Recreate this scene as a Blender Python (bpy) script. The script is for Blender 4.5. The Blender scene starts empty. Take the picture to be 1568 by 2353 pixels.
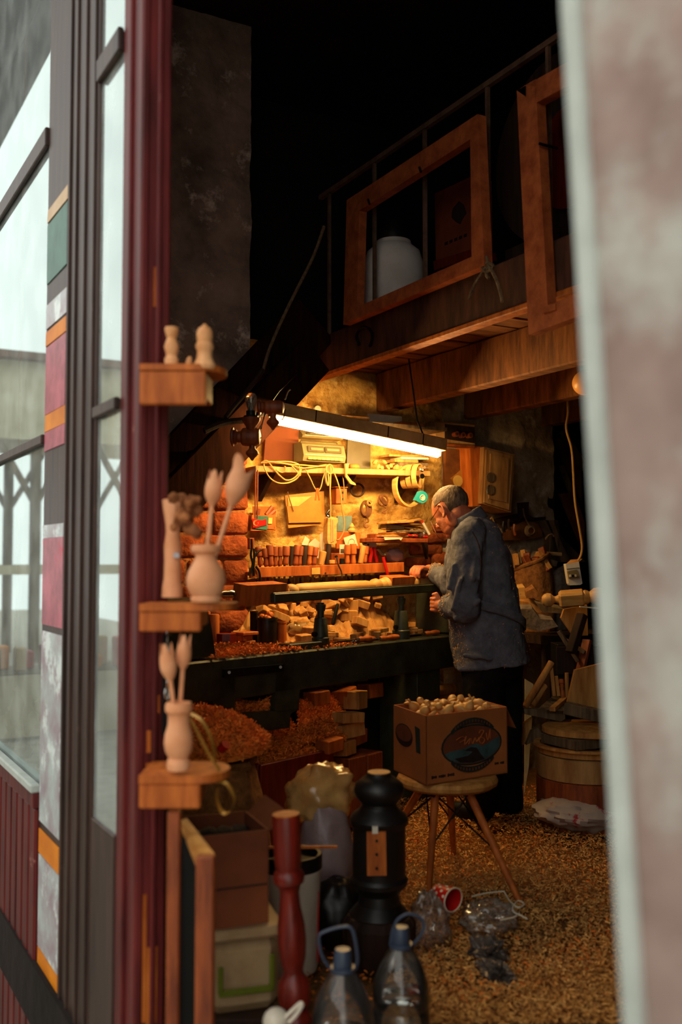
import bpy, bmesh, math, random
import numpy as np
from mathutils import Vector, Matrix, Euler, noise
V = Vector
R = random.Random(7)
SC = bpy.context.scene
COL = SC.collection
# ------------------------------------------------------------------ camera
FPX = 35 / 36 * 2353
YAW, PITCH = math.radians(29.2), math.atan((1288 - 1176.5) / FPX)
CAM = V((0, 0, 1.30))
FH = V((math.sin(YAW), math.cos(YAW), 0)); RT = V((math.cos(YAW), -math.sin(YAW), 0)); UP = V((0, 0, 1))
FW = FH * math.cos(PITCH) + UP * math.sin(PITCH); CU = -FH * math.sin(PITCH) + UP * math.cos(PITCH)
cd = bpy.data.cameras.new('camera'); cd.sensor_fit = 'VERTICAL'; cd.sensor_height = 36; cd.lens = 35
cd.dof.use_dof = True; cd.dof.focus_distance = 5.15; cd.dof.aperture_fstop = 1.8; cd.clip_start = .05
co = bpy.data.objects.new('camera', cd); COL.objects.link(co)
m = Matrix((RT, CU, -FW)).transposed().to_4x4(); m.translation = CAM; co.matrix_world = m
SC.camera = co
# ------------------------------------------------------------------ daylight and exposure
w = bpy.data.worlds.new('overcast_sky'); SC.world = w; w.use_nodes = True
bg = w.node_tree.nodes['Background']; bg.inputs[0].default_value = (1.0, .985, .92, 1); bg.inputs[1].default_value = 1.9
vs = SC.view_settings; vs.view_transform = 'Standard'; vs.look = 'None'; vs.exposure = .12; vs.gamma = 1; vs.use_curve_mapping = False
SC.cycles.max_bounces = 7; SC.cycles.diffuse_bounces = 4; SC.cycles.adaptive_threshold = .02; SC.cycles.transparent_max_bounces = 12
SC.cycles.caustics_reflective = False; SC.cycles.caustics_refractive = False; SC.cycles.sample_clamp_indirect = 4

# ------------------------------------------------------------------ picture -> place
def ray(px, py): return FW + RT * ((px - 784) / FPX) + CU * ((1176.5 - py) / FPX)
def onY(px, py, Y): d = ray(px, py); return CAM + d * (Y / d.y)
def onX(px, py, X): d = ray(px, py); return CAM + d * (X / d.x)
def onZ(px, py, Z=0.): d = ray(px, py); return CAM + d * ((Z - CAM.z) / d.z)
def atd(px, py, D): d = ray(px, py); return CAM + d * (D / d.dot(FH))
def onP(px, py, o, n): d = ray(px, py); return CAM + d * ((V(o) - CAM).dot(n) / d.dot(n))

# ------------------------------------------------------------------ geometry helpers
def rotm(r):
    if r is None: return Matrix.Identity(3)
    if isinstance(r, Matrix): return r
    return Euler(r).to_matrix()
def frame(ax, up=(0, 0, 1)):
    z = V(ax).normalized(); u = V(up)
    if abs(z.dot(u.normalized())) > .98: u = V((1, 0, 0))
    x = u.cross(z).normalized(); y = z.cross(x)
    return x, y, z
class G:
    def __init__(s): s.v = []; s.f = []
    def add(s, vs, fs):
        o = len(s.v); s.v += [tuple(x) for x in vs]; s.f += [tuple(i + o for i in f) for f in fs]; return s
    def box(s, c, sz, r=None, ch=0):
        c = V(c); M = rotm(r); h = [x / 2 for x in sz]; vs = []; fs = []
        if ch <= 0:
            for i in (-1, 1):
                for j in (-1, 1):
                    for k in (-1, 1): vs.append(c + M @ V((i * h[0], j * h[1], k * h[2])))
            return s.add(vs, [(0, 1, 3, 2), (4, 6, 7, 5), (0, 4, 5, 1), (2, 3, 7, 6), (0, 2, 6, 4), (1, 5, 7, 3)])
        ch = min(ch, min(h) * .6); ix = {}
        for i in (-1, 1):
            for j in (-1, 1):
                for k in (-1, 1):
                    for a in range(3):
                        p = [q - (ch if b != a else 0) for b, q in enumerate(h)]
                        ix[i, j, k, a] = len(vs); vs.append(c + M @ V((i * p[0], j * p[1], k * p[2])))
        for a in range(3):
            b, d = [q for q in range(3) if q != a]
            for sg in (-1, 1):
                q = []
                for (u, v) in ((-1, -1), (-1, 1), (1, 1), (1, -1)):
                    t = [0, 0, 0]; t[a] = sg; t[b] = u; t[d] = v; q.append(ix[t[0], t[1], t[2], a])
                fs.append(q)
            for u in (-1, 1):
                for v in (-1, 1):
                    t0 = [0, 0, 0]; t0[a] = -1; t0[b] = u; t0[d] = v; t1 = list(t0); t1[a] = 1
                    fs.append((ix[(*t0, b)], ix[(*t0, d)], ix[(*t1, d)], ix[(*t1, b)]))
        for i in (-1, 1):
            for j in (-1, 1):
                for k in (-1, 1): fs.append((ix[i, j, k, 0], ix[i, j, k, 1], ix[i, j, k, 2]))
        return s.add(vs, fs)
    def bx(s, a, b, ch=0):
        a = V(a); b = V(b); return s.box((a + b) / 2, [abs(x) for x in (b - a)], None, ch)
    def bar(s, a, b, w, h, up=(0, 0, 1), ch=0):
        a = V(a); b = V(b); x, y, z = frame(b - a, up)
        return s.box((a + b) / 2, (w, h, (b - a).length), Matrix((x, y, z)).transposed(), ch)
    def cyl(s, a, b, r0, r1=None, n=16, cap=True):
        a = V(a); b = V(b); r1 = r0 if r1 is None else r1
        return s.lathe([(r0, 0), (r1, (b - a).length)], a, b - a, n, cap)
    def lathe(s, prof, o=(0, 0, 0), ax=(0, 0, 1), n=24, cap=True, sq=None, up=(0, 0, 1)):
        o = V(o); x, y, z = frame(ax, up); vs = []; fs = []
        for r, h in prof:
            for i in range(n):
                t = 2 * math.pi * i / n; vs.append(o + z * h + (x * math.cos(t) + y * math.sin(t)) * max(r, 1e-5))
        for k in range(len(prof) - 1):
            for i in range(n):
                j = (i + 1) % n; fs.append((k * n + i, k * n + j, k * n + n + j, k * n + n + i))
        if cap: fs.append(tuple(range(n - 1, -1, -1))); m = (len(prof) - 1) * n; fs.append(tuple(m + i for i in range(n)))
        return s.add(vs, fs)
    def capsule(s, a, b, ra, rb=None, n=14, k=4, flat=None):
        a = V(a); b = V(b); rb = ra if rb is None else rb; L = (b - a).length
        pr = [(ra * math.sin(q), -ra * math.cos(q)) for q in [math.pi / 2 * i / k for i in range(k + 1)]]
        pr += [(rb * math.cos(q), L + rb * math.sin(q)) for q in [math.pi / 2 * i / k for i in range(k + 1)]]
        return s.lathe(pr, a, b - a if L > 1e-6 else V((0, 0, 1)), n)
    def tube(s, pts, r, n=6, closed=False, smooth=0):
        pts = [V(p) for p in pts]
        if smooth: pts = cr(pts, smooth, closed)
        m = len(pts); vs = []; fs = []; x = None
        for i, p in enumerate(pts):
            t = (pts[(i + 1) % m] - pts[i - 1]) if closed else (pts[min(i + 1, m - 1)] - pts[max(i - 1, 0)])
            if t.length < 1e-9: t = V((0, 0, 1))
            t.normalize()
            if x is None: x, _, _ = frame(t)
            x = (x - t * x.dot(t)); x = x.normalized() if x.length > 1e-6 else frame(t)[0]
            y = t.cross(x); rr = r[i] if isinstance(r, (list, tuple)) and len(r) == m else (r if not isinstance(r, (list, tuple)) else r[0])
            for k in range(n):
                q = 2 * math.pi * k / n; vs.append(p + (x * math.cos(q) + y * math.sin(q)) * rr)
        for i in range(m if closed else m - 1):
            j = (i + 1) % m
            for k in range(n):
                l = (k + 1) % n; fs.append((i * n + k, i * n + l, j * n + l, j * n + k))
        if not closed: fs.append(tuple(range(n - 1, -1, -1))); fs.append(tuple((m - 1) * n + k for k in range(n)))
        return s.add(vs, fs)
    def prism(s, poly, d):
        n = len(poly); d = V(d); vs = [V(p) for p in poly] + [V(p) + d for p in poly]
        return s.add(vs, [tuple(range(n - 1, -1, -1)), tuple(range(n, 2 * n))] + [(i, (i + 1) % n, n + (i + 1) % n, n + i) for i in range(n)])
    def ell(s, c, rad, r=None, nu=16, nv=10, fn=None):
        c = V(c); M = rotm(r); vs = []; fs = []
        for j in range(nv + 1):
            ph = math.pi * j / nv
            for i in range(nu):
                t = 2 * math.pi * i / nu; d = V((math.sin(ph) * math.cos(t), math.sin(ph) * math.sin(t), math.cos(ph)))
                k = fn(d) if fn else 1
                vs.append(c + M @ V((d.x * rad[0] * k, d.y * rad[1] * k, d.z * rad[2] * k)))
        for j in range(nv):
            for i in range(nu):
                l = (i + 1) % nu; fs.append((j * nu + i, j * nu + nu + i, j * nu + nu + l, j * nu + l))
        return s.add(vs, fs)
    def grid(s, fn, nu, nv):
        vs = [fn(i / nu, j / nv) for j in range(nv + 1) for i in range(nu + 1)]; w = nu + 1
        return s.add(vs, [(j * w + i, j * w + i + 1, j * w + w + i + 1, j * w + w + i) for j in range(nv) for i in range(nu)])
    def wob(s, a, sc=6., seed=0):
        o = V((seed * 3.1, seed * 1.7, seed * 5.3))
        s.v = [tuple(V(p) + noise.noise_vector(V(p) * sc + o) * a) for p in s.v]; return s
def cr(p, k, closed=False):
    o = []; n = len(p)
    for i in range(n if closed else n - 1):
        a, b, c, d = (p[(i - 1) % n], p[i], p[(i + 1) % n], p[(i + 2) % n]) if closed else (p[max(i - 1, 0)], p[i], p[i + 1], p[min(i + 2, n - 1)])
        for q in range(k):
            t = q / k; o.append(.5 * ((2 * b) + (c - a) * t + (2 * a - 5 * b + 4 * c - d) * t * t + (3 * b - a - 3 * c + d) * t ** 3))
    if not closed: o.append(p[-1])
    return o
def wmat(o):
    M = Matrix.Identity(4)
    while o: M = o.matrix_basis @ M; o = o.parent
    return M
def obj(name, g, mt, parent=None, smooth=False, at=None, local=False, ang=35, fixn=True):
    """one mesh object from world-space geometry (local=True: in the parent's own frame)"""
    vs = g.v
    if parent is not None:
        if not local: I = wmat(parent).inverted(); vs = [I @ V(p) for p in vs]
        org = None
    else:
        a = np.array(vs); org = V(at) if at is not None else V((*((a[:, :2].min(0) + a[:, :2].max(0)) / 2), a[:, 2].min()))
        vs = [V(p) - org for p in vs]
    me = bpy.data.meshes.new(name); me.from_pydata([tuple(p) for p in vs], [], g.f)
    if fixn:
        b = bmesh.new(); b.from_mesh(me); bmesh.ops.recalc_face_normals(b, faces=b.faces); b.to_mesh(me); b.free()
    if smooth:
        me.polygons.foreach_set('use_smooth', [True] * len(me.polygons)); me.set_sharp_from_angle(angle=math.radians(ang))
    me.materials.append(mt if not isinstance(mt, str) else MT[mt])
    o = bpy.data.objects.new(name, me); COL.objects.link(o)
    if parent is not None: o.parent = parent
    else: o.location = org
    return o
def tag(o, label=None, cat=None, group=None, kind=None):
    if label: o['label'] = label
    if cat: o['category'] = cat
    if group: o['group'] = group
    if kind: o['kind'] = kind
    return o
def thing(name, label, cat, loc=(0, 0, 0), rz=0, group=None, kind=None, rot=None):
    o = bpy.data.objects.new(name, None); COL.objects.link(o); o.location = loc; o.rotation_euler = rot or (0, 0, rz); o.empty_display_size = .05
    return tag(o, label, cat, group, kind)
def one(name, g, mt, label, cat, group=None, smooth=False, at=None, **k): return tag(obj(name, g, mt, None, smooth, at, **k), label, cat, group)
def struct(name, g, mt, **k): return tag(obj(name, g, mt, **k), kind='structure')
def dup(o, parent=None, **kw):
    c = o.copy(); COL.objects.link(c); c.parent = parent
    for ch in [x for x in COL.objects if x.parent is o]: dup(ch, c)
    for k, v in kw.items(): setattr(c, k, v)
    return c

# ------------------------------------------------------------------ materials
MT = {}
def sh(c): return tuple(((x / 255) / 12.92 if x / 255 < .04045 else ((x / 255 + .055) / 1.055) ** 2.4) for x in c) + (1,)
def mat(name, c, c2=None, rough=.75, metal=0., scale=9., st=(1, 1, 1), bump=.15, bs=None, spec=.25, lo=.35, hi=.65, trans=0., alpha=1., ior=1.45, coat=0., sss=0., island=0., det=5., third=None, aniso=0):
    """procedural principled material: two colours mixed by stretched noise, fine relief, optional per-piece tint"""
    m = bpy.data.materials.new(name); m.use_nodes = True; N = m.node_tree.nodes; L = m.node_tree.links; b = N['Principled BSDF']
    c = sh(c) if max(c) > 1 else tuple(c)[:3] + (1,)
    c2 = (sh(c2) if max(c2) > 1 else tuple(c2)[:3] + (1,)) if c2 else tuple(x * .6 for x in c[:3]) + (1,)
    tc = N.new('ShaderNodeTexCoord'); mp = N.new('ShaderNodeMapping'); mp.inputs['Scale'].default_value = st; L.new(tc.outputs['Object'], mp.inputs[0])
    nz = N.new('ShaderNodeTexNoise'); nz.inputs['Scale'].default_value = scale; nz.inputs['Detail'].default_value = det; nz.inputs['Roughness'].default_value = .62; L.new(mp.outputs[0], nz.inputs['Vector'])
    rp = N.new('ShaderNodeValToRGB'); rp.color_ramp.elements[0].position = lo; rp.color_ramp.elements[1].position = hi
    rp.color_ramp.elements[0].color = c2; rp.color_ramp.elements[1].color = c; L.new(nz.outputs[0], rp.inputs[0]); out = rp.outputs[0]
    if third:
        n3 = N.new('ShaderNodeTexNoise'); n3.inputs['Scale'].default_value = third[1]; n3.inputs['Detail'].default_value = 6; n3.inputs['Roughness'].default_value = .7; L.new(tc.outputs['Object'], n3.inputs['Vector'])
        r3 = N.new('ShaderNodeValToRGB'); r3.color_ramp.elements[0].position = third[2]; r3.color_ramp.elements[1].position = third[3]; L.new(n3.outputs[0], r3.inputs[0])
        mx = N.new('ShaderNodeMixRGB'); mx.inputs[2].default_value = sh(third[0]); L.new(r3.outputs[0], mx.inputs[0]); L.new(out, mx.inputs[1]); out = mx.outputs[0]
    if island:
        gg = N.new('ShaderNodeNewGeometry'); mr = N.new('ShaderNodeMapRange'); mr.inputs[3].default_value = 1 - island; mr.inputs[4].default_value = 1 + island * .6; L.new(gg.outputs['Random Per Island'], mr.inputs[0])
        mu = N.new('ShaderNodeMixRGB'); mu.blend_type = 'MULTIPLY'; mu.inputs[0].default_value = 1; L.new(out, mu.inputs[1]); L.new(mr.outputs[0], mu.inputs[2]); out = mu.outputs[0]
    L.new(out, b.inputs['Base Color'])
    b.inputs['Roughness'].default_value = rough; b.inputs['Metallic'].default_value = metal; b.inputs['Specular IOR Level'].default_value = spec
    b.inputs['Transmission Weight'].default_value = trans; b.inputs['Alpha'].default_value = alpha; b.inputs['IOR'].default_value = ior; b.inputs['Coat Weight'].default_value = coat
    if sss: b.inputs['Subsurface Weight'].default_value = sss; b.inputs['Subsurface Radius'].default_value = (.02, .008, .004)
    if bump:
        bp = N.new('ShaderNodeBump'); bp.inputs['Strength'].default_value = bump; bp.inputs['Distance'].default_value = .02
        if bs:
            nb = N.new('ShaderNodeTexNoise'); nb.inputs['Scale'].default_value = bs; nb.inputs['Detail'].default_value = 6; L.new(tc.outputs['Object'], nb.inputs['Vector']); L.new(nb.outputs[0], bp.inputs['Height'])
        else: L.new(nz.outputs[0], bp.inputs['Height'])
        L.new(bp.outputs[0], b.inputs['Normal'])
    MT[name] = m; return m
def emit(name, c, s):
    m = bpy.data.materials.new(name); m.use_nodes = True; b = m.node_tree.nodes['Principled BSDF']
    b.inputs['Base Color'].default_value = (.8, .8, .8, 1); b.inputs['Emission Color'].default_value = tuple(c) + (1,); b.inputs['Emission Strength'].default_value = s; MT[name] = m
WS = (1, 1, 7)
mat('pine', (196, 142, 74), (150, 96, 42), .62, scale=4, st=(6, 6, .7), bump=.08)
mat('pine_block', (204, 150, 82), (158, 104, 48), .7, scale=5, st=(5, 5, 1), bump=.1, island=.2)
mat('fresh_wood', (212, 164, 92), (178, 126, 62), .5, scale=5, st=(1, 1, 6), bump=.05, spec=.35)
mat('pale_wood', (226, 170, 118), (192, 128, 76), .55, scale=6, st=(3, 3, 1), bump=.05)
mat('orange_wood', (190, 104, 40), (140, 66, 22), .55, scale=5, st=(5, 5, .8), bump=.08)
mat('red_wood', (120, 30, 16), (78, 16, 9), .35, scale=5, st=(6, 6, .6), bump=.05, spec=.45)
mat('handle_wood', (150, 74, 32), (98, 42, 18), .5, scale=8, st=(4, 4, .6), bump=.06, spec=.4)
mat('grey_wood', (120, 98, 70), (70, 54, 38), .85, scale=5, st=(6, 6, .6), bump=.25)
mat('dark_wood', (50, 29, 18), (28, 16, 10), .75, scale=5, st=(6, 6, .6), bump=.2)
mat('loft_wood', (138, 84, 40), (84, 46, 20), .75, scale=4, st=(1, 5, 1), bump=.2)
mat('frame_wood', (176, 92, 48), (134, 62, 30), .6, scale=5, st=(3, 3, 3), bump=.1)
mat('plaster', (214, 166, 84), (146, 98, 40), .9, scale=7, bump=.9, bs=34, lo=.38, hi=.62, third=((216, 176, 104), 16, .5, .66))
mat('plaster_grey', (194, 172, 140), (136, 112, 84), .92, scale=4, bump=.7, bs=24, third=((222, 206, 178), 9, .55, .7))
mat('plaster_dark', (164, 134, 116), (104, 82, 70), .92, scale=3, bump=.6, bs=20, third=((206, 182, 164), 4.2, .56, .66))
mat('shade_dark', (34, 25, 20), (18, 13, 10), .95, scale=2, bump=.4, bs=12)  # near-black: shade of the unlit upper back wall put into the colour
mat('brick', (166, 84, 40), (112, 48, 20), .9, scale=14, bump=.7, bs=40)
mat('mortar', (176, 112, 60), (124, 70, 34), .95, scale=16, bump=.7, bs=40)
mat('sawdust', (150, 104, 56), (92, 58, 28), .95, scale=60, bump=.8, lo=.3, hi=.7)
mat('chip', (224, 170, 96), (186, 128, 62), .8, scale=20, bump=0, island=.45)
mat('shaving', (240, 140, 52), (206, 102, 32), .7, scale=20, bump=0, island=.4)
mat('maroon', (102, 36, 35), (66, 22, 22), .5, scale=6, st=(4, 4, .5), bump=.1, third=((150, 96, 84), 7, .66, .74))
mat('brown_paint', (66, 48, 42), (42, 30, 26), .45, scale=5, st=(4, 4, .5), bump=.1, third=((86, 66, 58), 9, .64, .75))
mat('weathered_wall', (154, 134, 126), (126, 105, 98), .9, scale=5, bump=.3, bs=18, third=((180, 184, 176), 3.0, .48, .70))
mat('pale_trim', (184, 192, 186), (160, 168, 162), .8, scale=8, bump=.2)
mat('lathe_green', (62, 64, 46), (36, 36, 26), .5, .3, scale=8, bump=.12, spec=.45, third=((80, 58, 38), 12, .6, .72))
mat('steel', (110, 106, 98), (66, 60, 52), .35, .9, scale=14, bump=.05)
mat('chrome', (190, 190, 186), (150, 150, 146), .18, 1., scale=14, bump=0)
mat('iron', (30, 27, 25), (16, 14, 13), .5, .5, scale=14, bump=.15)
mat('black', (18, 16, 15), (10, 9, 8), .5, scale=12, bump=.08)
mat('black_gloss', (24, 20, 18), (12, 10, 9), .42, scale=8, bump=.05, spec=.5)
mat('jacket', (102, 103, 112), (76, 76, 84), .95, scale=14, bump=.3, bs=60, spec=.1, third=((150, 140, 122), 46, .7, .78))
mat('trouser', (24, 21, 20), (14, 12, 11), .95, scale=12, bump=.2, spec=.1)
mat('skin', (196, 120, 84), (166, 88, 58), .5, scale=18, bump=.12, bs=60, sss=.15, spec=.4)
mat('hair', (120, 100, 80), (62, 48, 36), .7, scale=70, st=(1, 1, .3), bump=.5, spec=.3)
mat('cardboard', (168, 100, 50), (142, 80, 38), .85, scale=3, bump=.06)
mat('card_dark', (112, 58, 30), (86, 42, 22), .88, scale=3, bump=.06)
mat('print_green', (34, 44, 38), (24, 32, 28), .8, scale=20, bump=0)
mat('print_dark', (40, 24, 18), (28, 18, 14), .8, scale=20, bump=0)
mat('print_teal', (58, 84, 84), (44, 62, 60), .8, scale=20, bump=0)
mat('paper', (222, 212, 186), (196, 180, 148), .85, scale=6, bump=.05)
mat('yellow_paper', (214, 184, 104), (188, 150, 70), .85, scale=6, bump=.05)
mat('folder', (186, 132, 52), (150, 98, 34), .4, scale=5, bump=.1, spec=.45)
mat('blue_pad', (104, 126, 124), (78, 98, 98), .9, scale=14, bump=.3)
mat('cream_cord', (168, 130, 70), (138, 102, 50), .55, scale=10, bump=0)
mat('brown_cord', (128, 82, 44), (84, 50, 26), .7, scale=10, bump=.1)
mat('rope', (122, 100, 72), (84, 64, 44), .95, scale=60, bump=.4)
mat('radio', (124, 110, 72), (102, 88, 56), .4, scale=6, bump=.02, spec=.4)
mat('radio_dark', (84, 72, 46), (66, 56, 34), .4, scale=6, bump=.02)
mat('teal', (38, 150, 158), (28, 122, 130), .35, scale=6, bump=0, spec=.5)
mat('white_plastic', (214, 206, 188), (188, 178, 160), .4, scale=5, bump=.03, spec=.45)
mat('red_plastic', (200, 26, 18), (160, 16, 12), .35, scale=6, bump=0, spec=.5)
mat('orange_plastic', (232, 84, 22), (200, 62, 14), .4, scale=6, bump=0)
mat('blue_plastic', (54, 66, 86), (42, 52, 68), .4, scale=6, bump=.02, spec=.5)
mat('green_plastic', (92, 98, 22), (72, 78, 16), .45, scale=6, bump=0)
mat('drum_white', (226, 214, 206), (200, 186, 176), .5, scale=4, bump=.04)
mat('tin_red', (128, 58, 34), (92, 38, 22), .6, scale=4, bump=.05)
mat('sack', (150, 100, 52), (112, 70, 34), .95, scale=40, bump=.4)
mat('sack_grey', (128, 112, 98), (96, 82, 70), .95, scale=30, bump=.4)
mat('dark_cloth', (54, 42, 36), (32, 25, 21), .95, scale=10, bump=.3)
mat('dried', (170, 108, 64), (120, 70, 38), .9, scale=20, bump=.3, island=.3)
mat('tulip', (222, 160, 118), (204, 136, 92), .6, scale=10, bump=.02)
mat('yellow_ribbon', (196, 150, 56), (160, 112, 34), .5, scale=10, bump=.05)
mat('lilac_bag', (150, 128, 126), (124, 102, 100), .35, scale=7, bump=.35, spec=.5)
mat('bin_plastic', (176, 150, 112), (150, 120, 84), .35, scale=6, bump=.03, alpha=.7, spec=.5)
mat('foil', (120, 108, 100), (40, 34, 30), .4, .3, scale=9, bump=.4)
mat('floral', (176, 160, 148), (158, 140, 128), .5, scale=6, bump=.2, third=((150, 28, 40), 6, .55, .60))
mat('yellow_sticker', (226, 136, 10), (200, 110, 8), .5, scale=6, bump=0)
mat('pink_sticker', (186, 92, 108), (140, 60, 76), .4, scale=9, bump=.05, third=((196, 12, 60), 5, .6, .66))
mat('white_sticker', (176, 190, 190), (150, 130, 140), .35, scale=8, bump=.1, third=((216, 228, 228), 6, .52, .6))
mat('green_sticker', (60, 116, 100), (44, 90, 78), .45, scale=9, bump=0)
mat('cream_sticker', (206, 178, 142), (190, 160, 120), .5, scale=9, bump=0)
mat('housing', (186, 146, 90), (146, 108, 60), .8, scale=6, bump=.2)
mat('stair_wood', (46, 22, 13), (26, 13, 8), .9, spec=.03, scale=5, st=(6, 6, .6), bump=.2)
mat('fascia_wood', (84, 48, 32), (52, 28, 19), .75, scale=4, st=(1, 5, 1), bump=.2)
mat('cabinet_wood', (178, 134, 80), (132, 92, 50), .7, scale=4, st=(4, 4, .8), bump=.15)
mat('railing_iron', (110, 80, 62), (70, 50, 38), .7, scale=12, bump=.1)
mat('stone', (186, 178, 164), (156, 148, 134), .9, scale=6, bump=.3)
mat('far_wall', (214, 200, 172), (186, 170, 140), .9, scale=2, bump=.2)
mat('far_wall2', (150, 150, 146), (124, 122, 116), .9, scale=2, bump=.2)
mat('far_roof', (120, 84, 66), (92, 64, 52), .9, scale=4, bump=.3)
mat('far_dark', (50, 48, 46), (34, 32, 32), .6, scale=4, bump=.1)
mat('bulb_glass', (240, 220, 190), (240, 220, 190), .05, scale=3, bump=0, trans=.9, spec=.5)
mat('globe', (224, 160, 92), (210, 146, 80), .35, scale=3, bump=0, spec=.4)
mat('water', (236, 240, 240), (236, 240, 240), .02, scale=3, bump=0, trans=1., ior=1.33)
emit('tube_glow', (1., .62, .22), 270.)
def glass(name, refl, tint=(.9, .95, .95), film=(.12, .42), fc=(.6, .6, .56), rough=.015, fs=6, gc=(1., 1., 1.)):
    m = bpy.data.materials.new(name); m.use_nodes = True; N = m.node_tree.nodes; L = m.node_tree.links; N.remove(N['Principled BSDF'])
    t = N.new('ShaderNodeBsdfTransparent'); t.inputs[0].default_value = tint + (1,); g = N.new('ShaderNodeBsdfGlossy'); g.inputs['Roughness'].default_value = rough; g.inputs[0].default_value = gc + (1,)
    d = N.new('ShaderNodeBsdfDiffuse'); d.inputs[0].default_value = fc + (1,)
    fr = N.new('ShaderNodeFresnel'); fr.inputs[0].default_value = refl
    tc = N.new('ShaderNodeTexCoord'); nz = N.new('ShaderNodeTexNoise'); nz.inputs['Scale'].default_value = fs; nz.inputs['Detail'].default_value = 6; L.new(tc.outputs['Object'], nz.inputs['Vector'])
    rp = N.new('ShaderNodeMapRange'); rp.inputs[1].default_value = .4; rp.inputs[2].default_value = .8; rp.inputs[3].default_value = film[0]; rp.inputs[4].default_value = film[1]; L.new(nz.outputs[0], rp.inputs[0])
    a = N.new('ShaderNodeMixShader'); L.new(rp.outputs[0], a.inputs[0]); L.new(t.outputs[0], a.inputs[1]); L.new(d.outputs[0], a.inputs[2])
    b = N.new('ShaderNodeMixShader'); L.new(fr.outputs[0], b.inputs[0]); L.new(a.outputs[0], b.inputs[1]); L.new(g.outputs[0], b.inputs[2])
    L.new(b.outputs[0], N['Material Output'].inputs[0]); MT[name] = m
glass('window_glass', 2.7, film=(.24, .52), fc=(.78, .86, .84), gc=(.82, 1., 1.))
glass('pet', 1.5, (.86, .85, .82), (.02, .08), (.6, .58, .54), .06, 14)
glass('clear_bag', 1.5, (.86, .82, .76), (.1, .34), (.66, .58, .48), .12, 12)
glass('amber_bag', 1.5, (.85, .6, .3), (.3, .7), (.88, .5, .16), .15, 12)
# ================================================================== the setting
YW = 5.0; XF = .8
def relief(fn, nu, nv, amp, sc, nrm, seed=0):
    g = G(); n = V(nrm)
    def q(a, b):
        p = V(fn(a, b)); return p + n * amp * (noise.fractal(p * sc + V((seed, seed, seed)), .8, 2., 4) * .6)
    return g.grid(q, nu, nv)
def slabgrid(x0, x1, z0, z1, y, nu, nv, amp, sc, seed): return relief(lambda a, b: (x0 + (x1 - x0) * a, y, z0 + (z1 - z0) * b), nu, nv, amp, sc, (0, 1, 0), seed)
g = relief(lambda a, b: (.8 + 4.6 * a, -1.5 + 7.6 * b, -.03), 60, 80, .03, 2.2, (0, 0, 1))
struct('floor', g, 'sawdust', smooth=True)
struct('street_ground', G().bx((-9, -8, -1.2), (.86, 46, -.9)), 'stone')
struct('trim_3', G().bx((.8, .6, -.95), (.95, 2.6, -.01)), 'stone')
struct('floor_slab', G().bx((.78, -1.7, -.3), (5.5, 6.3, -.09)), 'shade_dark')
struct('wall_back', slabgrid(2.05, 3.50, -.15, 2.52, YW, 90, 140, .035, 5, 1), 'plaster', smooth=True)
struct('wall_back_upper', G().bx((2.0, 5.6, 2.4), (3.6, 5.7, 4.3)).bx((2.0, 5.02, 2.46), (3.5, 5.62, 2.53)).bx((3.56, 5.03, 2.56), (4.42, 5.12, 4.3)).bx((3.48, 5.03, 2.5), (3.56, 5.62, 4.3)).bx((1.98, 5.03, 2.5), (2.02, 5.62, 4.3)), 'shade_dark')  # no lamp light reaches up here; the shade is painted in as dark colour
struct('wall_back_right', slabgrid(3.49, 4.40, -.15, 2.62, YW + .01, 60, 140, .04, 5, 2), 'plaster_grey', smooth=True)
struct('wall_recess', G().bx((4.36, YW + .02, -.2), (4.42, 6.1, 4.3)).bx((4.3, 6.1, -.2), (5.5, 6.2, 4.3)).bx((4.4, 4.99, 2.3), (5.3, 5.1, 4.3)), 'shade_dark')
struct('wall_right', G().bx((5.3, -1.6, -.2), (5.4, 6.15, 4.3)), 'shade_dark')
struct('wall_near', G().bx((.8, -1.6, -.2), (5.4, -1.5, 4.3)), 'shade_dark')
struct('ceiling', G().bx((.75, -1.6, 4.2), (5.4, 6.2, 4.32)), 'shade_dark')
# pier: plastered above, bare brick where the plaster has fallen
EX = onY(573, 1000, 4.85).x
pier = struct('wall_pier', slabgrid(1.05, EX, 1.86, 4.25, 4.85, 50, 110, .035, 5, 3), 'plaster_dark', smooth=True)
core = obj('pier_core', G().bx((1.0, 4.853, 0), (EX - .02, YW + .08, 1.86)).bx((1.0, 4.9, 1.86), (EX - .02, YW + .08, 4.25)), 'mortar', pier)
rb = random.Random(4); z = .02; row = 0
while z < 1.86:
    h = rb.choice((.085, .1, .11, .12)); x = EX - rb.uniform(0, .012); k = 0
    while x > 1.34:
        wd = rb.uniform(.11, .23)
        b = G().box((x - wd / 2, 4.865 + rb.uniform(-.012, .012), z + h / 2), (wd, .06, h), (rb.uniform(-.02, .02), rb.uniform(-.05, .05), rb.uniform(-.03, .03)), .012).wob(.008, 14, row + k)
        obj('brick', b, 'brick', pier, smooth=True, ang=50); x -= wd + .014; k += 1
    z += h + .014; row += 1
# bare bricks of the niche wall beside the worker
wb = bpy.data.objects['wall_back_right']
for (a, b_, c, d) in ((940, 1252, 1012, 1276), (930, 1280, 985, 1303), (990, 1268, 1022, 1305), (945, 1306, 1020, 1330), (965, 1225, 1022, 1248), (992, 1205, 1022, 1224)):
    p = onY(a, b_, YW); q = onY(c, d, YW)
    obj('brick', G().box(((p.x + q.x) / 2, YW - .005, (p.z + q.z) / 2), (q.x - p.x, .06, p.z - q.z), None, .012).wob(.008, 14, a), 'brick', wb, smooth=True, ang=50)
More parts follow.
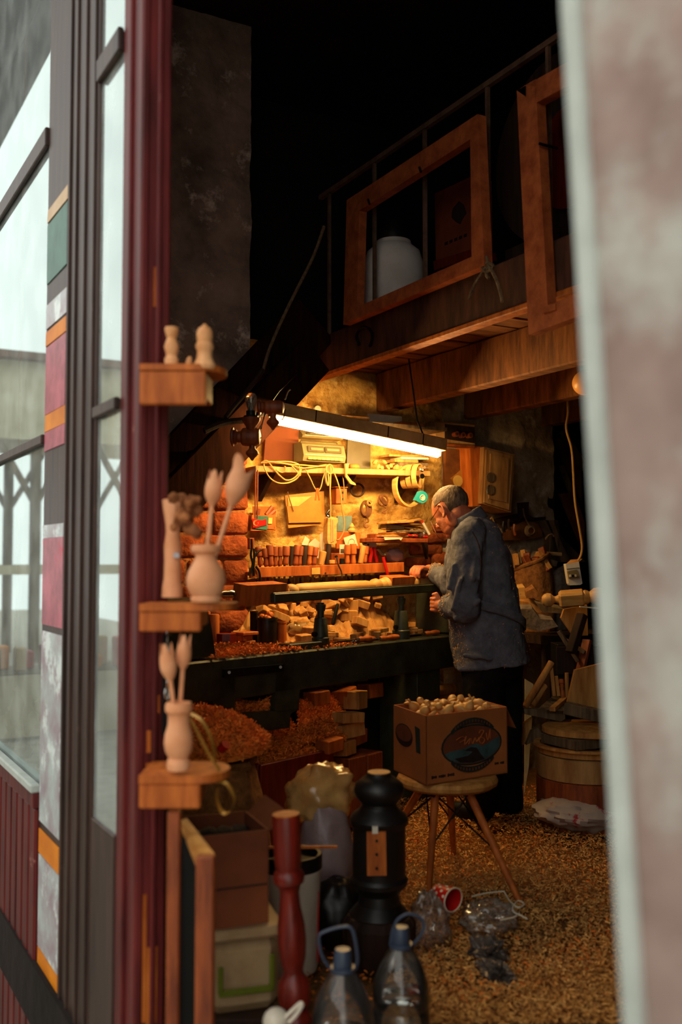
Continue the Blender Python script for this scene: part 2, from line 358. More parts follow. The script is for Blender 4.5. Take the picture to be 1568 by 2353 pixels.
# street side: the near jamb, wall over the door, eaves
g = G(); g.prism([(XF, .30, -.95), (XF, .678, -.95), (XF, .884, 2.05), (XF, .947, 3.0), (XF, .30, 3.0)], (.22, 0, 0))
g.bx((XF, -3, -.95), (XF + .22, -1.35, 3.0)).bx((XF, -1.35, -.95), (XF + .22, .30, .55)).bx((XF, -1.35, 2.75), (XF + .22, .30, 3.0))
struct('wall_jamb', g, 'weathered_wall')
# unseen window, added beside the viewer to let in fill daylight
w2 = tag(obj('added_fill_window', G().bx((XF + .02, -1.35, .55), (XF + .08, -1.29, 2.75)).bx((XF + .02, .24, .55), (XF + .08, .30, 2.75)).bx((XF + .02, -1.29, .55), (XF + .08, .24, .61)).bx((XF + .02, -1.29, 2.69), (XF + .08, .24, 2.75)), 'brown_paint'), kind='structure')
obj('window_pane', G().bx((XF + .045, -1.29, .61), (XF + .051, .24, 2.69)), 'pet', w2)
struct('trim_1', G().prism([(XF - .008, .655, -.95), (XF - .008, .681, -.95), (XF - .008, .887, 2.05), (XF - .008, .950, 3.0), (XF - .008, .924, 3.0), (XF - .008, .861, 2.05)], (.03, 0, 0)), 'pale_trim')
struct('wall_lintel', G().bx((XF, -3, 3.0), (XF + .2, .9, 5.6)).bx((XF, .9, 3.95), (XF + .2, 2.48, 5.6)).bx((XF, 2.48, 3.95), (XF + .2, 9, 5.6)), 'weathered_wall')
struct('eaves', G().bx((-.25, -3, 5.6), (1.2, 30, 5.75)), 'dark_wood')
struct('wall_facade_far', G().bx((XF, 7.6, -.95), (XF + .2, 40, 5.6)), 'far_wall2')
# door post
dp = tag(obj('door_1', G().bx((XF + .005, 2.48, -.95), (XF + .072, 2.70, 3.95), .006), 'maroon'), kind='structure')
obj('bead', G().bx((XF - .012, 2.475, -.95), (XF + .012, 2.505, 3.95), .006), 'maroon', dp)
obj('bead', G().bx((XF - .006, 2.60, -.95), (XF + .012, 2.62, 3.95), .004), 'maroon', dp)
obj('bead', G().bx((XF + .03, 2.47, -.95), (XF + .045, 2.485, 3.95), .004), 'maroon', dp)
# worn patches of bare wood on the post
for (y0, y1, x0, x1) in ((610, 705, 356, 366), (1755, 1800, 340, 352), (1600, 1640, 352, 368), (2180, 2353, 340, 362), (2060, 2353, 331, 337), (1680, 1730, 340, 348)):
    a = onY(x0, y0, 2.468); b = onY(x1, y1, 2.468)
    obj('worn_patch', G().box(((a.x + b.x) / 2, 2.4775, (a.z + b.z) / 2), (b.x - a.x, .006, a.z - b.z)).wob(.002, 20, y0), 'orange_wood', dp)
# latch with chain on the post
la = thing('door_latch', 'black iron latch with hanging chain on the red door post', 'latch', (XF + .07, 2.47, 1.0))
obj('plate', G().box((XF + .066, 2.473, .98), (.02, .012, .26), None, .003), 'iron', la)
obj('hook', G().tube([(XF + .066, 2.467, .92), (XF + .07, 2.45, .86), (XF + .08, 2.44, .80), (XF + .095, 2.44, .76)], .006, 6, smooth=4), 'iron', la)
for i in range(6):
    c = V((XF + .064, 2.462, 1.10 - i * .028)); obj('chain_link', G().tube([c + V((math.cos(t) * .006 * (1 if i % 2 else .3), math.cos(t) * .006 * (.3 if i % 2 else 1), math.sin(t) * .016)) for t in [k * math.pi / 4 for k in range(8)]], .0022, 5, True), 'chrome', la)
# shop window: pilaster, panes, rails, sill and the slatted base
WT = 3.95
wn = tag(obj('window_1', G().bx((XF, 2.93, -.95), (XF + .04, 3.29, WT), .006), 'brown_paint'), kind='structure')
for y in (2.955, 3.06, 3.17, 3.255): obj('groove_bead', G().bx((XF - .008, y, -.95), (XF + .004, y + .018, WT), .003), 'brown_paint', wn)
obj('sticker_board', G().bx((XF + .002, 3.29, -.95), (XF + .03, 3.605, WT), .003), 'brown_paint', wn)
obj('window_pane', G().add([(XF + .008, 2.70, .55), (XF + .008, 2.935, .55), (XF + .008, 2.935, WT), (XF + .008, 2.70, WT)], [(0, 1, 2, 3)]), 'window_glass', wn)
obj('window_pane', G().add([(XF + .008, 3.60, .50), (XF + .008, 7.6, .50), (XF + .008, 7.6, WT), (XF + .008, 3.60, WT)], [(0, 1, 2, 3)]), 'window_glass', wn)
for z0, z1, y0, y1 in ((2.80, 2.87, 3.605, 7.6), (2.74, 2.81, 2.7, 2.93), (1.715, 1.75, 3.605, 7.6), (1.72, 1.755, 2.7, 2.93)):
    obj('window_rail', G().bx((XF - .012, y0, z0), (XF + .006, y1, z1), .004), 'brown_paint', wn)
obj('window_sill', G().bx((XF - .03, 3.605, .485), (XF + .006, 7.6, .515), .005), 'pale_trim', wn)
obj('base_panel', G().bx((XF, 2.70, -.95), (XF + .05, 2.93, .552), .004), 'brown_paint', wn)
obj('base_rail', G().bx((XF - .02, 3.605, .43), (XF + .03, 7.6, .485), .004), 'maroon', wn)
obj('base_board', G().bx((XF + .01, 3.605, -.95), (XF + .04, 7.6, .43)), 'far_dark', wn)
y = 3.61
while y < 6.5: obj('base_slat', G().bx((XF - .012, y, -.95), (XF + .014, y + .085, .43), .008), 'maroon', wn); y += .105
# display shelf inside the window
struct('trim_2', G().bx((XF + .02, 3.61, .50), (1.0, 7.6, .53)), 'pale_trim')
# torn stickers down the street face of the mullion
for (ya, yb, m_) in ((470, 500, 'cream_sticker'), (505, 640, 'green_sticker'), (690, 745, 'white_sticker'), (752, 785, 'yellow_sticker'), (788, 945, 'pink_sticker'), (946, 985, 'yellow_sticker'), (986, 1030, 'pink_sticker'), (1205, 1235, 'white_sticker'), (1236, 1440, 'pink_sticker'), (1455, 1915, 'white_sticker'), (1935, 1995, 'yellow_sticker'), (1998, 2225, 'white_sticker'), (2228, 2295, 'yellow_sticker'), (2297, 2340, 'pink_sticker')):
    a = onX(122, ya, XF); b = onX(122, yb, XF)
    g = G().box((XF, 3.447, (a.z + b.z) / 2), (.004, .29, a.z - b.z)); obj('sticker', g.wob(.002, 30, ya), m_, wn)
# partition behind the display window
struct('wall_partition', G().prism([(.84, 3.0, 0), (1.0, 3.25, 0), (1.0, 3.27, 0), (.84, 3.02, 0)], (0, 0, 4.2)).bx((1.0, 3.25, 0), (1.04, 5.0, 4.2)), 'dark_wood')
struct('wall_partition_far', G().bx((1.0, 5.09, 0), (1.3, 7.7, 4.2)), 'dark_wood')
# ------------------------------------------------------------------ loft
XL = onY(720, 868, 4.97).x; ZL = onY(720, 868, 4.97).z; ZT = ZL + .215
loft = tag(obj('loft', G().bx((XL, 1.4, ZL), (XL + .07, 4.99, ZT), .006), 'fascia_wood'), kind='structure')
obj('fascia_edge', G().bx((XL - .012, 1.4, ZL - .02), (XL + .05, 4.985, ZL + .004), .004), 'orange_wood', loft)
y = 1.42; k = 0
while y < 4.95:
    wd = .125 + .02 * math.sin(k * 2.3); obj('floor_plank', G().box((XL + .07 + 1.3, y + wd / 2, ZL + .085 + .004 * math.sin(k * 1.7)), (2.6, wd - .006, .03), (0, 0, 0), .004), 'loft_wood', loft); y += wd; k += 1
for xb in (3.02, 3.66, 4.28): obj('joist', G().bx((xb, 1.4, ZL - .16), (xb + .09, 4.99, ZL + .07), .008).wob(.006, 2, xb), 'loft_wood', loft)
# railing of thin iron bars
rl = thing('loft_railing', 'thin dark iron railing along the front edge of the loft', 'railing', (XL + .03, 3.5, ZT))
zr = onX(770, 432, XL + .03).z
obj('top_rail', G().bx((XL + .018, 1.5, zr - .012), (XL + .042, 4.94, zr + .012)), 'railing_iron', rl)
for px, py in ((757, 600), (861, 520), (977, 440), (1122, 380), (1262, 300)):
    y = onX(px, py, XL + .03).y; obj('baluster', G().bx((XL + .022, y - .008, ZT - .06), (XL + .038, y + .008, zr)), 'railing_iron', rl)
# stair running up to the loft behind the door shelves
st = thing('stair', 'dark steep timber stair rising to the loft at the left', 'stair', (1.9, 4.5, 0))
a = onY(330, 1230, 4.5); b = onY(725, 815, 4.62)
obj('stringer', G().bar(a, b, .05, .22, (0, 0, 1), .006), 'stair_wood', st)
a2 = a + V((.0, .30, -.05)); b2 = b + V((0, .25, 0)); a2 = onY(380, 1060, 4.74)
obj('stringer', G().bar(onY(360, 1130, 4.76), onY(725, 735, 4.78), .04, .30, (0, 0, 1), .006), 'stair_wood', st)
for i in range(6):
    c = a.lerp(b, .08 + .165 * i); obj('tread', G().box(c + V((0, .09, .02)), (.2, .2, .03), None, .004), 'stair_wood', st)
# ------------------------------------------------------------------ across the street (seen mirrored in the shop window)
def house(x0, x1, y0, y1, h, wm, label, nz, seed):
    t = thing('townhouse', label, 'house', ((x0 + x1) / 2, (y0 + y1) / 2, -.1)); r = random.Random(seed)
    obj('wall', G().bx((x0, y0, -.95), (x1, y1, h)), wm, t); obj('roof', G().prism([(x0 - .2, y0 - .1, h), (x1 + .3, y0 - .1, h), ((x0 + x1) / 2, y0 - .1, h + .7)], (0, y1 - y0 + .2, 0)), 'far_roof', t)
    n = max(2, int((y1 - y0) / 2)); W = G().bx((x1 - .04, -.45, -.6), (x1 + .03, .45, .6))
    for fl in range(nz):
        for i in range(n):
            yc = y0 + (i + .5) * (y1 - y0) / n; zc = 1.2 + fl * 2.4
            f = obj('window', G().bx((x1 - .02, yc - .45, zc - .6), (x1 + .05, yc + .45, zc + .6), .01), 'pale_trim', t)
            obj('pane', G().bx((x1 + .03, yc - .38, zc - .53), (x1 + .06, yc + .38, zc + .53)), 'far_dark', f)
house(-9, -4.6, -6, 5, 2.3, 'far_wall', 'low beige house with dark windows across the street', 1, 1)
house(-9, -4.6, 5.2, 14, 3.2, 'far_wall2', 'grey low house mirrored in the middle of the shop window', 2, 2)
pg = thing('market_hall', 'beige timber market hall with slanting struts mirrored in the shop window', 'market hall', (-3.2, 23, -.9))
for (x, y) in ((-5.2, 22), (-3.1, 22), (-1.2, 22), (-5.2, 25), (-3.1, 25), (-1.2, 25)): obj('post', G().bx((x - .1, y - .1, -.9), (x + .1, y + .1, 3.9)), 'grey_wood', pg)
for y in (22, 25):
    obj('fascia', G().bx((-7, y - .08, 3.9), (.3, y + .08, 5.6)), 'far_wall', pg); obj('tie_beam', G().bx((-7, y - .07, 1.0), (.3, y + .07, 1.2)), 'far_wall', pg)
    for x in (-5.2, -3.1, -1.2): obj('strut', G().bar((x, y, 2.5), (x - .8, y, 3.9), .12, .12), 'grey_wood', pg); obj('strut', G().bar((x, y, 2.5), (x + .8, y, 3.9), .12, .12), 'grey_wood', pg)
obj('roof', G().bx((-7.2, 21.6, 5.6), (.5, 25.4, 5.75)), 'far_roof', pg)
ms = thing('market_stall', 'street stall table with colourful goods mirrored low in the shop window', 'market stall', (-1.3, 13, -.9))
obj('table_top', G().bx((-2.4, 12.6, -.14), (-.1, 13.6, -.08)), 'grey_wood', ms); obj('front_cloth', G().bx((-2.4, 12.58, -.85), (-.1, 12.6, -.1)), 'far_wall', ms)
for x, y in ((-2.3, 12.7), (-.2, 12.7), (-2.3, 13.5), (-.2, 13.5)): obj('leg', G().bx((x - .04, y - .04, -.9), (x + .04, y + .04, -.14)), 'grey_wood', ms)
rm_ = random.Random(2)
for i in range(14):
    x = -2.25 + .158 * i; h = rm_.uniform(.15, .4); q = ('red', 'cream', 'orange', 'green', 'white', 'pink', 'brown')[i % 7]
    one('stall_parcel', G().box((x, 12.9 + .3 * (i % 2), -.08 + h / 2), (.14, .2, h), None, .02), {'red': 'red_plastic', 'cream': 'cream_sticker', 'orange': 'yellow_sticker', 'green': 'green_sticker', 'white': 'white_sticker', 'pink': 'pink_sticker', 'brown': 'handle_wood'}[q], ('front ' if i % 2 == 0 else 'back ') + q + ' parcel on the street stall mirrored in the shop window', 'parcel', 'parcels on the street stall')
# ================================================================== fluorescent lamp
ta, tb = onY(634, 969, 4.38), onY(1007, 1046, 4.50); td = (tb - ta).normalized(); tn = V((-td.y, td.x, 0)).normalized()
lamp = thing('fluorescent_lamp', 'long fluorescent lamp with brown wooden housing hanging above the workbench', 'lamp', (ta + tb) / 2)
obj('tube', G().lathe([(.004, -.012), (.004, 0), (.0135, .002), (.0135, (tb - ta).length - .002), (.004, (tb - ta).length), (.004, (tb - ta).length + .012)], ta, td, 14), 'tube_glow', lamp, True)
up = td.cross(tn) * (1 if td.cross(tn).z > 0 else -1)
ha, hb = ta - td * .02 + up * .058, tb + td * .02 + up * .058
obj('housing', G().bar(ha, hb, .10, .065, up, .004), 'housing', lamp)
obj('reflector', G().bar(ha - up * .03, hb - up * .03, .085, .008, up, .002), 'white_plastic', lamp)
for e, s in ((ta, -1), (tb, 1)): obj('lamp_holder', G().bar(e + td * s * .008 + up * .016, e + td * s * .018 + up * .016, .02, .04, up, .003), 'white_plastic', lamp)
for q in (.2, .62, .84): c = ha.lerp(hb, q); obj('housing_seam', G().bar(c - td * .003, c + td * .003, .104, .06, up), 'dark_wood', lamp)
for q, top in ((.06, atd(668, 880, 4.9)), (.88, atd(940, 930, 5.35))):
    c = ha.lerp(hb, q) + up * .03; obj('hanger_chain', G().tube([c, c.lerp(top, .5) + V((.006, 0, 0)), top + V((0, 0, .25))], .005, 5), 'iron', lamp)
# ================================================================== lathe
LA = onZ(495, 1516, .88); LB = onZ(813, 1483, .88); LU = (LB - LA).normalized(); LV = V((-LU.y, LU.x, 0))
def LP(u, v, z): p = LA + LU * u + LV * v; return V((p.x, p.y, z))
def onL(px, py, v=0): return onP(px, py, LA + LV * v, LV)
def lu(px, v=0): return (onL(px, 1400, v) - LA).dot(LU)
lt = thing('wood_lathe', 'dark green cast-iron wood lathe across the middle of the shop', 'lathe', LP(.8, .15, 0))
LR = Matrix((LU, LV, UP)).transposed()
def lbox(u0, u1, v0, v1, z0, z1, ch=.004): return G().box(LP((u0 + u1) / 2, (v0 + v1) / 2, (z0 + z1) / 2), (u1 - u0, v1 - v0, z1 - z0), LR, ch)
obj('bed', lbox(-.34, 1.98, 0, .1, .70, .88, .008), 'lathe_green', lt)
obj('bed', lbox(-.34, 1.98, .2, .3, .70, .88, .008), 'lathe_green', lt)
npl = obj('name_plate', G().prism([onL(516, 1538, -.012), onL(653, 1526, -.012), onL(653, 1543, -.012), onL(516, 1558, -.012)], LV * .014), 'iron', lt)
for px, py in ((527, 1545), (645, 1533)): obj('bolt', G().cyl(onL(px, py, -.02), onL(px, py, -.01), .007, n=8), 'steel', npl)
def lprism(pts, v0, v1): return G().prism([onL(*p, v0) for p in pts], LV * (v1 - v0))
obj('leg_column', lprism([(466, 1548), (540, 1542), (540, 1640), (500, 1646)], 0, .3), 'lathe_green', lt)
obj('leg_column', lprism([(633, 1534), (704, 1526), (690, 1560), (687, 1632), (633, 1638)], 0, .3), 'lathe_green', lt)
obj('leg_beam', lprism([(539, 1640), (687, 1630), (668, 1640), (666, 1672), (539, 1690)], 0, .3), 'lathe_green', lt)
obj('foot', G().bx(LP(lu(566), .02, 0), LP(lu(566), .02, 0) + V((.06, .12, .46))), 'lathe_green', lt)
obj('leg_column', lbox(1.5, 1.72, .02, .28, 0, .70), 'lathe_green', lt)
obj('leg_column', lbox(-.30, -.2, .02, .28, 0, .70), 'lathe_green', lt)
obj('headstock', lprism([(396, 1384), (472, 1374), (486, 1440), (496, 1508), (380, 1520)], .02, .28), 'lathe_green', lt)
sp = onL(522, 1368, .16); wv = .16
obj('spindle', G().lathe([(.012, -.1), (.012, 0), (.017, .01), (.017, .045), (.02, .05), (.02, .075), (.01, .09)], onL(508, 1366, wv), LU, 14), 'chrome', lt, True)
# tool rest
b0, b1 = onL(626, 1375, .07), onL(1012, 1350, .05)
obj('rest_bar', G().bar(b0, b1, .032, .044, UP, .004), 'lathe_green', lt)
obj('rest_edge', G().bar(b0 + UP * .023, b1 + UP * .023, .014, .006, UP, .001), 'steel', lt)
for (px, yt, y1_, y2, hw) in ((737, 1380, 1419, 1493, 18), (922, 1366, 1403, 1472, 18)):
    bt = onL(px, y2 - 4, .06); bt.z = .875; q = onL(px, y1_, .06); tp = onL(px, yt, .06); k = (q - CAM).dot(FH) / FPX
    f = obj('rest_post', G().lathe([(hw * 1.12 * k, 0), (hw * 1.12 * k, .05), (hw * k, .055), (hw * .78 * k, q.z - bt.z - .004), (hw * .70 * k, q.z - bt.z)], bt, UP, 24), 'lathe_green', lt, True)
    obj('stem', G().cyl(V((bt.x, bt.y, q.z - .01)), V((bt.x, bt.y, tp.z - .01)), .017, n=16), 'lathe_green', f, True)
    obj('collar', G().cyl(V((bt.x, bt.y, tp.z - .05)), V((bt.x, bt.y, tp.z - .02)), .022, .026, n=16), 'lathe_green', f, True)
    obj('clamp_bolt', G().cyl(V((bt.x, bt.y, bt.z + .07)) - LU * .055, V((bt.x, bt.y, bt.z + .07)) - LU * .02, .012, n=8), 'iron', f)
fp = onL(652, 1470, .06); obj('rest_foot', G().bar(V((fp.x, fp.y, .895)), LP(lu(745, .06), .06, .895), .075, .035, UP, .004), 'lathe_green', lt)
tsx = lu(985, wv); obj('tailstock', lbox(tsx + .03, tsx + .2, .02, .28, .88, 1.14, .012), 'lathe_green', lt)
obj('lathe_lever', G().capsule(onL(766, 1432, .3), onL(776, 1390, .3), .011, .009, 8), 'black', lt, True)
# ------------------------------------------------------------------ the piece being turned
a, b = onL(552, 1366, wv), onL(992, 1338, wv); wl = (b - a).length; wd = (b - a).normalized()
wp = thing('turned_baluster', 'pale wooden baluster being turned between the lathe centres', 'baluster', a)
def wq(px): return (onL(px, 1350, wv) - a).dot(LU)
x, y_, z_ = frame(wd)
def octo(s0, s1, hh, tap):
    c0, c1 = a + wd * s0, a + wd * s1; g = G(); M = Matrix((x, y_, z_)).transposed() @ Euler((0, 0, .12)).to_matrix(); vs = []
    for s, k in ((s0, 1 - tap[0]), (s0 + tap[2], 1), (s1 - tap[3], 1), (s1, 1 - tap[1])):
        for i, j in ((-1, -1), (1, -1), (1, 1), (-1, 1)): vs.append(a + M @ V((i * hh * k, j * hh * k, s)))
    fs = [(3, 2, 1, 0), (12, 13, 14, 15)] + [(r * 4 + i, r * 4 + (i + 1) % 4, r * 4 + 4 + (i + 1) % 4, r * 4 + 4 + i) for r in range(3) for i in range(4)]
    return g.add(vs, fs)
obj('square_block', octo(0, wq(652), .047, (.0, .35, .01, .03)), 'orange_wood', wp)
s0 = wq(650); s1 = wq(886)
prof = [(.02, s0 - .02), (.034, s0), (.026, s0 + .012), (.021, s0 + .028), (.031, s0 + .034), (.036, s0 + .055), (.034, s0 + .075), (.024, s0 + .092), (.03, s0 + .1), (.035, s0 + .115), (.036, s0 + .16), (.035, s1 - .3), (.032, s1 - .17), (.026, s1 - .13), (.025, s1 - .115), (.037, s1 - .105), (.04, s1 - .085), (.035, s1 - .065), (.026, s1 - .055), (.034, s1 - .048), (.038, s1 - .03), (.034, s1 - .015), (.045, s1), (.03, s1 + .02)]
obj('turned_shaft', G().lathe(prof, a, wd, 28), 'fresh_wood', wp, True, ang=50)
obj('square_block', octo(s1, wq(944), .047, (.05, .3, .01, .04)), 'orange_wood', wp)
s0 = wq(940); s1 = wq(988)
obj('turned_end', G().lathe([(.03, s0 - .02), (.042, s0), (.046, s0 + .03), (.04, s0 + .06), (.026, s0 + .075), (.032, s0 + .085), (.03, s0 + .11), (.022, s0 + .16), (.034, s1 - .01), (.034, s1 + .03)], a, wd, 28), 'fresh_wood', wp, True, ang=50)
# ================================================================== bench behind the lathe
bn = thing('workbench', 'low dark workbench between the lathe and the tool wall', 'workbench', LP(.9, .6, 0))
e0, e1 = LP(-.3, .31, .80), LP(1.72, .31, .80)
obj('bench_top', G().prism([e0, e1, V((e1.x + .05, 4.955, .80)), V((2.2, 4.955, .80)), V((2.2, 4.81, .80)), V((1.35, 4.81, .80)), V((1.35, e0.y + .1, .80))], (0, 0, .045)), 'dark_wood', bn)
for p in (LP(-.2, .40, 0), LP(.7, .40, 0), LP(1.55, .34, 0), V((1.45, 4.74, 0)), V((3.0, 4.9, 0))): obj('leg', G().box(p + V((0, 0, .4)), (.07, .07, .8), LR, .004), 'dark_wood', bn)
class Heap:
    def __init__(s, x0, y0, x1, y1, base, d=.02):
        s.x0, s.y0, s.d = x0, y0, d; s.n = int((x1 - x0) / d) + 1; s.m = int((y1 - y0) / d) + 1
        s.h = np.full((s.n, s.m), base if not callable(base) else 0., float)
        if callable(base):
            for i in range(s.n):
                for j in range(s.m): s.h[i, j] = base(x0 + i * d, y0 + j * d)
    def drop(s, x, y, r, hgt, sink=.2):
        i0, i1 = max(0, int((x - r - s.x0) / s.d)), min(s.n, int((x + r - s.x0) / s.d) + 1); j0, j1 = max(0, int((y - r - s.y0) / s.d)), min(s.m, int((y + r - s.y0) / s.d) + 1)
        if i0 >= i1 or j0 >= j1: return None
        z = s.h[i0:i1, j0:j1].max(); z2 = z * (1 - sink) + s.h[i0:i1, j0:j1].mean() * sink; s.h[i0:i1, j0:j1] = np.maximum(s.h[i0:i1, j0:j1], z2 + hgt); return z2
def rr(r, a, b): return r.uniform(a, b)
def rblock(r, c, sz, tilt=.35): return G().box(c, sz, (rr(r, -tilt, tilt), rr(r, -tilt, tilt), rr(r, 0, 6.28)), .003)
GB = 'offcuts heaped on the workbench'
def px_block(px0, py0, px1, py1, v, dep, rot, m, name, label, cat='offcut', ch=.003, grp=None):
    p, q = onL(px0, py0, v), onL(px1, py1, v); c = (p + q) / 2; W = (q - p).dot(LU); H = abs(p.z - q.z)
    return one(name, G().box(c, (W, dep, H), LR @ Euler(rot).to_matrix(), ch), m, label, cat, grp)
px_block(759, 1380, 807, 1402, .46, .09, (0, 0, -.35), 'pine_block', 'wood_block', 'broad pale wood block on top of the heap behind the front tool-rest bar')
px_block(782, 1402, 812, 1425, .42, .06, (.1, .05, -.3), 'pine_block', 'wood_block', 'rough-sawn square block with ragged end grain beneath the broad pale block')
px_block(838, 1391, 862, 1414, .46, .06, (.25, .55, -.4), 'pine_block', 'wood_block', 'tilted pale cube with a slot in its top face')
px_block(962, 1370, 988, 1388, .36, .07, (.3, .6, .2), 'pine_block', 'wood_block', 'diamond-tilted cube just left of the worker lower hand')
px_block(964, 1384, 990, 1402, .36, .06, (.2, .25, .5), 'pine_block', 'wood_block', 'chunky block under the diamond-tilted cube')
px_block(952, 1395, 970, 1432, .38, .05, (.15, .35, .1), 'pine_block', 'wood_block', 'long leaning block right of the rear tool-rest post')
px_block(978, 1402, 1002, 1424, .34, .05, (.5, .7, .3), 'fresh_wood', 'wood_block', 'brightly lit cube standing on its corner right of the rear post')
px_block(1000, 1406, 1018, 1428, .34, .05, (.2, .6, -.2), 'pine_block', 'wood_block', 'small cube leaning by the worker jacket above the bench')
px_block(943, 1431, 967, 1445, .32, .06, (0, .08, .1), 'pine_block', 'wood_block', 'small flat block in front of the leaning block')
px_block(968, 1430, 1006, 1449, .33, .07, (0, .04, -.2), 'pine_block', 'wood_block', 'stout block lying at the right end of the bench')
px_block(946, 1449, 1026, 1457, .24, .06, (0, -.02, -.05), 'grey_wood', 'plank', 'grey plank with sawdust lying at the bench edge by the worker', 'plank')
p = onL(826, 1424, .42); one('dowel_end', G().cyl(p - LV * .03, p + LV * .1, .02, n=18), 'pine_block', 'round dowel seen end-on in the heap of offcuts', 'offcut', smooth=True)
p, q = onL(848, 1428, .42), onL(897, 1423, .44); one('bark_log', G().lathe([(.024, 0), (.027, .02), (.025, (q - p).length - .02), (.028, (q - p).length)], p, q - p, 14).wob(.003, 20), 'grey_wood', 'short grey half log lying in the heap of offcuts', 'log', smooth=True)
vb = thing('veneer_bundle', 'long bundle of thin veneer strips behind the rear tool-rest post', 'veneer', onL(905, 1395, .5))
for i in range(6):
    p, q = onL(858 + 3 * i, 1400 - i * 4.4, .5), onL(962, 1396 - i * 5.0, .52); obj('strip', G().bar(p, q, .10, .007, UP).wob(.004, 8, i), 'pine' if i % 2 else 'grey_wood', vb)
# left end of the bench
p = onL(520, 1480, .36); p.z = .846; one('octagonal_block', G().lathe([(.05, 0), (.05, .105)], p, UP, 8), 'red_wood', 'dark red octagonal block standing on shavings at the left end of the bench', 'wood block')
p2 = p + V((-.03, .09, 0)); one('wood_cylinder', G().lathe([(.028, 0), (.03, .01), (.03, .135), (.027, .14)], V((p2.x, p2.y, .9)), UP, 18), 'orange_wood', 'short wooden cylinder standing behind the octagonal block', 'wood block', smooth=True)
one('riser_block', G().box((p2.x, p2.y, .873), (.12, .08, .054), LR, .003), 'dark_wood', 'dark riser block under the short wooden cylinder', 'wood block')
c = onL(560, 1476, .40); z = .846
for i, (w_, d_, h_, rz) in enumerate(((.105, .09, .032, .1), (.1, .08, .028, -.15), (.085, .08, .026, .2), (.11, .09, .016, 0))):
    one('wood_slab', G().box((c.x + (.0, -.004, -.012, .006)[i], c.y, z + h_ / 2), (w_, d_, h_), LR @ Euler((0, 0, rz)).to_matrix(), .003), 'orange_wood', ('lowest', 'second', 'third', 'topmost')[i] + ' slab in the stack of orange wood left of the black pot', 'wood slab', 'stacked slabs left of the pot'); z += h_ + .0005
def pot(px, pyb, pyt, hw, v, m, name, label, cat, mi=None):
    c = onL(px, pyb, v); c.z = .846; t = onL(px, pyt, v); k = (c - CAM).dot(FH) / FPX; r = hw * k; h = t.z - c.z
    g = G().lathe([(r * .92, 0), (r, .006), (r, h * .92), (r * 1.06, h * .93), (r * 1.06, h), (r * .94, h), (r * .92, h * .1), (.001, h * .09)], c, UP, 22, cap=False); o = one(name, g, m, label, cat, smooth=True, fixn=False); return c, r, h, o
c, r, h, o = pot(614, 1462, 1419, 23, .44, 'black_gloss', 'tin_pot', 'black tin pot full of turned wooden bobbins on the bench', 'pot')
for i in range(9):
    q = c + V((math.cos(i * 2.4) * r * .5 * (i % 3) / 2, math.sin(i * 2.4) * r * .5 * (i % 3) / 2, h * .86 + .012 * (i // 3))); one('turned_bobbin', G().lathe([(.004, 0), (.006, .01), (.014, .016), (.016, .026), (.008, .036), (.002, .038)], q, (math.cos(i), math.sin(i * 1.7), .8), 10), 'orange_wood', 'small turned bobbin heaped in the black tin pot', 'bobbin', 'bobbins in the black tin pot', smooth=True)
c, r, h, o = pot(648, 1458, 1427, 11, .40, 'orange_wood', 'wooden_cup', 'tan wooden cup right of the black tin pot', 'cup')
c, r, h, o = pot(584, 1452, 1404, 9, .52, 'dark_wood', 'stacked_canister', 'tall dark ridged canister left of the black tin pot', 'canister')
for (px, py, w_, v, tilt, lab) in ((648, 1412, 18, .55, 1.0, 'small orange wooden bowl leaning above the tan cup'), (690, 1404, 22, .6, .9, 'larger pale wooden bowl leaning behind the front rest post')):
    c = onL(px, py, v); k = (c - CAM).dot(FH) / FPX * w_
    one('wooden_bowl', G().lathe([(.35 * k, 0), (.75 * k, .25 * k), (k, .7 * k), (.93 * k, .7 * k), (.68 * k, .3 * k), (.001, .12 * k)], c - V((0, 0, .4 * k)), (-.3, -tilt, .7), 22, cap=False), 'pine_block', lab, 'bowl', smooth=True, fixn=False)
g = G().ell(onL(690, 1446, .42), (.085, .06, .055), None, 26, 16, lambda d: 1 + .22 * noise.noise(d * 3) + .1 * noise.noise(d * 8)); one('plastic_bag', g, 'amber_bag', 'crumpled translucent bag of small parts left of the front rest post', 'bag', smooth=True)
rb2 = random.Random(21)
for i in range(7):
    c = onL(672 + 9 * i, 1424 + rb2.uniform(-6, 4), .5); one('turned_bobbin', G().lathe([(.008, 0), (.012, .02), (.022, .03), (.024, .045), (.012, .06), (.004, .065)], c, (rb2.uniform(-1, 1), rb2.uniform(-1, 0), .6), 12), 'pine_block', 'pale turned bobbin lying on the crumpled bag of parts', 'bobbin', 'bobbins on the crumpled bag', smooth=True)
# chisels lying on the bed
for i, (x0, x1, yy, bl, lab) in enumerate(((824, 852, 1469, 745, 'upper'), (813, 860, 1480, 756, 'nearest'), (873, 915, 1472, 818, 'middle'), (976, 1008, 1462, 930, 'rightmost'))):
    p, q = onL(x0, yy, .03 + .02 * (i % 2)), onL(x1, yy - 1, .03 + .02 * (i % 2)); p.z = max(p.z, .897); q.z = p.z; L_ = (q - p).length
    t = thing('turning_chisel', lab + ' turning chisel with orange handle lying on the lathe bed', 'chisel', p, group='chisels on the lathe bed')
    obj('handle', G().lathe([(.009, 0), (.012, .008), (.015, L_ * .2), (.011, L_ * .42), (.014, L_ * .55), (.016, L_ * .8), (.012, L_)], p, q - p, 14), 'orange_wood', t, True)
    d = (p - q).normalized(); obj('blade', G().bar(p, p + d * .16, .004, .014, (0, 1, 0)), 'steel', t)
    obj('ferrule', G().cyl(p - d * .002, p + d * .018, .0095, n=12), 'chrome', t, True)
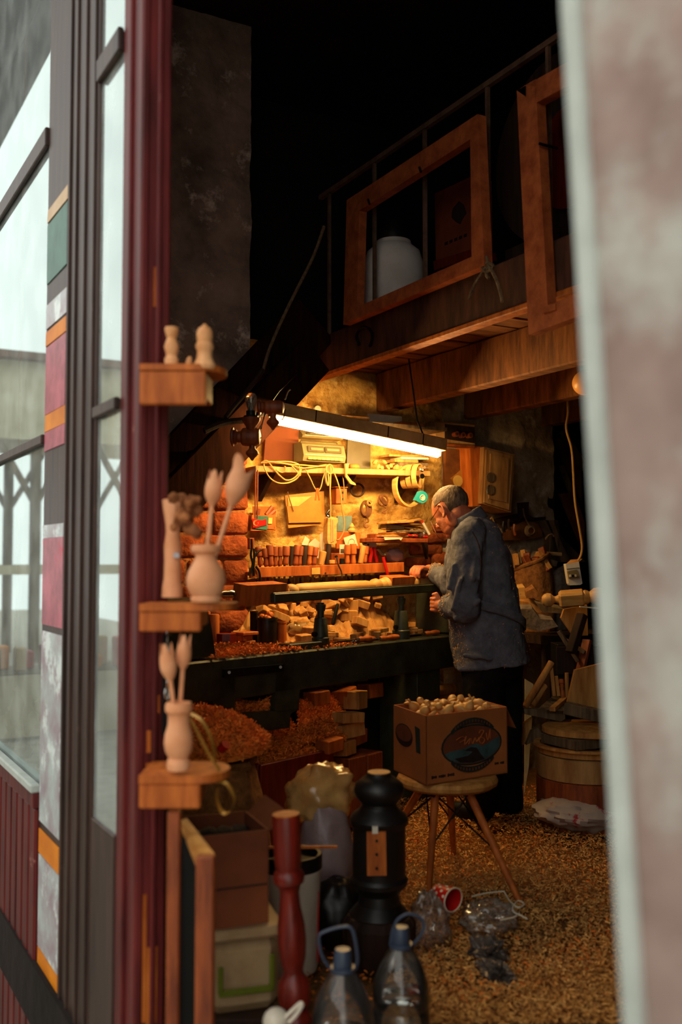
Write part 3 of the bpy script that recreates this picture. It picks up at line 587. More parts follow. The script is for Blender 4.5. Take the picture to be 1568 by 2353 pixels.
# random offcuts filling the heap behind
def lim_y(x): return 4.93 if x > 2.2 else 4.80
def vmax(u):
    p = LP(u, 0, 0); return (lim_y(p.x) - p.y) / LV.y
def ramp(x, y):
    v = (V((x, y, 0)) - LA).dot(LV); u = (V((x, y, 0)) - LA).dot(LU); e = max(0, min(1, (v - .30) / max(.1, vmax(u) - .33))); return (.883 if v < .31 else .848) + .235 * e * max(0, min(1, (u - .64) / .2))
def rq(a_, b_):
    u = .62 + 1.26 * a_; q = LP(u, .31 + (vmax(u) - .315) * b_, 0); return V((q.x, q.y, ramp(q.x, q.y) - .022 + .05 * noise.noise(q * 34)))
tag(obj('offcut_rubble', G().grid(rq, 70, 34), 'pine_block', fixn=False), 'rubble of small broken offcuts under the heap behind the lathe', 'offcuts', kind='stuff')
hp = Heap(1.3, 3.7, 3.6, 4.96, ramp); rb3 = random.Random(11); n = 0
while n < 900:
    px = rb3.uniform(640, 1018); u = lu(px, .4); v = .14 + (vmax(u) - .16) * rb3.random() ** .8; p = LP(u, v, 0); n += 1
    if p.y > lim_y(p.x) - .03 or p.x > 3.5 or (v < .34 and (u < .62 or rb3.random() < .5)): continue
    sz = sorted((rr(rb3, .022, .045), rr(rb3, .032, .066), rr(rb3, .05, .12)), reverse=True); z0 = ramp(p.x, p.y); z = hp.drop(p.x, p.y, sz[0] * .38, sz[2] * .75, .5)
    if z is None or z > z0 + (.02 if v < .34 else .085): continue
    one('wood_offcut', rblock(rb3, (p.x, p.y, z + sz[2] * .45), sz, .5 if v > .34 else .1), 'pine_block', 'pale wood offcut lying in the heap behind the lathe', 'offcut', GB)
# ================================================================== the tool wall
def kp(p): return (p - CAM).dot(FH) / FPX
def wq4(pts, Y): return [onY(a, b, Y) for a, b in pts]
def wprism(pts, Y, d): return G().prism(wq4(pts, Y), (0, d, 0))
def wbox(x0, y0, x1, y1, Y, d, ch=.003, rot=None):
    p, q = onY(x0, y0, Y), onY(x1, y1, Y); return G().box(((p.x + q.x) / 2, Y + d / 2, (p.z + q.z) / 2), (q.x - p.x, d, p.z - q.z), rot, ch)
def wtube(pts, Y, r, n=6, sm=4, closed=False, dy=None, sc=1, ox=0, oy=0):
    return G().tube([onY(ox + a * sc, oy + b * sc, Y + (dy[i % len(dy)] if dy else 0)) for i, (a, b) in enumerate(pts)], r, n, closed, sm)
def wdisc(px, py, r, Y, d, n=24, rx=None):
    c = onY(px, py, Y); k = kp(c); return G().prism([c + V((math.cos(t) * (rx or r) * k, 0, math.sin(t) * r * k)) for t in [2 * math.pi * i / n for i in range(n)]], (0, d, 0))
# shelf
sf = thing('wall_shelf', 'long pine shelf on the tool wall below the lamp', 'shelf', onY(780, 1085, 4.85))
a, b = onY(588, 1077, 4.76), onY(990, 1088, 4.76)
obj('board', G().bar(a + V((0, .11, 0)), b + V((0, .11, 0)), .22, .032, UP, .003), 'cabinet_wood', sf)
for q in (.1, .55, .9): c = a.lerp(b, q); obj('bracket', G().prism([c + V((0, .04, -.016)), c + V((0, .22, -.016)), c + V((0, .22, -.16))], (.025, 0, 0)), 'dark_wood', sf)
SY = 4.84
def shz(px): p = onY(px, 1080, 4.76); t = (p.x - a.x) / (b.x - a.x); return a.z + (b.z - a.z) * t + .0165
# radio cassette players
def radio(x0, x1, yt, yb, Y, label, keys=True):
    p, q = onY(x0, yt, Y), onY(x1, yb, Y); t = thing('cassette_radio', label, 'radio', V(((p.x + q.x) / 2, Y, q.z)))
    W, H = q.x - p.x, p.z - q.z; c = V(((p.x + q.x) / 2, Y + .05, (p.z + q.z) / 2))
    obj('body', G().prism([(p.x, Y, q.z), (p.x, Y - .012, q.z + H * .3), (p.x, Y + .01, q.z + H * .88), (p.x, Y + .03, p.z), (p.x, Y + .11, p.z), (p.x, Y + .11, q.z)], (W, 0, 0)), 'radio', t)
    for s in (-1, 1): dr = obj('cassette_door', G().box((c.x + s * W * .205, Y - .004, q.z + H * .62), (W * .39, .012, H * .34), (-.2, 0, 0), .005), 'radio_dark', t); obj('tape_window', G().box((c.x + s * W * .19, Y - .012, q.z + H * .63), (W * .3, .006, H * .14), (-.2, 0, 0), .002), 'radio', dr)
    obj('speaker_strip', G().box((c.x, Y - .008, q.z + H * .33), (W * .9, .006, .004)), 'paper', t)
    if keys:
        for i in range(8): obj('key', G().box((c.x - W * .36 + i * W * .103, Y - .014, q.z + H * .15), (W * .095, .02, H * .12), (.3, 0, 0), .002), 'yellow_paper', t)
    obj('handle', G().tube([(p.x + .01, Y + .06, p.z - .01), (p.x + .02, Y + .06, p.z + .012), (q.x - .02, Y + .06, p.z + .012), (q.x - .01, Y + .06, p.z - .01)], .005, 6), 'radio_dark', t)
radio(696, 793, 1014, 1064, 4.80, 'grey-beige twin cassette radio standing on the pine shelf')
radio(694, 788, 990, 1011, 4.90, 'second beige cassette radio peeking out above the first', False)
p = onY(640, 1066, 4.90); one('back_board', wprism([(612, 985), (688, 975), (684, 1066), (606, 1066)], 4.93, .015), 'card_dark', 'brown board leaning on the wall at the left end of the pine shelf', 'board')
one('grey_board', wprism([(800, 1000), (852, 1012), (852, 1078), (797, 1074)], 4.90, .012), 'radio_dark', 'grey board leaning on the wall right of the radio', 'board')
rb4 = random.Random(5)
for i, (x0, x1, y, h, m_, lab) in enumerate(((905, 978, 1075, 7, 'pine', 'lowest wide board of the stack at the right end of the shelf'), (915, 985, 1066, 8, 'grey_wood', 'grey board second from the bottom of the shelf-end stack'), (908, 962, 1058, 7, 'pine', 'short board third from the bottom of the shelf-end stack'), (922, 986, 1052, 5, 'paper', 'pale thin board near the top of the shelf-end stack'), (895, 960, 1046, 5, 'pine', 'slanting topmost board of the shelf-end stack'))):
    p, q = onY(x0, y, 4.80), onY(x1, y + 2, 4.80); one('board', G().bar(p + V((0, .06, 0)), q + V((0, .06, 0)), .12, h * kp(p), UP, .002), m_, lab, 'board')
for i in range(9):
    px = 862 + i * 7.2; y = 1072 + rb4.uniform(-3, 2) - (10 if i % 3 == 0 else 0); c = onY(px, y, 4.80 + rb4.uniform(0, .05))
    one('carved_scrap', G().ell(c, (.02, .014, .01), (rb4.uniform(-1, 1), rb4.uniform(-1, 1), rb4.uniform(0, 3)), 10, 6, lambda d: 1 + .4 * noise.noise(d * 2 + V((i, 0, 0)))), 'pine_block', 'small carved wood scrap on the shelf before the stacked boards', 'wood scrap', 'carved scraps on the shelf', smooth=True)
one('spindle_offcut', G().lathe([(.012, 0), (.016, .01), (.016, .05), (.011, .06)], onY(803, 1072, 4.79), (1, 0, 0), 14), 'orange_wood', 'short orange dowel lying on the shelf edge beside the radio', 'dowel', smooth=True)
# cords festooned from the shelf
S1 = dict(sc=.1467, ox=570, oy=980); CY = 4.745
cb = thing('cable_tangle', 'tangled cream electric cable looped along the shelf edge', 'cable', onY(680, 1090, CY))
for pts in (((250, 590), (270, 680), (340, 800), (460, 880), (620, 885), (760, 820), (820, 720), (830, 620), (700, 560), (500, 550), (300, 570)),
            ((220, 560), (300, 540), (400, 660), (500, 770), (600, 840), (720, 810), (810, 700), (800, 600)),
            ((300, 550), (480, 560), (570, 610), (590, 690), (530, 720), (440, 680)), ((200, 570), (400, 556), (640, 590), (850, 604), (1100, 622), (1260, 610)),
            ((330, 560), (560, 580), (700, 610), (840, 650), (1000, 640), (1230, 600)), ((690, 620), (760, 700), (815, 770), (825, 690))):
    obj('cable_loop', wtube(pts, CY, .0042, 6, 5, dy=(0, -.012, .006, -.006, .004), **S1), 'cream_cord', cb, True)
one('clothes_line', wtube(((900, 670), (980, 820), (1040, 950), (1090, 1010), (1140, 960), (1180, 800), (1220, 690)), CY, .0032, 6, 5, **S1), 'cream_cord', 'cream cord hanging in a V that carries an orange clothes peg', 'cord', smooth=True)
pk = thing('clothes_peg', 'orange plastic clothes peg clipped on the hanging cord', 'clothes peg', onY(731, 1135, CY))
for s in (-1, 1): obj('jaw', wtube(((1090 + s * 6, 965), (1090 + s * 14, 1040), (1090 + s * 30, 1160)), CY - .006, .005, 6, 3, **S1), 'orange_plastic', pk, True)
cv = thing('knotted_cord', 'cream cord knotted on the shelf with a long hanging end', 'cord', onY(760, 1100, CY))
obj('hanging_end', wtube(((1295, 610), (1296, 800), (1288, 1000), (1296, 1200), (1295, 1410)), CY - .01, .004, 6, 4, **S1), 'cream_cord', cv, True)
obj('knot', wtube(((1230, 690), (1240, 620), (1290, 600), (1330, 650), (1330, 710), (1290, 740), (1245, 720)), CY - .012, .0045, 6, 4, True, **S1), 'cream_cord', cv, True)
for i in range(3): obj('loop', wtube(((1225, 690), (1208 + 8 * i, 800), (1235 + 6 * i, 910), (1262, 915), (1272 - 5 * i, 820), (1250, 700)), CY - .005 * i, .0035, 6, 4, **S1), 'cream_cord', cv, True)
one('trailing_cable', wtube(((1310, 640), (1400, 850), (1460, 1080), (1475, 1300), (1510, 1480), (1500, 1640), (1440, 1760), (1390, 1780)), CY + .02, .0038, 6, 5, **S1), 'cream_cord', 'long cable trailing from the shelf down to the orange board', 'cable', smooth=True)
one('thin_wire', wtube(((1465, 700), (1500, 880), (1505, 1050), (1500, 1220)), CY + .06, .0028, 6, 4, **S1), 'cream_cord', 'short thin wire hanging over the perforated wooden box', 'wire', smooth=True)
S2 = dict(sc=.1722, ox=740, oy=1060)
one('masking_strap', G().prism([onY(740 + x * .1722, 1060 + y * .1722, CY) for x, y in ((310, 30), (365, 30), (340, 180), (400, 260), (452, 300), (455, 322), (380, 300), (320, 210))], (0, .012, 0)), 'cream_cord', 'beige strap loop hanging over the shelf edge by the dowel', 'strap')
# things hung on the wall
fd = thing('document_folder', 'amber plastic document folder pinned to the wall', 'folder', onY(700, 1205, 4.94))
S1p = lambda pts: [(570 + x * .1467, 980 + y * .1467) for x, y in pts]
obj('back_cover', wprism(S1p([(580, 1080), (1190, 1010), (1205, 1530), (635, 1592)]), 4.945, .012), 'folder', fd)
obj('sheet', wprism(S1p([(625, 1110), (1150, 1085), (1150, 1480), (645, 1490)]), 4.94, .003), 'yellow_paper', fd)
obj('flap', wprism(S1p([(610, 1250), (800, 1245), (1000, 1095), (1150, 1090), (1165, 1500), (640, 1510)]), 4.932, .004), 'folder', fd)
obj('stick', wtube(((620, 1020), (660, 1160), (715, 1330)), 4.925, .003, 5, 2, **S1), 'brown_cord', fd)
fb = thing('flag_box', 'small orange wooden box with a red crescent flag stuck on it', 'box', onY(606, 1220, 4.88))
P = S1p([(62, 1385), (435, 1385), (405, 1632), (40, 1635)])
obj('front', wprism(P, 4.83, .01), 'orange_wood', fb); obj('bottom', wbox(580, 1214, 632, 1219, 4.83, .12), 'orange_wood', fb)
obj('back', wbox(582, 1163, 634, 1219, 4.94, .01), 'orange_wood', fb); obj('side', wbox(631, 1183, 634, 1219, 4.84, .1), 'orange_wood', fb); obj('side', wbox(577, 1183, 580, 1219, 4.84, .1), 'orange_wood', fb)
obj('green_backing', wprism(S1p([(120, 1400), (320, 1410), (300, 1620), (110, 1600)]), 4.826, .003), 'green_sticker', fb)
fl = obj('flag', wprism(S1p([(65, 1440), (140, 1455), (220, 1470), (290, 1445), (295, 1540), (220, 1560), (140, 1580), (80, 1585)]), 4.822, .003), 'red_plastic', fb)
cx, cy = 124, 1513
def crescent():
    o = [(cx + 44 * math.cos(t), cy + 44 * math.sin(t)) for t in np.linspace(.7, 2 * math.pi - .7, 18)]; i = [(cx + 13 + 33 * math.cos(t), cy + 33 * math.sin(t)) for t in np.linspace(2 * math.pi - .75, .75, 18)]; return o + i
obj('crescent', wprism(S1p(crescent()), 4.8205, .002), 'cream_cord', fl)
obj('star', wprism(S1p([(160 + (16 if i % 2 == 0 else 6) * math.cos(math.pi + i * math.pi / 5), 1512 + (16 if i % 2 == 0 else 6) * math.sin(math.pi + i * math.pi / 5)) for i in range(10)]), 4.8205, .002), 'cream_cord', fl)
obj('stamp', wprism(S1p([(325, 1430), (385, 1430), (378, 1525), (318, 1525)]), 4.826, .003), 'yellow_paper', fb)
for i, (x0, y0, x1, y1) in enumerate(((285, 1385, 380, 1260), (330, 1400, 420, 1320), (150, 1400, 170, 1290))): obj('wooden_peg', wtube(((x0, y0), (x1, y1)), 4.87, .012, 8, 0, **S1), 'handle_wood', fb)
pb = thing('perforated_box', 'small orange wooden box with two dark holes hung on the wall', 'box', onY(785, 1158, 4.9))
obj('body', wbox(773, 1121, 798, 1158, 4.86, .09), 'orange_wood', pb)
for y in (1132, 1147): obj('hole', wdisc(789, y, 3.1, 4.859, .004, 16), 'black', pb)
obj('lid', wbox(771, 1118, 800, 1121, 4.85, .1), 'orange_wood', pb)
for px, nm in ((587.5, 'left'), (592.5, 'right')): one('hanging_rod', G().cyl(onY(px, 1080, 4.74), onY(px - 1, 1192, 4.76), .004, n=8), 'handle_wood', nm + ' one of two thin rods hanging from the shelf above the flag box', 'rod')
h1 = thing('wire_coil', 'rusty coil of wire with a ring hung left on the tool wall', 'wire coil', onY(842, 1210, 4.95))
for i in range(5): obj('turn', wtube([(590 + (70 - i * 9) * math.cos(t) - i * 6, 640 + (110 - i * 8) * math.sin(t)) for t in np.linspace(0, 2 * math.pi, 11)[:-1]], 4.935 - i * .006, .006, 5, 2, True, **S2), 'brown_cord', h1, True)
obj('ring', wtube([(640 + 32 * math.cos(t), 555 + 34 * math.sin(t)) for t in np.linspace(0, 2 * math.pi, 11)[:-1]], 4.91, .007, 6, 2, True, **S2), 'pine', h1, True)
obj('tail', wtube(((600, 730), (620, 800), (580, 820), (565, 860), (590, 885), (620, 860)), 4.93, .005, 6, 4, **S2), 'brown_cord', h1, True)
h2 = thing('wire_coil', 'smaller tangled wire bundle hung right of the rusty coil', 'wire coil', onY(880, 1178, 4.95))
for i in range(3): obj('turn', wtube([(818 + (62 - i * 14) * math.cos(t), 525 + (70 - i * 10) * math.sin(t + i)) for t in np.linspace(0, 2 * math.pi, 11)[:-1]], 4.94 - i * .006, .006, 5, 2, True, **S2), 'brown_cord', h2, True)
obj('tail', wtube(((820, 590), (860, 640), (810, 680), (850, 700)), 4.93, .005, 6, 4, **S2), 'brown_cord', h2, True)
one('dark_hoop', wtube([(475 + 85 * math.cos(t), 385 + 85 * math.sin(t)) for t in np.linspace(0, 2 * math.pi, 15)[:-1]], 4.94, .006, 6, 2, True, **S2), 'dark_wood', 'thin dark hoop hung in the shadow under the shelf', 'hoop', smooth=True)
# bentwood hoops on a peg, tape measure
def hoop(px, py, rx, ry, wd, Y, label, tilt=.35):
    c = onY(px, py, Y); k = kp(c); g = G(); n = 40; vs = []; fs = []; ax = V((math.sin(tilt), -math.cos(tilt), 0)); sx = V((math.cos(tilt), math.sin(tilt), 0))
    for i in range(n):
        t = 2 * math.pi * i / n
        for (rf, d) in ((1, 0), (1, wd), (.9, wd), (.9, 0)): vs.append(c + (sx * rx * math.cos(t) + UP * ry * math.sin(t)) * k * rf - ax * d)
    for i in range(n):
        j = (i + 1) % n
        for q in range(4): fs.append((i * 4 + q, i * 4 + (q + 1) % 4, j * 4 + (q + 1) % 4, j * 4 + q))
    return one('bentwood_hoop', g.add(vs, fs), 'fresh_wood', label, 'hoop', 'hoops hung on the wall peg', smooth=True)
hoop(943, 1116, 45, 49, .035, 4.80, 'largest pale bentwood hoop hanging at the right end of the shelf', .2)
hoop(938, 1096, 21, 27, .03, 4.84, 'leftmost small bentwood hoop inside the largest hoop', .6); hoop(951, 1094, 22, 28, .03, 4.80, 'middle small bentwood hoop inside the largest hoop', .6); hoop(966, 1093, 22, 28, .03, 4.74, 'foremost small bentwood hoop right of the largest hoop', .5)
pg2 = thing('peg_hook', 'metal hook with round weight holding the tape measure', 'hook', onY(972, 1080, 4.72))
obj('peg', G().cyl(onY(976, 1074, 4.70), onY(976, 1074, 4.98), .008, n=10), 'handle_wood', pg2, True)
obj('hook', wtube(((1325, 85), (1315, 120), (1340, 135), (1352, 110)), 4.70, .004, 6, 4, **S2), 'chrome', pg2, True); obj('weight', wdisc(971, 1094, 6, 4.69, .012), 'chrome', pg2, True)
obj('wire', wtube(((1335, 240), (1338, 330), (1335, 395)), 4.695, .002, 5, 0, **S2), 'steel', pg2)
tm = thing('tape_measure', 'teal tape measure with white round label hanging on the wall', 'tape measure', onY(971, 1155, 4.70))
obj('case', G().prism([onY(740 + x * .1722, 1060 + y * .1722, 4.69) for x, y in ((1312, 400), (1335, 393), (1375, 405), (1405, 435), (1415, 475), (1405, 520), (1375, 550), (1335, 560), (1295, 548), (1265, 528), (1250, 518), (1285, 455))], (0, .03, 0)), 'teal', tm)
obj('label_disc', wdisc(740 + 1347 * .1722, 1060 + 485 * .1722, 7.2, 4.687, .004), 'white_plastic', tm); obj('label_arc', wtube([(1347 + 26 * math.cos(t), 485 + 28 * math.sin(t)) for t in np.linspace(2.4, 5.2, 8)], 4.686, .0018, 5, 0, **S2), 'print_dark', tm)
obj('blade_tip', G().box(onY(740 + 1252 * .1722, 1060 + 520 * .1722, 4.70), (.008, .016, .01)), 'chrome', tm)
# right bracket shelf with its clutter
rs = thing('bracket_shelf', 'short dusty plank shelf heaped with veneer and papers beside the worker head', 'shelf', onY(925, 1245, 4.85))
obj('board', wbox(862, 1236, 985, 1247, 4.74, .22), 'handle_wood', rs); obj('cleat', wbox(864, 1226, 884, 1240, 4.80, .1), 'handle_wood', rs); obj('bracket', wprism([(975, 1247), (984, 1247), (984, 1285)], 4.88, .03), 'dark_wood', rs)
one('oval_tray', G().lathe([(.055, 0), (.085, .008), (.093, .02), (.086, .022), (.05, .012), (.001, .011)], onY(906, 1233, 4.84), UP, 26, cap=False), 'pine', 'round shallow wooden tray on the bracket shelf', 'tray', smooth=True, fixn=False)
one('flat_carton', wbox(888, 1206, 930, 1218, 4.80, .09, .002, (.0, .1, 0)), 'radio', 'small grey carton lying on the round tray', 'carton')
one('paper_sheet', wprism([(883, 1234), (926, 1235), (922, 1242), (918, 1239), (885, 1241)], 4.73, .004), 'paper', 'white paper sheets drooping over the bracket shelf edge', 'paper')
for i in range(22):
    q = rb4.uniform(0, 1); p0 = onY(878 + 45 * q, 1208 - 8 * q + rb4.uniform(-4, 8), 4.80 + rb4.uniform(0, .1)); p1 = onY(935 + 40 * q, 1196 + rb4.uniform(-4, 22), 4.82 + rb4.uniform(0, .1))
    one('veneer_strip', G().bar(p0, p1, .03, .004, (rb4.uniform(-.4, .4), -.3, 1)).wob(.006, 9, i), 'pine' if i % 3 else 'fresh_wood', 'thin curled veneer strip strewn on the bracket shelf', 'veneer strip', 'veneer strips on the bracket shelf')
for i, (x0, x1, y, m_, lab) in enumerate(((866, 945, 1232, 'pine', 'lower flat board under the tray on the bracket shelf'), (900, 962, 1222, 'grey_wood', 'upper grey board beside the tray on the bracket shelf'), (878, 940, 1202, 'pine', 'slanting board on top of the bracket shelf clutter'))):
    p, q = onY(x0, y, 4.80), onY(x1, y - 2 * (i == 2) - 1, 4.82); one('board', G().bar(p, q, .10, .012, UP, .002), m_, lab, 'board')
mk = thing('marker_pen', 'white marker pen with red cap standing on the bracket shelf', 'pen', onY(986, 1229, 4.78))
obj('barrel', G().cyl(onY(987, 1228, 4.77), onY(972, 1201, 4.77), .008, n=12), 'white_plastic', mk, True); obj('cap', G().cyl(onY(972, 1201, 4.77), onY(969, 1196, 4.77), .0075, .005, n=12), 'red_plastic', mk, True)
for i, (px, py) in enumerate(((943, 1230), (955, 1231), (978, 1233))): one('red_peg', G().capsule(onY(px - 3, py, 4.75), onY(px + 4, py + 1, 4.75), .006, n=8), 'red_plastic', ('left', 'middle', 'right')[i] + ' red plastic peg on the edge of the bracket shelf', 'peg', smooth=True)
for i in range(5): one('sponge_scrap', G().ell(onY(946 + 8 * i, 1222 + (i % 2) * 4, 4.80), (.018, .014, .014), None, 10, 7, lambda d: 1 + .5 * noise.noise(d * 3 + V((i * 3, 0, 0)))), 'paper' if i % 2 else 'sack_grey', 'crumpled grey scrap beside the pen on the bracket shelf', 'scrap', 'crumpled scraps by the pen')
# carved column, pad, cards behind the rack
cc = thing('carved_column', 'pale carved wooden column standing on the chisel rack', 'column', onY(764, 1300, 4.9))
obj('shaft', G().prism([onY(x, y, 4.84) for x, y in ((754, 1190), (760, 1187), (776, 1190), (777, 1198), (774, 1204), (774, 1248), (768, 1252), (755, 1249), (752, 1240))], (0, .05, 0)).wob(.003, 14), 'fresh_wood', cc, True); obj('stem', wbox(751, 1250, 760, 1296, 4.86, .03), 'handle_wood', cc)
for y0, y1 in ((1192, 1246), (1194, 1244)): obj('flute', wtube(((762 + (y0 - 1192) * 2, y0), (762 + (y0 - 1192) * 2, y1)), 4.838, .004, 6, 0), 'pale_wood', cc)
one('tap_fitting', wtube(((100, 650), (70, 690), (60, 720), (100, 740), (80, 700)), 4.82, .006, 8, 4, sc=.1722, ox=740, oy=1060), 'chrome', 'shiny chrome clip above the carved column', 'clip', smooth=True)
one('abrasive_pad', wprism([(776, 1186), (809, 1185), (809, 1206), (802, 1220), (775, 1221)], 4.93, .012), 'blue_pad', 'grey-blue abrasive pad pinned to the wall', 'pad')
one('pear_finial', G().lathe([(.022, 0), (.024, .008), (.014, .02), (.016, .03), (.004, .05)], onY(809, 1222, 4.9), UP, 16), 'fresh_wood', 'small pear-shaped finial on top of the orange board', 'finial', smooth=True)
one('orange_board', wbox(773, 1222, 828, 1262, 4.90, .012), 'orange_wood', 'square orange board propped behind the chisel handles', 'board')
cdw = thing('sketch_card', 'white card with a pencilled arch propped on the orange board', 'card', onY(806, 1255, 4.88)); obj('card', wprism([(790, 1236), (816, 1227), (823, 1254), (796, 1259)], 4.885, .003), 'paper', cdw)
obj('pencil_line', wtube(((800, 1250), (803, 1241), (810, 1238), (815, 1243), (814, 1249)), 4.883, .0008, 4, 4), 'print_dark', cdw)
lc = thing('label_card', 'small white printed label card standing left of two chisel handles', 'card', onY(787, 1272, 4.85)); obj('card', wbox(781, 1251, 793, 1273, 4.86, .003, 0), 'paper', lc)
for i in range(4): obj('print_line', wbox(783, 1262 + i * 2.4, 791, 1263 + i * 2.4, 4.858, .002, 0), 'print_dark', lc)
lf = thing('leaflet', 'cream leaflet with red top edge behind the red pliers', 'leaflet', onY(848, 1258, 4.9)); obj('sheet', wprism([(830, 1240), (861, 1232), (867, 1256), (838, 1262)], 4.90, .004), 'paper', lf); obj('red_edge', wprism([(837, 1237), (857, 1230), (861, 1233), (840, 1239)], 4.898, .003), 'red_plastic', lf); obj('seal', wdisc(847, 1252, 2.6, 4.897, .003), 'red_wood', lf); obj('print_block', wbox(836, 1244, 843, 1249, 4.897, .003, 0), 'print_dark', lf)
for i, pts in enumerate((((660, 1256), (670, 1241), (680, 1252), (678, 1262), (662, 1262)), ((694, 1250), (702, 1232), (712, 1240), (706, 1256), (696, 1258)), ((709, 1250), (724, 1237), (735, 1246), (731, 1270), (712, 1262)), ((724, 1262), (734, 1262), (733, 1284), (726, 1280)), ((735, 1228), (742, 1222), (744, 1262), (737, 1268)))):
    one('paper_scrap', wprism(pts, 4.92 - .004 * i, .002), 'yellow_paper' if i == 0 else 'paper', ('leftmost yellowed', 'tall folded', 'largest crumpled', 'lowest torn', 'rightmost narrow')[i] + ' paper scrap tucked behind the chisel handles', 'paper')
# ------------------------------------------------------------------ chisel rack
rk = thing('chisel_rack', 'long orange plank rack holding chisel handles along the tool wall', 'rack', onY(750, 1325, 4.85))
a, b = onY(574, 1316, 4.79), onY(927, 1303, 4.79); obj('front_board', G().bar(a, b, .022, .054, UP, .002), 'orange_wood', rk); obj('ledge', G().bar(a + V((0, .09, -.006)), b + V((0, .09, -.006)), .17, .02, UP), 'orange_wood', rk)
obj('paper_label', wprism([(717, 1305), (736, 1304), (736, 1319), (717, 1320)], 4.775, .003), 'yellow_paper', rk); obj('screw', wdisc(749, 1317, 2, 4.775, .006, 10), 'steel', rk)
def rkz(px): p = onY(px, 1310, 4.79); t = (p.x - a.x) / (b.x - a.x); return a.z + (b.z - a.z) * t + .006
ORD = ['first', 'second', 'third', 'fourth', 'fifth', 'sixth', 'seventh', 'eighth', 'ninth', 'tenth', 'eleventh', 'twelfth', 'thirteenth', 'fourteenth', 'fifteenth', 'sixteenth', 'seventeenth', 'eighteenth']
C6 = lambda x, y: (560 + x * .1403, 1230 + y * .1403); C7 = lambda x, y: (760 + x * .153, 1230 + y * .153)
hd = [(C6(240, 190), C6(285, 500), 45, 0), (C6(345, 215), C6(378, 510), 45, 0), (C6(425, 160), C6(450, 505), 47, 0), (C6(520, 185), C6(522, 505), 42, 0), (C6(605, 190), C6(598, 500), 38, 0), (C6(700, 180), C6(685, 490), 50, 0), (C6(795, 180), C6(780, 495), 40, 1), (C6(890, 165), C6(848, 495), 50, 0), (C6(945, 178), C6(915, 490), 34, 0), (C6(1012, 165), C6(985, 490), 52, 1), (C6(1102, 175), C6(1075, 485), 42, 2), (C6(1182, 195), C6(1150, 485), 42, 0), (C6(1310, 265), C6(1265, 485), 52, 3), (C6(1395, 145), C6(1372, 480), 38, 1), (C7(255, 145), C7(250, 430), 42, 2), (C7(340, 130), C7(340, 440), 46, 2), (C7(500, 160), C7(452, 420), 46, 3), (C7(555, 165), C7(520, 410), 30, 2)]
for i, (tp, bt, w_, kd) in enumerate(hd):
    Y = 4.86 - (i % 3) * .012; p, q = onY(bt[0], bt[1], Y), onY(tp[0], tp[1], Y); p.z = max(p.z, rkz(bt[0]) + .001); L_ = (q - p).length; r = w_ * .175 * kp(q)
    pr = [(r * .62, 0), (r * .8, .006), (r * .86, L_ * .12), (r * .66, L_ * .38), (r * .76, L_ * .5), (r, L_ * .52), (r * 1.02, L_ * .95), (r * .9, L_)] if kd in (0, 2) else [(r * .8, 0), (r * .84, L_ * .3), (r, L_ * .94), (r * .85, L_)]
    hn = {0: 'reddish turned', 1: 'straight dark', 2: 'brown shouldered', 3: 'pale conical'}[kd]
    t = thing('rack_chisel', ORD[i] + ' from the left, a ' + hn + ' chisel handle in the rack', 'chisel', p, group='chisel handles in the rack')
    obj('grip', G().lathe(pr, p, q - p, 16), {0: 'handle_wood', 1: 'dark_wood', 2: 'orange_wood', 3: 'pine'}[kd], t, True); obj('blade', G().box(p + V((0, .012, -.05)), (.012, .004, .1)), 'steel', t)
def rkth(name, x0, y0, x1, y1, Y, d, m_, lab, cat): return one(name, wbox(x0, y0, x1, y1, Y, d), m_, lab, cat)
rkth('wood_bit', 759, 1287, 771, 1296, 4.82, .04, 'pine_block', 'small pale block on the rack between the handles', 'wood block'); rkth('wood_bit', 762, 1271, 793, 1296, 4.90, .03, 'orange_wood', 'orange block behind the label card on the rack', 'wood block'); rkth('black_stopper', 784, 1283, 793, 1297, 4.83, .02, 'black', 'small black stopper standing on the rack', 'cap')
pl = thing('red_pliers', 'bright red handled pliers standing head down on the rack', 'pliers', onY(858, 1292, 4.84))
for pts in (((600, 190), (625, 260), (605, 340), (598, 405)), ((680, 190), (665, 260), (690, 340), (702, 405))): obj('grip', wtube(pts, 4.83, .011, 8, 3, sc=.153, ox=760, oy=1230), 'red_plastic', pl, True)
obj('joint', wdisc(858, 1262, 5, 4.84, .02), 'red_plastic', pl)
rt = thing('red_handled_pincers', 'steel pincers with a long red handle hanging over the rack', 'pincers', onY(882, 1290, 4.76)); obj('jaws', wtube(((700, 200), (740, 240), (790, 300), (820, 290)), 4.77, .008, 8, 3, sc=.153, ox=760, oy=1230), 'steel', rt, True); obj('grip', wtube(((790, 330), (820, 450), (860, 590)), 4.765, .009, 8, 3, sc=.153, ox=760, oy=1230), 'red_plastic', rt, True)
sc_ = thing('hanging_calipers', 'thin steel calipers hooked over the middle of the rack', 'calipers', onY(778, 1310, 4.76)); obj('leg', wtube(((90, 320), (110, 430), (160, 540), (175, 640)), 4.765, .004, 6, 3, sc=.153, ox=760, oy=1230), 'steel', sc_, True); obj('head', wdisc(774, 1279, 3, 4.765, .01), 'iron', sc_)
hc = thing('hanging_clamps', 'black hand clamps hanging from a nail at the left end of the rack', 'clamp', onY(578, 1320, 4.76))
for pts in (((130, 60), (135, 200), (120, 330), (150, 480), (90, 640)), ((170, 220), (175, 380), (165, 520), (170, 670)), ((290, 235), (220, 290), (170, 380), (140, 520), (90, 660)), ((200, 510), (250, 580), (270, 680), (275, 780))): obj('jaw', wtube(pts, 4.77, .006, 6, 3, sc=.1403, ox=560, oy=1230), 'iron', hc, True)
obj('block', wbox(574, 1236, 585, 1262, 4.77, .03), 'handle_wood', hc)
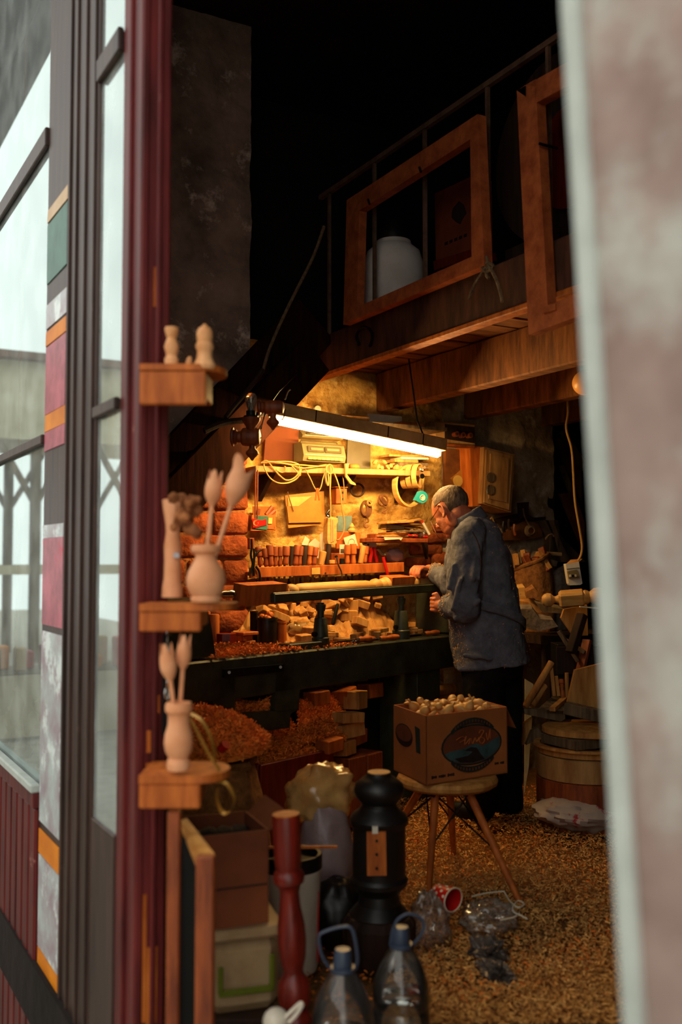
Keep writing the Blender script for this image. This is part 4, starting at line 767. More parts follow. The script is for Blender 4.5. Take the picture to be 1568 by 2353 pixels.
bagc = G().ell(onY(906, 1277, 4.84), (.055, .045, .042), None, 24, 14, lambda d: 1 + .3 * noise.noise(d * 3.4) + .12 * noise.noise(d * 9)); one('crumpled_bag', bagc, 'lilac_bag', 'crumpled pale plastic bag at the right end of the rack', 'bag', smooth=True, ang=70)
for i, px in enumerate((590, 612, 636, 664, 690, 716, 742, 772, 800, 826, 852, 880)):
    p = onY(px, 1330 - i * .9, 4.86); p.z -= .005; h = .07 + .03 * math.sin(i * 2.1); m_ = ('dark_wood', 'handle_wood', 'steel', 'iron')[i % 4]
    one('hanging_tool', G().lathe([(.006, 0), (.011, .01), (.013, h * .5), (.009, h * .75), (.004, h * .8), (.004, h)], V((p.x, 4.86, p.z - h)), UP, 10), m_, ORD[i] + ' tool from the left hanging in the shadow under the rack', 'tool', 'tools under the rack', smooth=True)
# turned wooden sconce with bulb in front of the lamp
ws = thing('wooden_sconce', 'brown turned wooden double sconce with a clear bulb at the lamp left end', 'sconce', atd(580, 1000, 4.35))
def lz(px, py, ax, prof, D=4.35, n=22): c = atd(px, py, D); k = kp(c); return G().lathe([(r * k, h * k) for r, h in prof], c, ax, n)
HX = RT
for (x0, y0, r1, x1, D) in ((530, 1004, 22, 558, 4.37), (592, 936, 17, 612, 4.42)):
    obj('back_disc', lz(x0, y0, HX, [(r1 * .6, 0), (r1, 3), (r1, 7), (r1 * .75, 9), (r1 * .8, 14), (r1 * .6, 17), (r1 * .6, 26)], D), 'handle_wood', ws, True)
    obj('barrel', lz(x1, y0, HX, [(r1 * .7, -4), (r1 * .92, 0), (r1 * .98, 8), (r1 * .98, 30), (r1 * .8, 39), (r1 * .3, 42)], D), 'handle_wood', ws, True)
obj('hanging_wire', G().tube([atd(600, 985, 4.40), atd(612, 940, 4.45), atd(640, 900, 4.55), V((*onY(690, 850, 4.6)[:2], onY(690, 850, 4.6).z))], .004, 6), 'iron', ws)
for (px, py, D) in ((580, 1022, 4.37), (628, 952, 4.42)): obj('finial', lz(px, py, -UP, [(9, -6), (7, 6), (8, 10), (14, 16), (15, 21), (10, 27), (5, 32), (3, 36), (.5, 37)], D), 'handle_wood', ws, True)
obj('cup', lz(577, 982, UP, [(8, -6), (12, 2), (20, 14), (22, 22), (18, 23)]), 'handle_wood', ws, True); sk = obj('socket', lz(577, 958, UP, [(16, -2), (17, 2), (11, 4), (11, 14)]), 'black', ws, True)
bl = obj('bulb', lz(577, 944, UP, [(8, 0), (8.5, 6), (12, 18), (14.2, 27), (13.5, 34), (9, 40), (.5, 42.5)]), 'bulb_glass', ws, True); obj('filament', G().tube([atd(573, 936, 4.35), atd(574, 926, 4.35), atd(580, 926, 4.35), atd(581, 936, 4.35)], .001, 5), 'steel', bl)
for pts in (((600, 1008), (594, 990), (602, 975), (606, 962)), ((656, 940), (652, 960), (644, 966)), ((655, 918), (662, 900), (668, 895))): obj('flex', G().tube([atd(x, y, 4.36) for x, y in pts], .003, 6, smooth=4), 'brown_cord', ws, True)
# ledge above the lamp
lg = thing('upper_ledge', 'dusty ledge above the lamp carrying boxes and boards', 'shelf', onY(900, 985, 4.9)); obj('board', G().bar(onY(770, 975, 4.86) , onY(1000, 992, 4.86), .25, .02, UP), 'grey_wood', lg)
one('flat_box', wbox(786, 953, 850, 974, 4.80, .12), 'pine', 'shallow wooden box on the ledge above the lamp', 'box'); one('white_board', wbox(848, 950, 925, 985, 4.93, .02), 'paper', 'pale board standing behind the lamp on the ledge', 'board'); one('short_beam', wbox(921, 968, 975, 984, 4.80, .09), 'orange_wood', 'short orange beam end on the ledge above the lamp right half', 'beam')
one('white_button', wdisc(731, 940, 8, 4.95, .02, 18), 'paper', 'round white switch button high on the wall above the lamp', 'switch')
# ================================================================== right-hand wall
S3 = lambda pts: [(940 + x * .2934, 860 + y * .2934) for x, y in pts]
fp_ = thing('fuse_panel', 'old brown wooden fuse panel with three round glass fuses', 'fuse box', onY(1050, 1030, 4.9))
obj('case', wbox(1000, 968, 1093, 1025, 4.86, .14, .004), 'cabinet_wood', fp_); obj('inset', wprism(S3([(285, 390), (515, 415), (515, 540), (285, 505)]), 4.855, .01), 'dark_wood', fp_); obj('ledge', wprism(S3([(265, 540), (520, 560), (515, 575), (262, 560)]), 4.82, .05), 'handle_wood', fp_)
for x, y in ((380, 467), (430, 475), (487, 478)):
    q = S3([(x, y)])[0]; f = obj('fuse', wdisc(q[0], q[1], 6.3, 4.82, .04, 18), 'handle_wood', fp_, True); obj('fuse_glass', wdisc(q[0], q[1], 3.4, 4.815, .01, 14), 'chrome', f, True)
one('backing_board', wprism(S3([(290, 580), (485, 600), (480, 880), (285, 870)]), 4.95, .03), 'loft_wood', 'tall brown backing board under the fuse panel', 'board')
dk = thing('disc_packet', 'tilted square packet showing a round yellow disc above the worker head', 'packet', onY(1057, 1120, 4.92)); obj('sleeve', wprism(S3([(330, 815), (420, 742), (485, 830), (392, 890)]), 4.935, .01), 'folder', dk); q = S3([(387, 835)])[0]; obj('disc', wdisc(q[0], q[1], 13, 4.93, .006), 'yellow_paper', dk)
one('note_pad', wprism(S3([(385, 885), (443, 895), (440, 950), (400, 950)]), 4.94, .01), 'paper', 'white notepad hanging behind the worker head', 'notepad')
cbn = thing('wall_cabinet', 'crooked brown wooden wall cabinet with panelled door', 'cabinet', onY(1140, 1175, 4.9))
F = S3([(590, 570), (832, 630), (800, 1082), (572, 1012)]); obj('case', wprism(F, 4.80, .19), 'cabinet_wood', cbn); obj('side', wprism(S3([(480, 560), (590, 570), (572, 1030), (500, 1035)]), 4.84, .15), 'orange_wood', cbn)
dr = obj('door', wprism(S3([(610, 590), (815, 640), (785, 1062), (592, 1005)]), 4.785, .02), 'cabinet_wood', cbn); obj('panel', wprism(S3([(642, 622), (785, 662), (768, 1005), (628, 975)]), 4.778, .012), 'cabinet_wood', dr)
for x, y in ((642, 808), (640, 905)): q = S3([(x, y)])[0]; obj('round_tag', wdisc(q[0], q[1], 11.5, 4.77, .008, 22), 'grey_wood', dr, True)
obj('wire', wtube([(635, 850), (615, 900), (618, 990), (632, 960)], 4.768, .0015, 4, 3, sc=.2934, ox=940, oy=860), 'steel', dr)
hb_ = thing('hook_board', 'dark slanting board with hooks and hanging twine behind the worker', 'hook board', onY(1190, 1260, 4.95))
S5 = dict(sc=.1658, ox=1100, oy=1140); S5p = lambda pts: [(1100 + x * .1658, 1140 + y * .1658) for x, y in pts]
obj('rail', wprism(S5p([(240, 320), (620, 230), (780, 300), (935, 285), (930, 345), (640, 330), (250, 380)]), 4.93, .04), 'dark_wood', hb_); obj('upright', wprism(S5p([(600, 90), (700, 80), (690, 290), (620, 300)]), 4.90, .05), 'dark_wood', hb_)
obj('lower_panel', wprism(S5p([(310, 560), (460, 430), (640, 340), (900, 380), (880, 570), (560, 610), (330, 610)]), 4.95, .03), 'loft_wood', hb_)
tw = thing('twine_loop', 'coil of pale twine hanging from the dark hook board', 'twine', onY(1220, 1225, 4.9))
for i in range(4): obj('turn', wtube([(715 + (70 - i * 8) * math.cos(t) + i * 6, 480 + (78 - i * 9) * math.sin(t)) for t in np.linspace(0, 2 * math.pi, 11)[:-1]], 4.90 - i * .008, .004, 5, 2, True, **S5), 'rope', tw, True)
obj('end', wtube([(620, 170), (640, 280), (690, 380), (720, 420)], 4.89, .005, 5, 4, **S5), 'rope', tw, True)
tw2 = thing('twine_loop', 'pale twine loop dangling just behind the worker collar', 'twine', onY(1128, 1210, 4.92))
for i in range(2): obj('turn', wtube([(150, 380), (185, 290 + 12 * i), (235, 420), (225, 465), (180, 400 - 8 * i), (160, 330)], 4.925 - i * .006, .004, 5, 4, **S5), 'cream_cord', tw2, True)
for i, (x, y) in enumerate(((350, 430), (425, 400), (500, 470))): one('hanging_tool', wtube([(x, y - 80), (x - 8, y), (x + 12, y + 70)], 4.89, .009, 7, 3, **S5), ('iron', 'dark_wood', 'handle_wood')[i], ('dark iron', 'middle wooden', 'right brown wooden')[i] + ' tool hanging on the hook board behind the worker', 'tool', smooth=True)
# gathered dark cloth hanging at the corner
g = G(); n = 30
def cl(aa, b):
    t = b; wdt = .035 + (.12 * max(0, t - .35) / .65 if t > .35 else .025 * (.35 - t) / .35); c0 = onY(1258 + 30 * t + 12 * max(0, t - .4), 1196 + 95 * t, 4.90); an = (aa * 2 * math.pi); f = 1 + .28 * math.sin(an * 7)
    return c0 + V((math.cos(an) * wdt * f, math.sin(an) * .05 * f, 0))
one('gathered_cloth', G().grid(cl, 56, 14), 'dark_cloth', 'dark gathered cloth hanging at the wall corner', 'cloth', smooth=True); one('cloth_tie', wtube([(930, 600), (970, 545), (1020, 530), (1050, 560)], 4.82, .006, 6, 4, **S5), 'rope', 'twine tied round the gathered dark cloth', 'twine', smooth=True)
# sacks standing on the side bench
def sack(px, pyt, pyb, hw, D, m_, label, lean=0, seed=0, tilt=0):
    b = atd(px, pyb, D); k = kp(b); h = (pyb - pyt) * k; h += b.z - ZB; b.z = ZB; r = hw * k; g = G()
    def f(aa, t):
        an = aa * 2 * math.pi; rad = r * (.86 + .22 * math.sin(min(1, t * 1.05) * math.pi * .8)) * (1 + .10 * noise.noise(V((math.cos(an) * 1.5, math.sin(an) * 1.5, t * 2 + seed))) + .03 * math.sin(an * 9 + seed) * t); z = t * h * (1 + tilt * math.cos(an))
        return b + RT * (math.cos(an) * rad + lean * t * h) + FH * math.sin(an) * rad * .8 + UP * z
    def f2(aa, t):
        p = V(f(aa, 1 - t * .12)); c = b + RT * lean * h + UP * p.z; c.z = p.z; return c + (p - c) * (1 - .16 * (1 if t > 0 else 0) - .02)
    t_ = thing('sack', label, 'sack', b); obj('cloth', g.grid(f, 40, 16), m_, t_, True, fixn=False); rim = G().tube([f(i / 28, 1) for i in range(28)], .012, 6, True); obj('rolled_rim', rim.wob(.008, 20, seed), m_, t_, True)
    return t_, b, h, r
sb = thing('side_bench', 'dark low bench piled with sacks and scrap wood at the back right', 'bench', onZ(1250, 1800, 0))
ba, bb = onY(1195, 1455, 4.60), onY(1420, 1440, 4.60); ZB = ba.z
obj('top', G().bx((ba.x, 4.35, ZB - .05), (bb.x + .3, 4.97, ZB)), 'dark_wood', sb); obj('front', G().bx((ba.x, 4.37, ZB - .17), (bb.x + .3, 4.40, ZB - .05)), 'dark_wood', sb)
for xx in (ba.x + .05, bb.x + .2): obj('leg', G().bx((xx, 4.4, 0), (xx + .07, 4.47, ZB - .05)), 'dark_wood', sb); obj('leg', G().bx((xx, 4.88, 0), (xx + .07, 4.95, ZB - .05)), 'dark_wood', sb)
t_, b, h, r = sack(1238, 1292, 1392, 44, 6.05, 'sack', 'brown burlap sack full of offcuts behind the worker', -.12, 1, .12)
rb5 = random.Random(9)
for i in range(12):
    c = b + RT * (rb5.uniform(-.8, .7) * r - .12 * h) + FH * rb5.uniform(-.5, .5) * r + UP * (h * .95 + rb5.uniform(0, .05)); one('sack_offcut', rblock(rb5, c, (.03, .04, rb5.uniform(.08, .16)), .7), 'pine_block' if i % 2 else 'handle_wood', 'wood offcut sticking out of the brown burlap sack', 'offcut', 'offcuts in the burlap sack')
t_, b, h, r = sack(1283, 1312, 1368, 26, 6.15, 'sack_grey', 'pale grey sack beside the brown burlap sack', 0, 4, .1)
for i, (x0, y0, x1, y1, w_) in enumerate(((1248, 1271, 1292, 1274, .022), (1250, 1287, 1280, 1296, .035))): one('stick', G().bar(atd(x0, y0, 6.1), atd(x1, y1, 6.1), w_, w_, UP, .003), 'grey_wood', ('upper thin', 'lower thick')[i] + ' grey stick lying across the pale grey sack', 'stick')
# breaker box on the cable
bk = thing('breaker_box', 'white plastic breaker box with three switches hanging at the right', 'breaker box', atd(1320, 1345, 5.5))
def dprism(pts, D, d): return G().prism([atd(x, y, D) for x, y in pts], FH * d)
obj('case', dprism([(1301, 1296), (1331, 1291), (1339, 1341), (1334, 1344), (1311, 1345), (1308, 1341)], 5.5, .06), 'white_plastic', bk); obj('top', G().add([atd(1301, 1296, 5.5), atd(1331, 1291, 5.5), atd(1339, 1284, 5.58), atd(1312, 1286, 5.58)], [(0, 1, 2, 3)]), 'pine', bk)
obj('groove', dprism([(1303, 1307), (1332, 1304), (1332, 1305), (1303, 1308)], 5.495, .01), 'radio_dark', bk); br = obj('breaker', dprism([(1306, 1313), (1327, 1309), (1333, 1324), (1328, 1327), (1309, 1328)], 5.47, .03), 'radio', bk)
for i in range(3): obj('switch', dprism([(1309 + i * 6, 1321), (1313 + i * 6, 1320), (1314 + i * 6, 1325), (1310 + i * 6, 1326)], 5.46, .015), 'white_plastic' if i != 1 else 'black', br)
one('hanging_cable', G().tube([atd(x, y, 5.52) for x, y in ((1305, 918), (1306, 950), (1302, 985), (1314, 1030), (1318, 1080), (1322, 1150), (1330, 1200), (1338, 1250), (1336, 1275), (1328, 1290))], .007, 7, smooth=5), 'cream_cord', 'long pale cable hanging from the loft to the breaker box', 'cable', smooth=True)
gl = thing('globe_lamp', 'round orange globe lamp under the loft at the right', 'lamp', atd(1345, 915, 5.0)); c = atd(1344, 880, 5.0); obj('globe', G().ell(c, (.062,) * 3, None, 24, 16), 'globe', gl, True); obj('neck', G().cyl(c + V((0, 0, .055)), c + V((0, 0, .12)), .02, n=14), 'black', gl, True); obj('cord', G().cyl(c + V((0, 0, .11)), V((c.x, c.y, ZL + .08)), .004, n=8), 'black', gl)
# planks leaning in the dark recess
for i, (pts, Y, m_, lab) in enumerate((([(1287, 990), (1300, 990), (1345, 1058), (1340, 1082), (1296, 1000)], 5.3, 'grey_wood', 'upper slanting plank leaning in the dark recess'), ([(1280, 1010), (1297, 1000), (1336, 1080), (1338, 1150), (1310, 1100)], 5.4, 'loft_wood', 'broad brown plank behind the upper slanting plank'), ([(1290, 1070), (1297, 1068), (1322, 1134), (1312, 1134)], 5.2, 'grey_wood', 'narrow pale batten leaning in the dark recess'), ([(1288, 1134), (1322, 1132), (1345, 1200), (1342, 1262)], 5.15, 'loft_wood', 'wide triangular board leaning in front of the dark recess'))):
    one('leaning_plank', wprism(pts, Y, .025), m_, lab, 'plank')
# big turned baluster and scraps on the side bench
tbn = thing('turned_newel', 'large pale turned newel post lying on the side bench', 'newel post', atd(1330, 1395, 5.35)); a, b = atd(1245, 1380, 5.4), atd(1440, 1365, 5.3); L_ = (b - a).length; wd2 = (b - a).normalized(); kk = kp(a)
obj('ball_end', G().lathe([(1 * kk, 0), (9 * kk, 1.5 * kk), (14 * kk, 7 * kk), (16 * kk, 14 * kk), (14.5 * kk, 22 * kk), (9 * kk, 27 * kk), (7 * kk, 31 * kk), (9 * kk, 36 * kk), (12 * kk, 40 * kk)], a, wd2, 24), 'fresh_wood', tbn, True)
obj('square_block', G().box(a + wd2 * 68 * kk, (34 * kk, 34 * kk, 58 * kk), Matrix((frame(wd2)[0], frame(wd2)[1], wd2)).transposed() @ Euler((0, 0, .3)).to_matrix(), .012), 'fresh_wood', tbn)
obj('turned_shaft', G().lathe([(14 * kk, 94 * kk), (17 * kk, 98 * kk), (15 * kk, 104 * kk), (12 * kk, 108 * kk), (19 * kk, 118 * kk), (20 * kk, 128 * kk), (14 * kk, 150 * kk), (12 * kk, 195 * kk)], a, wd2, 24), 'fresh_wood', tbn, True)
one('pale_offcut_board', G().prism([atd(x, y, 5.5) for x, y in ((1297, 1400), (1350, 1390), (1352, 1460), (1318, 1462), (1290, 1420))], FH * .03), 'pine', 'pale board propped under the newel post', 'board'); one('dark_batten', G().bar(atd(1339, 1412, 5.3), atd(1312, 1500, 5.25), .05, .04, UP, .003), 'dark_wood', 'dark batten leaning below the newel post', 'batten'); one('white_strip', G().bar(atd(1333, 1394, 5.28), atd(1378, 1398, 5.28), .03, .006, UP), 'paper', 'white plastic strip under the newel post', 'strip')
for i, (pts, m_, lab) in enumerate((([(1184, 1352), (1205, 1350), (1236, 1388), (1226, 1394), (1184, 1385)], 'fresh_wood', 'bright yellow board scrap behind the worker waist'), ([(1188, 1380), (1222, 1384), (1254, 1402), (1240, 1408), (1190, 1392)], 'pine', 'long splintered board scrap behind the worker waist'), ([(1210, 1360), (1228, 1350), (1238, 1362), (1234, 1376), (1212, 1376)], 'sack', 'crumpled brown paper on the side bench'), ([(1230, 1388), (1298, 1402), (1298, 1410), (1245, 1408)], 'grey_wood', 'thin grey board lying on the side bench below the newel'), ([(1196, 1400), (1225, 1398), (1240, 1422), (1270, 1424), (1282, 1440), (1240, 1450), (1200, 1440)], 'sack_grey', 'grey crumpled rag hanging over the side bench edge'))):
    one('bench_scrap', G().prism([atd(x, y, 5.7 - .03 * i) for x, y in pts], FH * .05 + UP * .02).wob(.012, 9, i), m_, lab, 'scrap')
# leaning debris right of the bench
for i, (x0, y0, x1, y1, w_, m_, lab) in enumerate(((1285, 1450, 1330, 1520, .03, 'grey_wood', 'grey slat leaning below the side bench'), (1350, 1470, 1330, 1560, .05, 'handle_wood', 'brown slat leaning at the right of the side bench'), (1300, 1470, 1345, 1500, .02, 'grey_wood', 'thin grey stick crossing below the newel'))): one('slat', G().bar(atd(x0, y0, 5.35), atd(x1, y1, 5.3), w_, .02, UP, .002), m_, lab, 'slat')
sx = V((*atd(1345, 1500, 5.5)[:2], 0)); zt = atd(1345, 1478, 5.5).z; sx2 = thing('scrap_crate', 'dark slatted crate of scrap wood beneath the newel post', 'crate', sx)
for i in range(5): obj('slat', G().box(sx + UP * (zt * (i + .5) / 5) - FH * .10, (.36, .018, zt / 5 - .02), Matrix((RT, FH, UP)).transposed(), .003), 'dark_wood', sx2)
obj('body', G().box(sx + UP * zt / 2, (.34, .18, zt), Matrix((RT, FH, UP)).transposed(), .003), 'black', sx2)
# dowels, boards and discs stacked on the floor
D0 = 5.25
for i, (x0, y0, x1, y1, r, sq, lab) in enumerate(((1207, 1625, 1268, 1522, 8, 0, 'long thick dowel leaning left in the bundle'), (1222, 1622, 1252, 1575, 8.5, 0, 'shorter dowel lying beside the long thick dowel'), (1274, 1600, 1267, 1533, 5, 1, 'tallest square stick in the bundle'), (1284, 1600, 1278, 1553, 5, 1, 'second square stick in the bundle'), (1303, 1608, 1303, 1546, 4.5, 0, 'slim round stick right in the bundle'))):
    p, q = atd(x0, y0, D0 + .02 * i), atd(x1, y1, D0 + .08); rr_ = r * kp(p); one('dowel', G().bar(p, q, rr_ * 1.6, rr_ * 1.6, FH, .002) if sq else G().cyl(p, q, rr_, n=16), 'pine', lab, 'dowel', smooth=not sq)
p, q = atd(1295, 1610, D0 + .06), atd(1290, 1562, D0 + .1); k = kp(p); one('small_spindle', G().lathe([(5 * k, 0), (6 * k, 12 * k), (4 * k, 28 * k), (6 * k, 34 * k), (4 * k, 37 * k), (6.5 * k, 40 * k), (6 * k, 48 * k), (3 * k, 50 * k)], p, q - p, 16), 'orange_wood', 'small turned spindle standing among the dowels', 'spindle', smooth=True)
one('white_card', dprism([(1207, 1560), (1226, 1572), (1216, 1760), (1206, 1822)], 5.45, .01), 'paper', 'white tapering card behind the leaning dowels', 'card')
bs_ = thing('wood_fragment', 'grey angular wooden seat fragment on top of the round stack', 'wood fragment', atd(1255, 1655, 5.15)); obj('front_rail', dprism([(1205, 1628), (1298, 1634), (1300, 1652), (1290, 1658), (1206, 1641)], 5.12, .05), 'grey_wood', bs_); obj('top_panel', G().add([atd(1235, 1630, 5.12), atd(1276, 1594, 5.4), atd(1300, 1612, 5.3), atd(1298, 1634, 5.12), atd(1235, 1638, 5.12), atd(1276, 1600, 5.4), atd(1300, 1620, 5.3), atd(1298, 1642, 5.12)], [(0, 1, 2, 3), (7, 6, 5, 4), (0, 4, 5, 1), (1, 5, 6, 2), (2, 6, 7, 3), (3, 7, 4, 0)]), 'grey_wood', bs_); obj('batten', G().bar(atd(1270, 1630, 5.1), atd(1298, 1606, 5.3), .03, .02, UP), 'pine', bs_)
one('large_board', dprism([(1322, 1540), (1400, 1520), (1400, 1650), (1305, 1614)], 5.12, .03), 'pine', 'large pale board leaning at the right edge', 'board'); one('edge_plank', G().bar(atd(1300, 1626, 5.08), atd(1420, 1655, 4.95), .06, .06, UP, .004), 'grey_wood', 'thick grey plank below the large leaning board', 'plank')
one('leaning_offcut', dprism([(1206, 1662), (1224, 1650), (1222, 1675), (1210, 1710), (1199, 1712)], 5.2, .04), 'pine', 'pale offcut leaning left of the round stack', 'offcut'); one('dark_offcut', dprism([(1222, 1680), (1236, 1672), (1250, 1690), (1236, 1700), (1210, 1712)], 5.15, .04), 'grey_wood', 'darker offcut leaning beside the round stack', 'offcut')
DC = atd(1345, 1700, 5.0)
def disc(rpx, z0, z1, m_, name, label, cat, dx=0, lip=0):
    k = kp(DC); r = rpx * k; c = DC + RT * dx * k; pr = [(r * .97, z0), (r, z0 + .004), (r, z1 - .004), (r * .97, z1)]
    if lip: pr = [(r * .96, z0), (r * .96, z1 - lip), (r * 1.03, z1 - lip), (r * 1.03, z1), (r * .9, z1), (r * .88, z1 - lip)]
    return one(name, G().lathe(pr, V((c.x, c.y, 0)), UP, 48), m_, label, cat, smooth=True, at=(c.x, c.y, z0))
zy = lambda y: atd(1345, y, 4.82).z
disc(110, 0.0, zy(1800), 'handle_wood', 'wooden_drum', 'dark brown round wooden drum at the bottom of the stack', 'drum'); disc(108, zy(1800) + .001, zy(1745), 'cabinet_wood', 'wooden_sieve', 'tan round bentwood sieve in the middle of the stack', 'sieve')
disc(112, zy(1742), zy(1722), 'pine', 'sieve_cover', 'wide round wooden lid with rim over the sieve', 'lid', lip=.012); c = atd(1345, 1706, 4.95); zz = zy(1722) + .001
one('grey_block', G().bx((DC.x - .20, DC.y - .16, zz), (DC.x + .2, DC.y + .1, zy(1698)), .004), 'grey_wood', 'square grey block between the round lid and the top disc', 'wood block'); disc(96, zy(1698) + .001, zy(1682), 'pine', 'wooden_disc', 'pale round wooden disc on top of the stack', 'disc')
fb2 = thing('floral_bag', 'white plastic bag printed with red flowers full of sawdust on the floor', 'bag', onZ(1320, 1905, 0))
obj('film', G().ell(atd(1335, 1870, 4.85), (.23, .15, .075), (0, .1, -.3), 40, 20, lambda d: 1 + .16 * noise.noise(d * 3) + .1 * noise.noise(d * 7)), 'floral', fb2, True)
# ================================================================== display shelves on the door post
def vz(px, pyb, D, prof, n=28, lean=None, o=None):
    """lathe from (radius px, picture y) pairs, standing at depth D"""
    b = atd(px, pyb, D) if o is None else o; k = kp(b); return G().lathe([(r * k, (pyb - y) * k) for r, y in prof], b, lean or UP, n)
def corner_shelf(pxl, pxr, pyt, thick, D, label, apron):
    c = atd(pxl, pyt, D); t = thing('corner_shelf', label, 'shelf', c); k = D / FPX; L_ = (pxr - pxl) * k; dp_ = .17
    poly = [c + RT * x + FH * y for x, y in [(-.03, -.07), (L_ - .07, -.07)] + [(L_ - .07 + .07 * math.sin(q), .015 - .085 * math.cos(q)) for q in np.linspace(0, math.pi, 14)] + [(-.03, .10)]]
    obj('board', G().prism([p - UP * thick * k for p in poly], UP * thick * k), 'orange_wood', t)
    if apron: ap = obj('apron', G().box(c + RT * ((apron[0] - pxl) / 2 * k - .015) - FH * .055 - UP * (thick + (apron[1] - thick) / 2) * k, ((apron[0] - pxl) * k + .03, .022, (apron[1] - thick) * k), Matrix((RT, FH, UP)).transposed(), .004), 'orange_wood', t); obj('return', G().box(c + RT * ((apron[0] - pxl) * k - .01) + FH * .01 - UP * (thick + (apron[1] - thick) * .4) * k, (.02, .11, (apron[1] - thick) * .8 * k), Matrix((RT, FH, UP)).transposed(), .004), 'red_wood', t)
    return c
c1 = corner_shelf(360, 521, 848, 14, 2.5, 'orange wooden shelf with deep apron high on the door post', (482, 92))
one('turned_pawn', vz(394, 838, 2.47, [(15, 838), (16, 826), (12, 818), (14, 808), (17, 796), (13, 784), (10, 776), (12, 772), (14, 765), (16, 757), (15, 751)]), 'pale_wood', 'pale turned peg like a chess pawn at the left of the top door shelf', 'turned peg', smooth=True)
one('pepper_mill', vz(470, 850, 2.46, [(24, 850), (27, 842), (22, 832), (18, 822), (17, 806), (21, 798), (20, 790), (17, 787), (18, 778), (19, 764), (15, 754), (7, 748), (4, 744), (1, 742)]), 'pale_wood', 'pale turned pepper mill with domed top on the top door shelf', 'pepper mill', smooth=True)
one('wooden_egg', G().ell(atd(434, 832, 2.50), (.008, .008, .016), (0, .25, 0), 14, 10), 'pale_wood', 'small pale wooden egg leaning beside the pepper mill', 'egg', smooth=True)
c2 = corner_shelf(360, 545, 1385, 16, 2.5, 'orange wooden shelf at mid height on the door post', (470, 62))
def tulip(px, py, D, r, h, foot, label, open_=.5, ht=0, lean=0):
    b = atd(px, py, D); k = kp(b); t = thing('wooden_tulip', label, 'tulip', atd(*foot, D)); f0 = atd(*foot, D); ax = (b - f0).normalized(); x, y, z = frame(ax, RT)
    obj('stem', G().tube([f0, f0.lerp(b, .5), b + ax * .01], 5.2 * k, 8), 'tulip', t, True)
    n = 30; H = h * k; Rr = r * k
    def f(aa, v):
        an = aa * 2 * math.pi; pt = .5 + .5 * math.cos(an * 3 + ht); e_ = max(0, v - .5) * 2; hh = H * v * (1 - .34 * (1 - pt) * e_ ** 1.5); rad = Rr * ((.25 + .75 * math.sin(min(v * 2.6, 1) * math.pi / 2)) * (1 - .28 * e_) + open_ * e_ * e_ * pt)
        return b + x * math.cos(an) * rad + y * math.sin(an) * rad + ax * hh
    obj('petals', G().grid(f, 48, 14), 'tulip', t, True, fixn=False, ang=60); return t
vs1 = one('wooden_vase', vz(473, 1382, 2.45, [(33, 1382), (35, 1375), (32, 1370), (38, 1362), (44, 1345), (45, 1332), (41, 1314), (30, 1294), (24, 1282), (25, 1275), (34, 1268), (35, 1260), (33, 1253), (24, 1252), (18, 1262), (18, 1275)]), 'tulip', 'pale wooden vase holding two tulips on the middle door shelf', 'vase', smooth=True)
tulip(487, 1163, 2.45, 20, 84, (475, 1275), 'slender closed wooden tulip at the left of the middle vase', .1); tulip(531, 1162, 2.44, 27, 118, (495, 1275), 'large open wooden tulip leaning right from the middle vase', .75, 1.2)
one('tall_vase', vz(396, 1372, 2.56, [(24, 1372), (23, 1350), (20, 1330), (19, 1290), (20, 1255), (16, 1225), (17, 1205), (22, 1175), (25, 1150), (22, 1148), (14, 1180)]), 'tulip', 'tall pale vase with dried flowers at the left of the middle door shelf', 'vase', smooth=True)
df = thing('dried_flowers', 'brown dried flower heads spilling from the tall pale vase', 'dried flowers', atd(415, 1200, 2.5)); rf = random.Random(3)
for i in range(26):
    c = atd(rf.uniform(398, 462), rf.uniform(1140, 1225), 2.52 + rf.uniform(-.04, .05)); s = rf.uniform(.009, .017); obj('flower_head', G().ell(c, (s, s, s * .8), (rf.uniform(0, 3), rf.uniform(0, 3), 0), 10, 7, lambda d: 1 + .45 * noise.noise(d * 5 + V((i, 0, 0)))), 'dried', df, True)
for i in range(7): obj('stalk', G().tube([atd(398 + i, 1205, 2.53), atd(405 + i * 6, 1180, 2.52), atd(405 + i * 8, 1155 + 6 * (i % 3), 2.51)], .0016, 5, smooth=3), 'dried', df)
one('paper_tag', G().box(atd(405, 1276, 2.535), (.014, .003, .012), Matrix((RT, FH, UP)).transposed()), 'white_sticker', 'small white price tag on the tall pale vase', 'tag')
c3 = corner_shelf(360, 525, 1768, 18, 2.46, 'orange wooden shelf low on the door post', (468, 74))
one('wooden_vase', vz(410, 1768, 2.40, [(25, 1768), (27, 1758), (25, 1748), (22, 1742), (30, 1726), (33, 1708), (31, 1688), (25, 1668), (24, 1650), (26, 1642), (31, 1636), (31, 1624), (28, 1617), (20, 1618), (16, 1640)]), 'tulip', 'pale wooden vase with two tulips on the lowest door shelf', 'vase', smooth=True)
tulip(392, 1566, 2.40, 19, 88, (402, 1640), 'left wooden tulip in the lowest vase', .05); tulip(420, 1540, 2.43, 17, 82, (413, 1640), 'right wooden tulip in the lowest vase', .1)
yr = thing('yellow_ribbon', 'yellow ribbon looped beside the lowest vase', 'ribbon', atd(460, 1750, 2.42))
def band(pts, D, w_): 
    P_ = cr([atd(x, y, D) for x, y in pts], 5); g = G(); return g.grid(lambda a_, b_: P_[round(b_ * (len(P_) - 1))] + FH * (a_ - .5) * w_ + RT * .002 * a_, 2, len(P_) - 1)
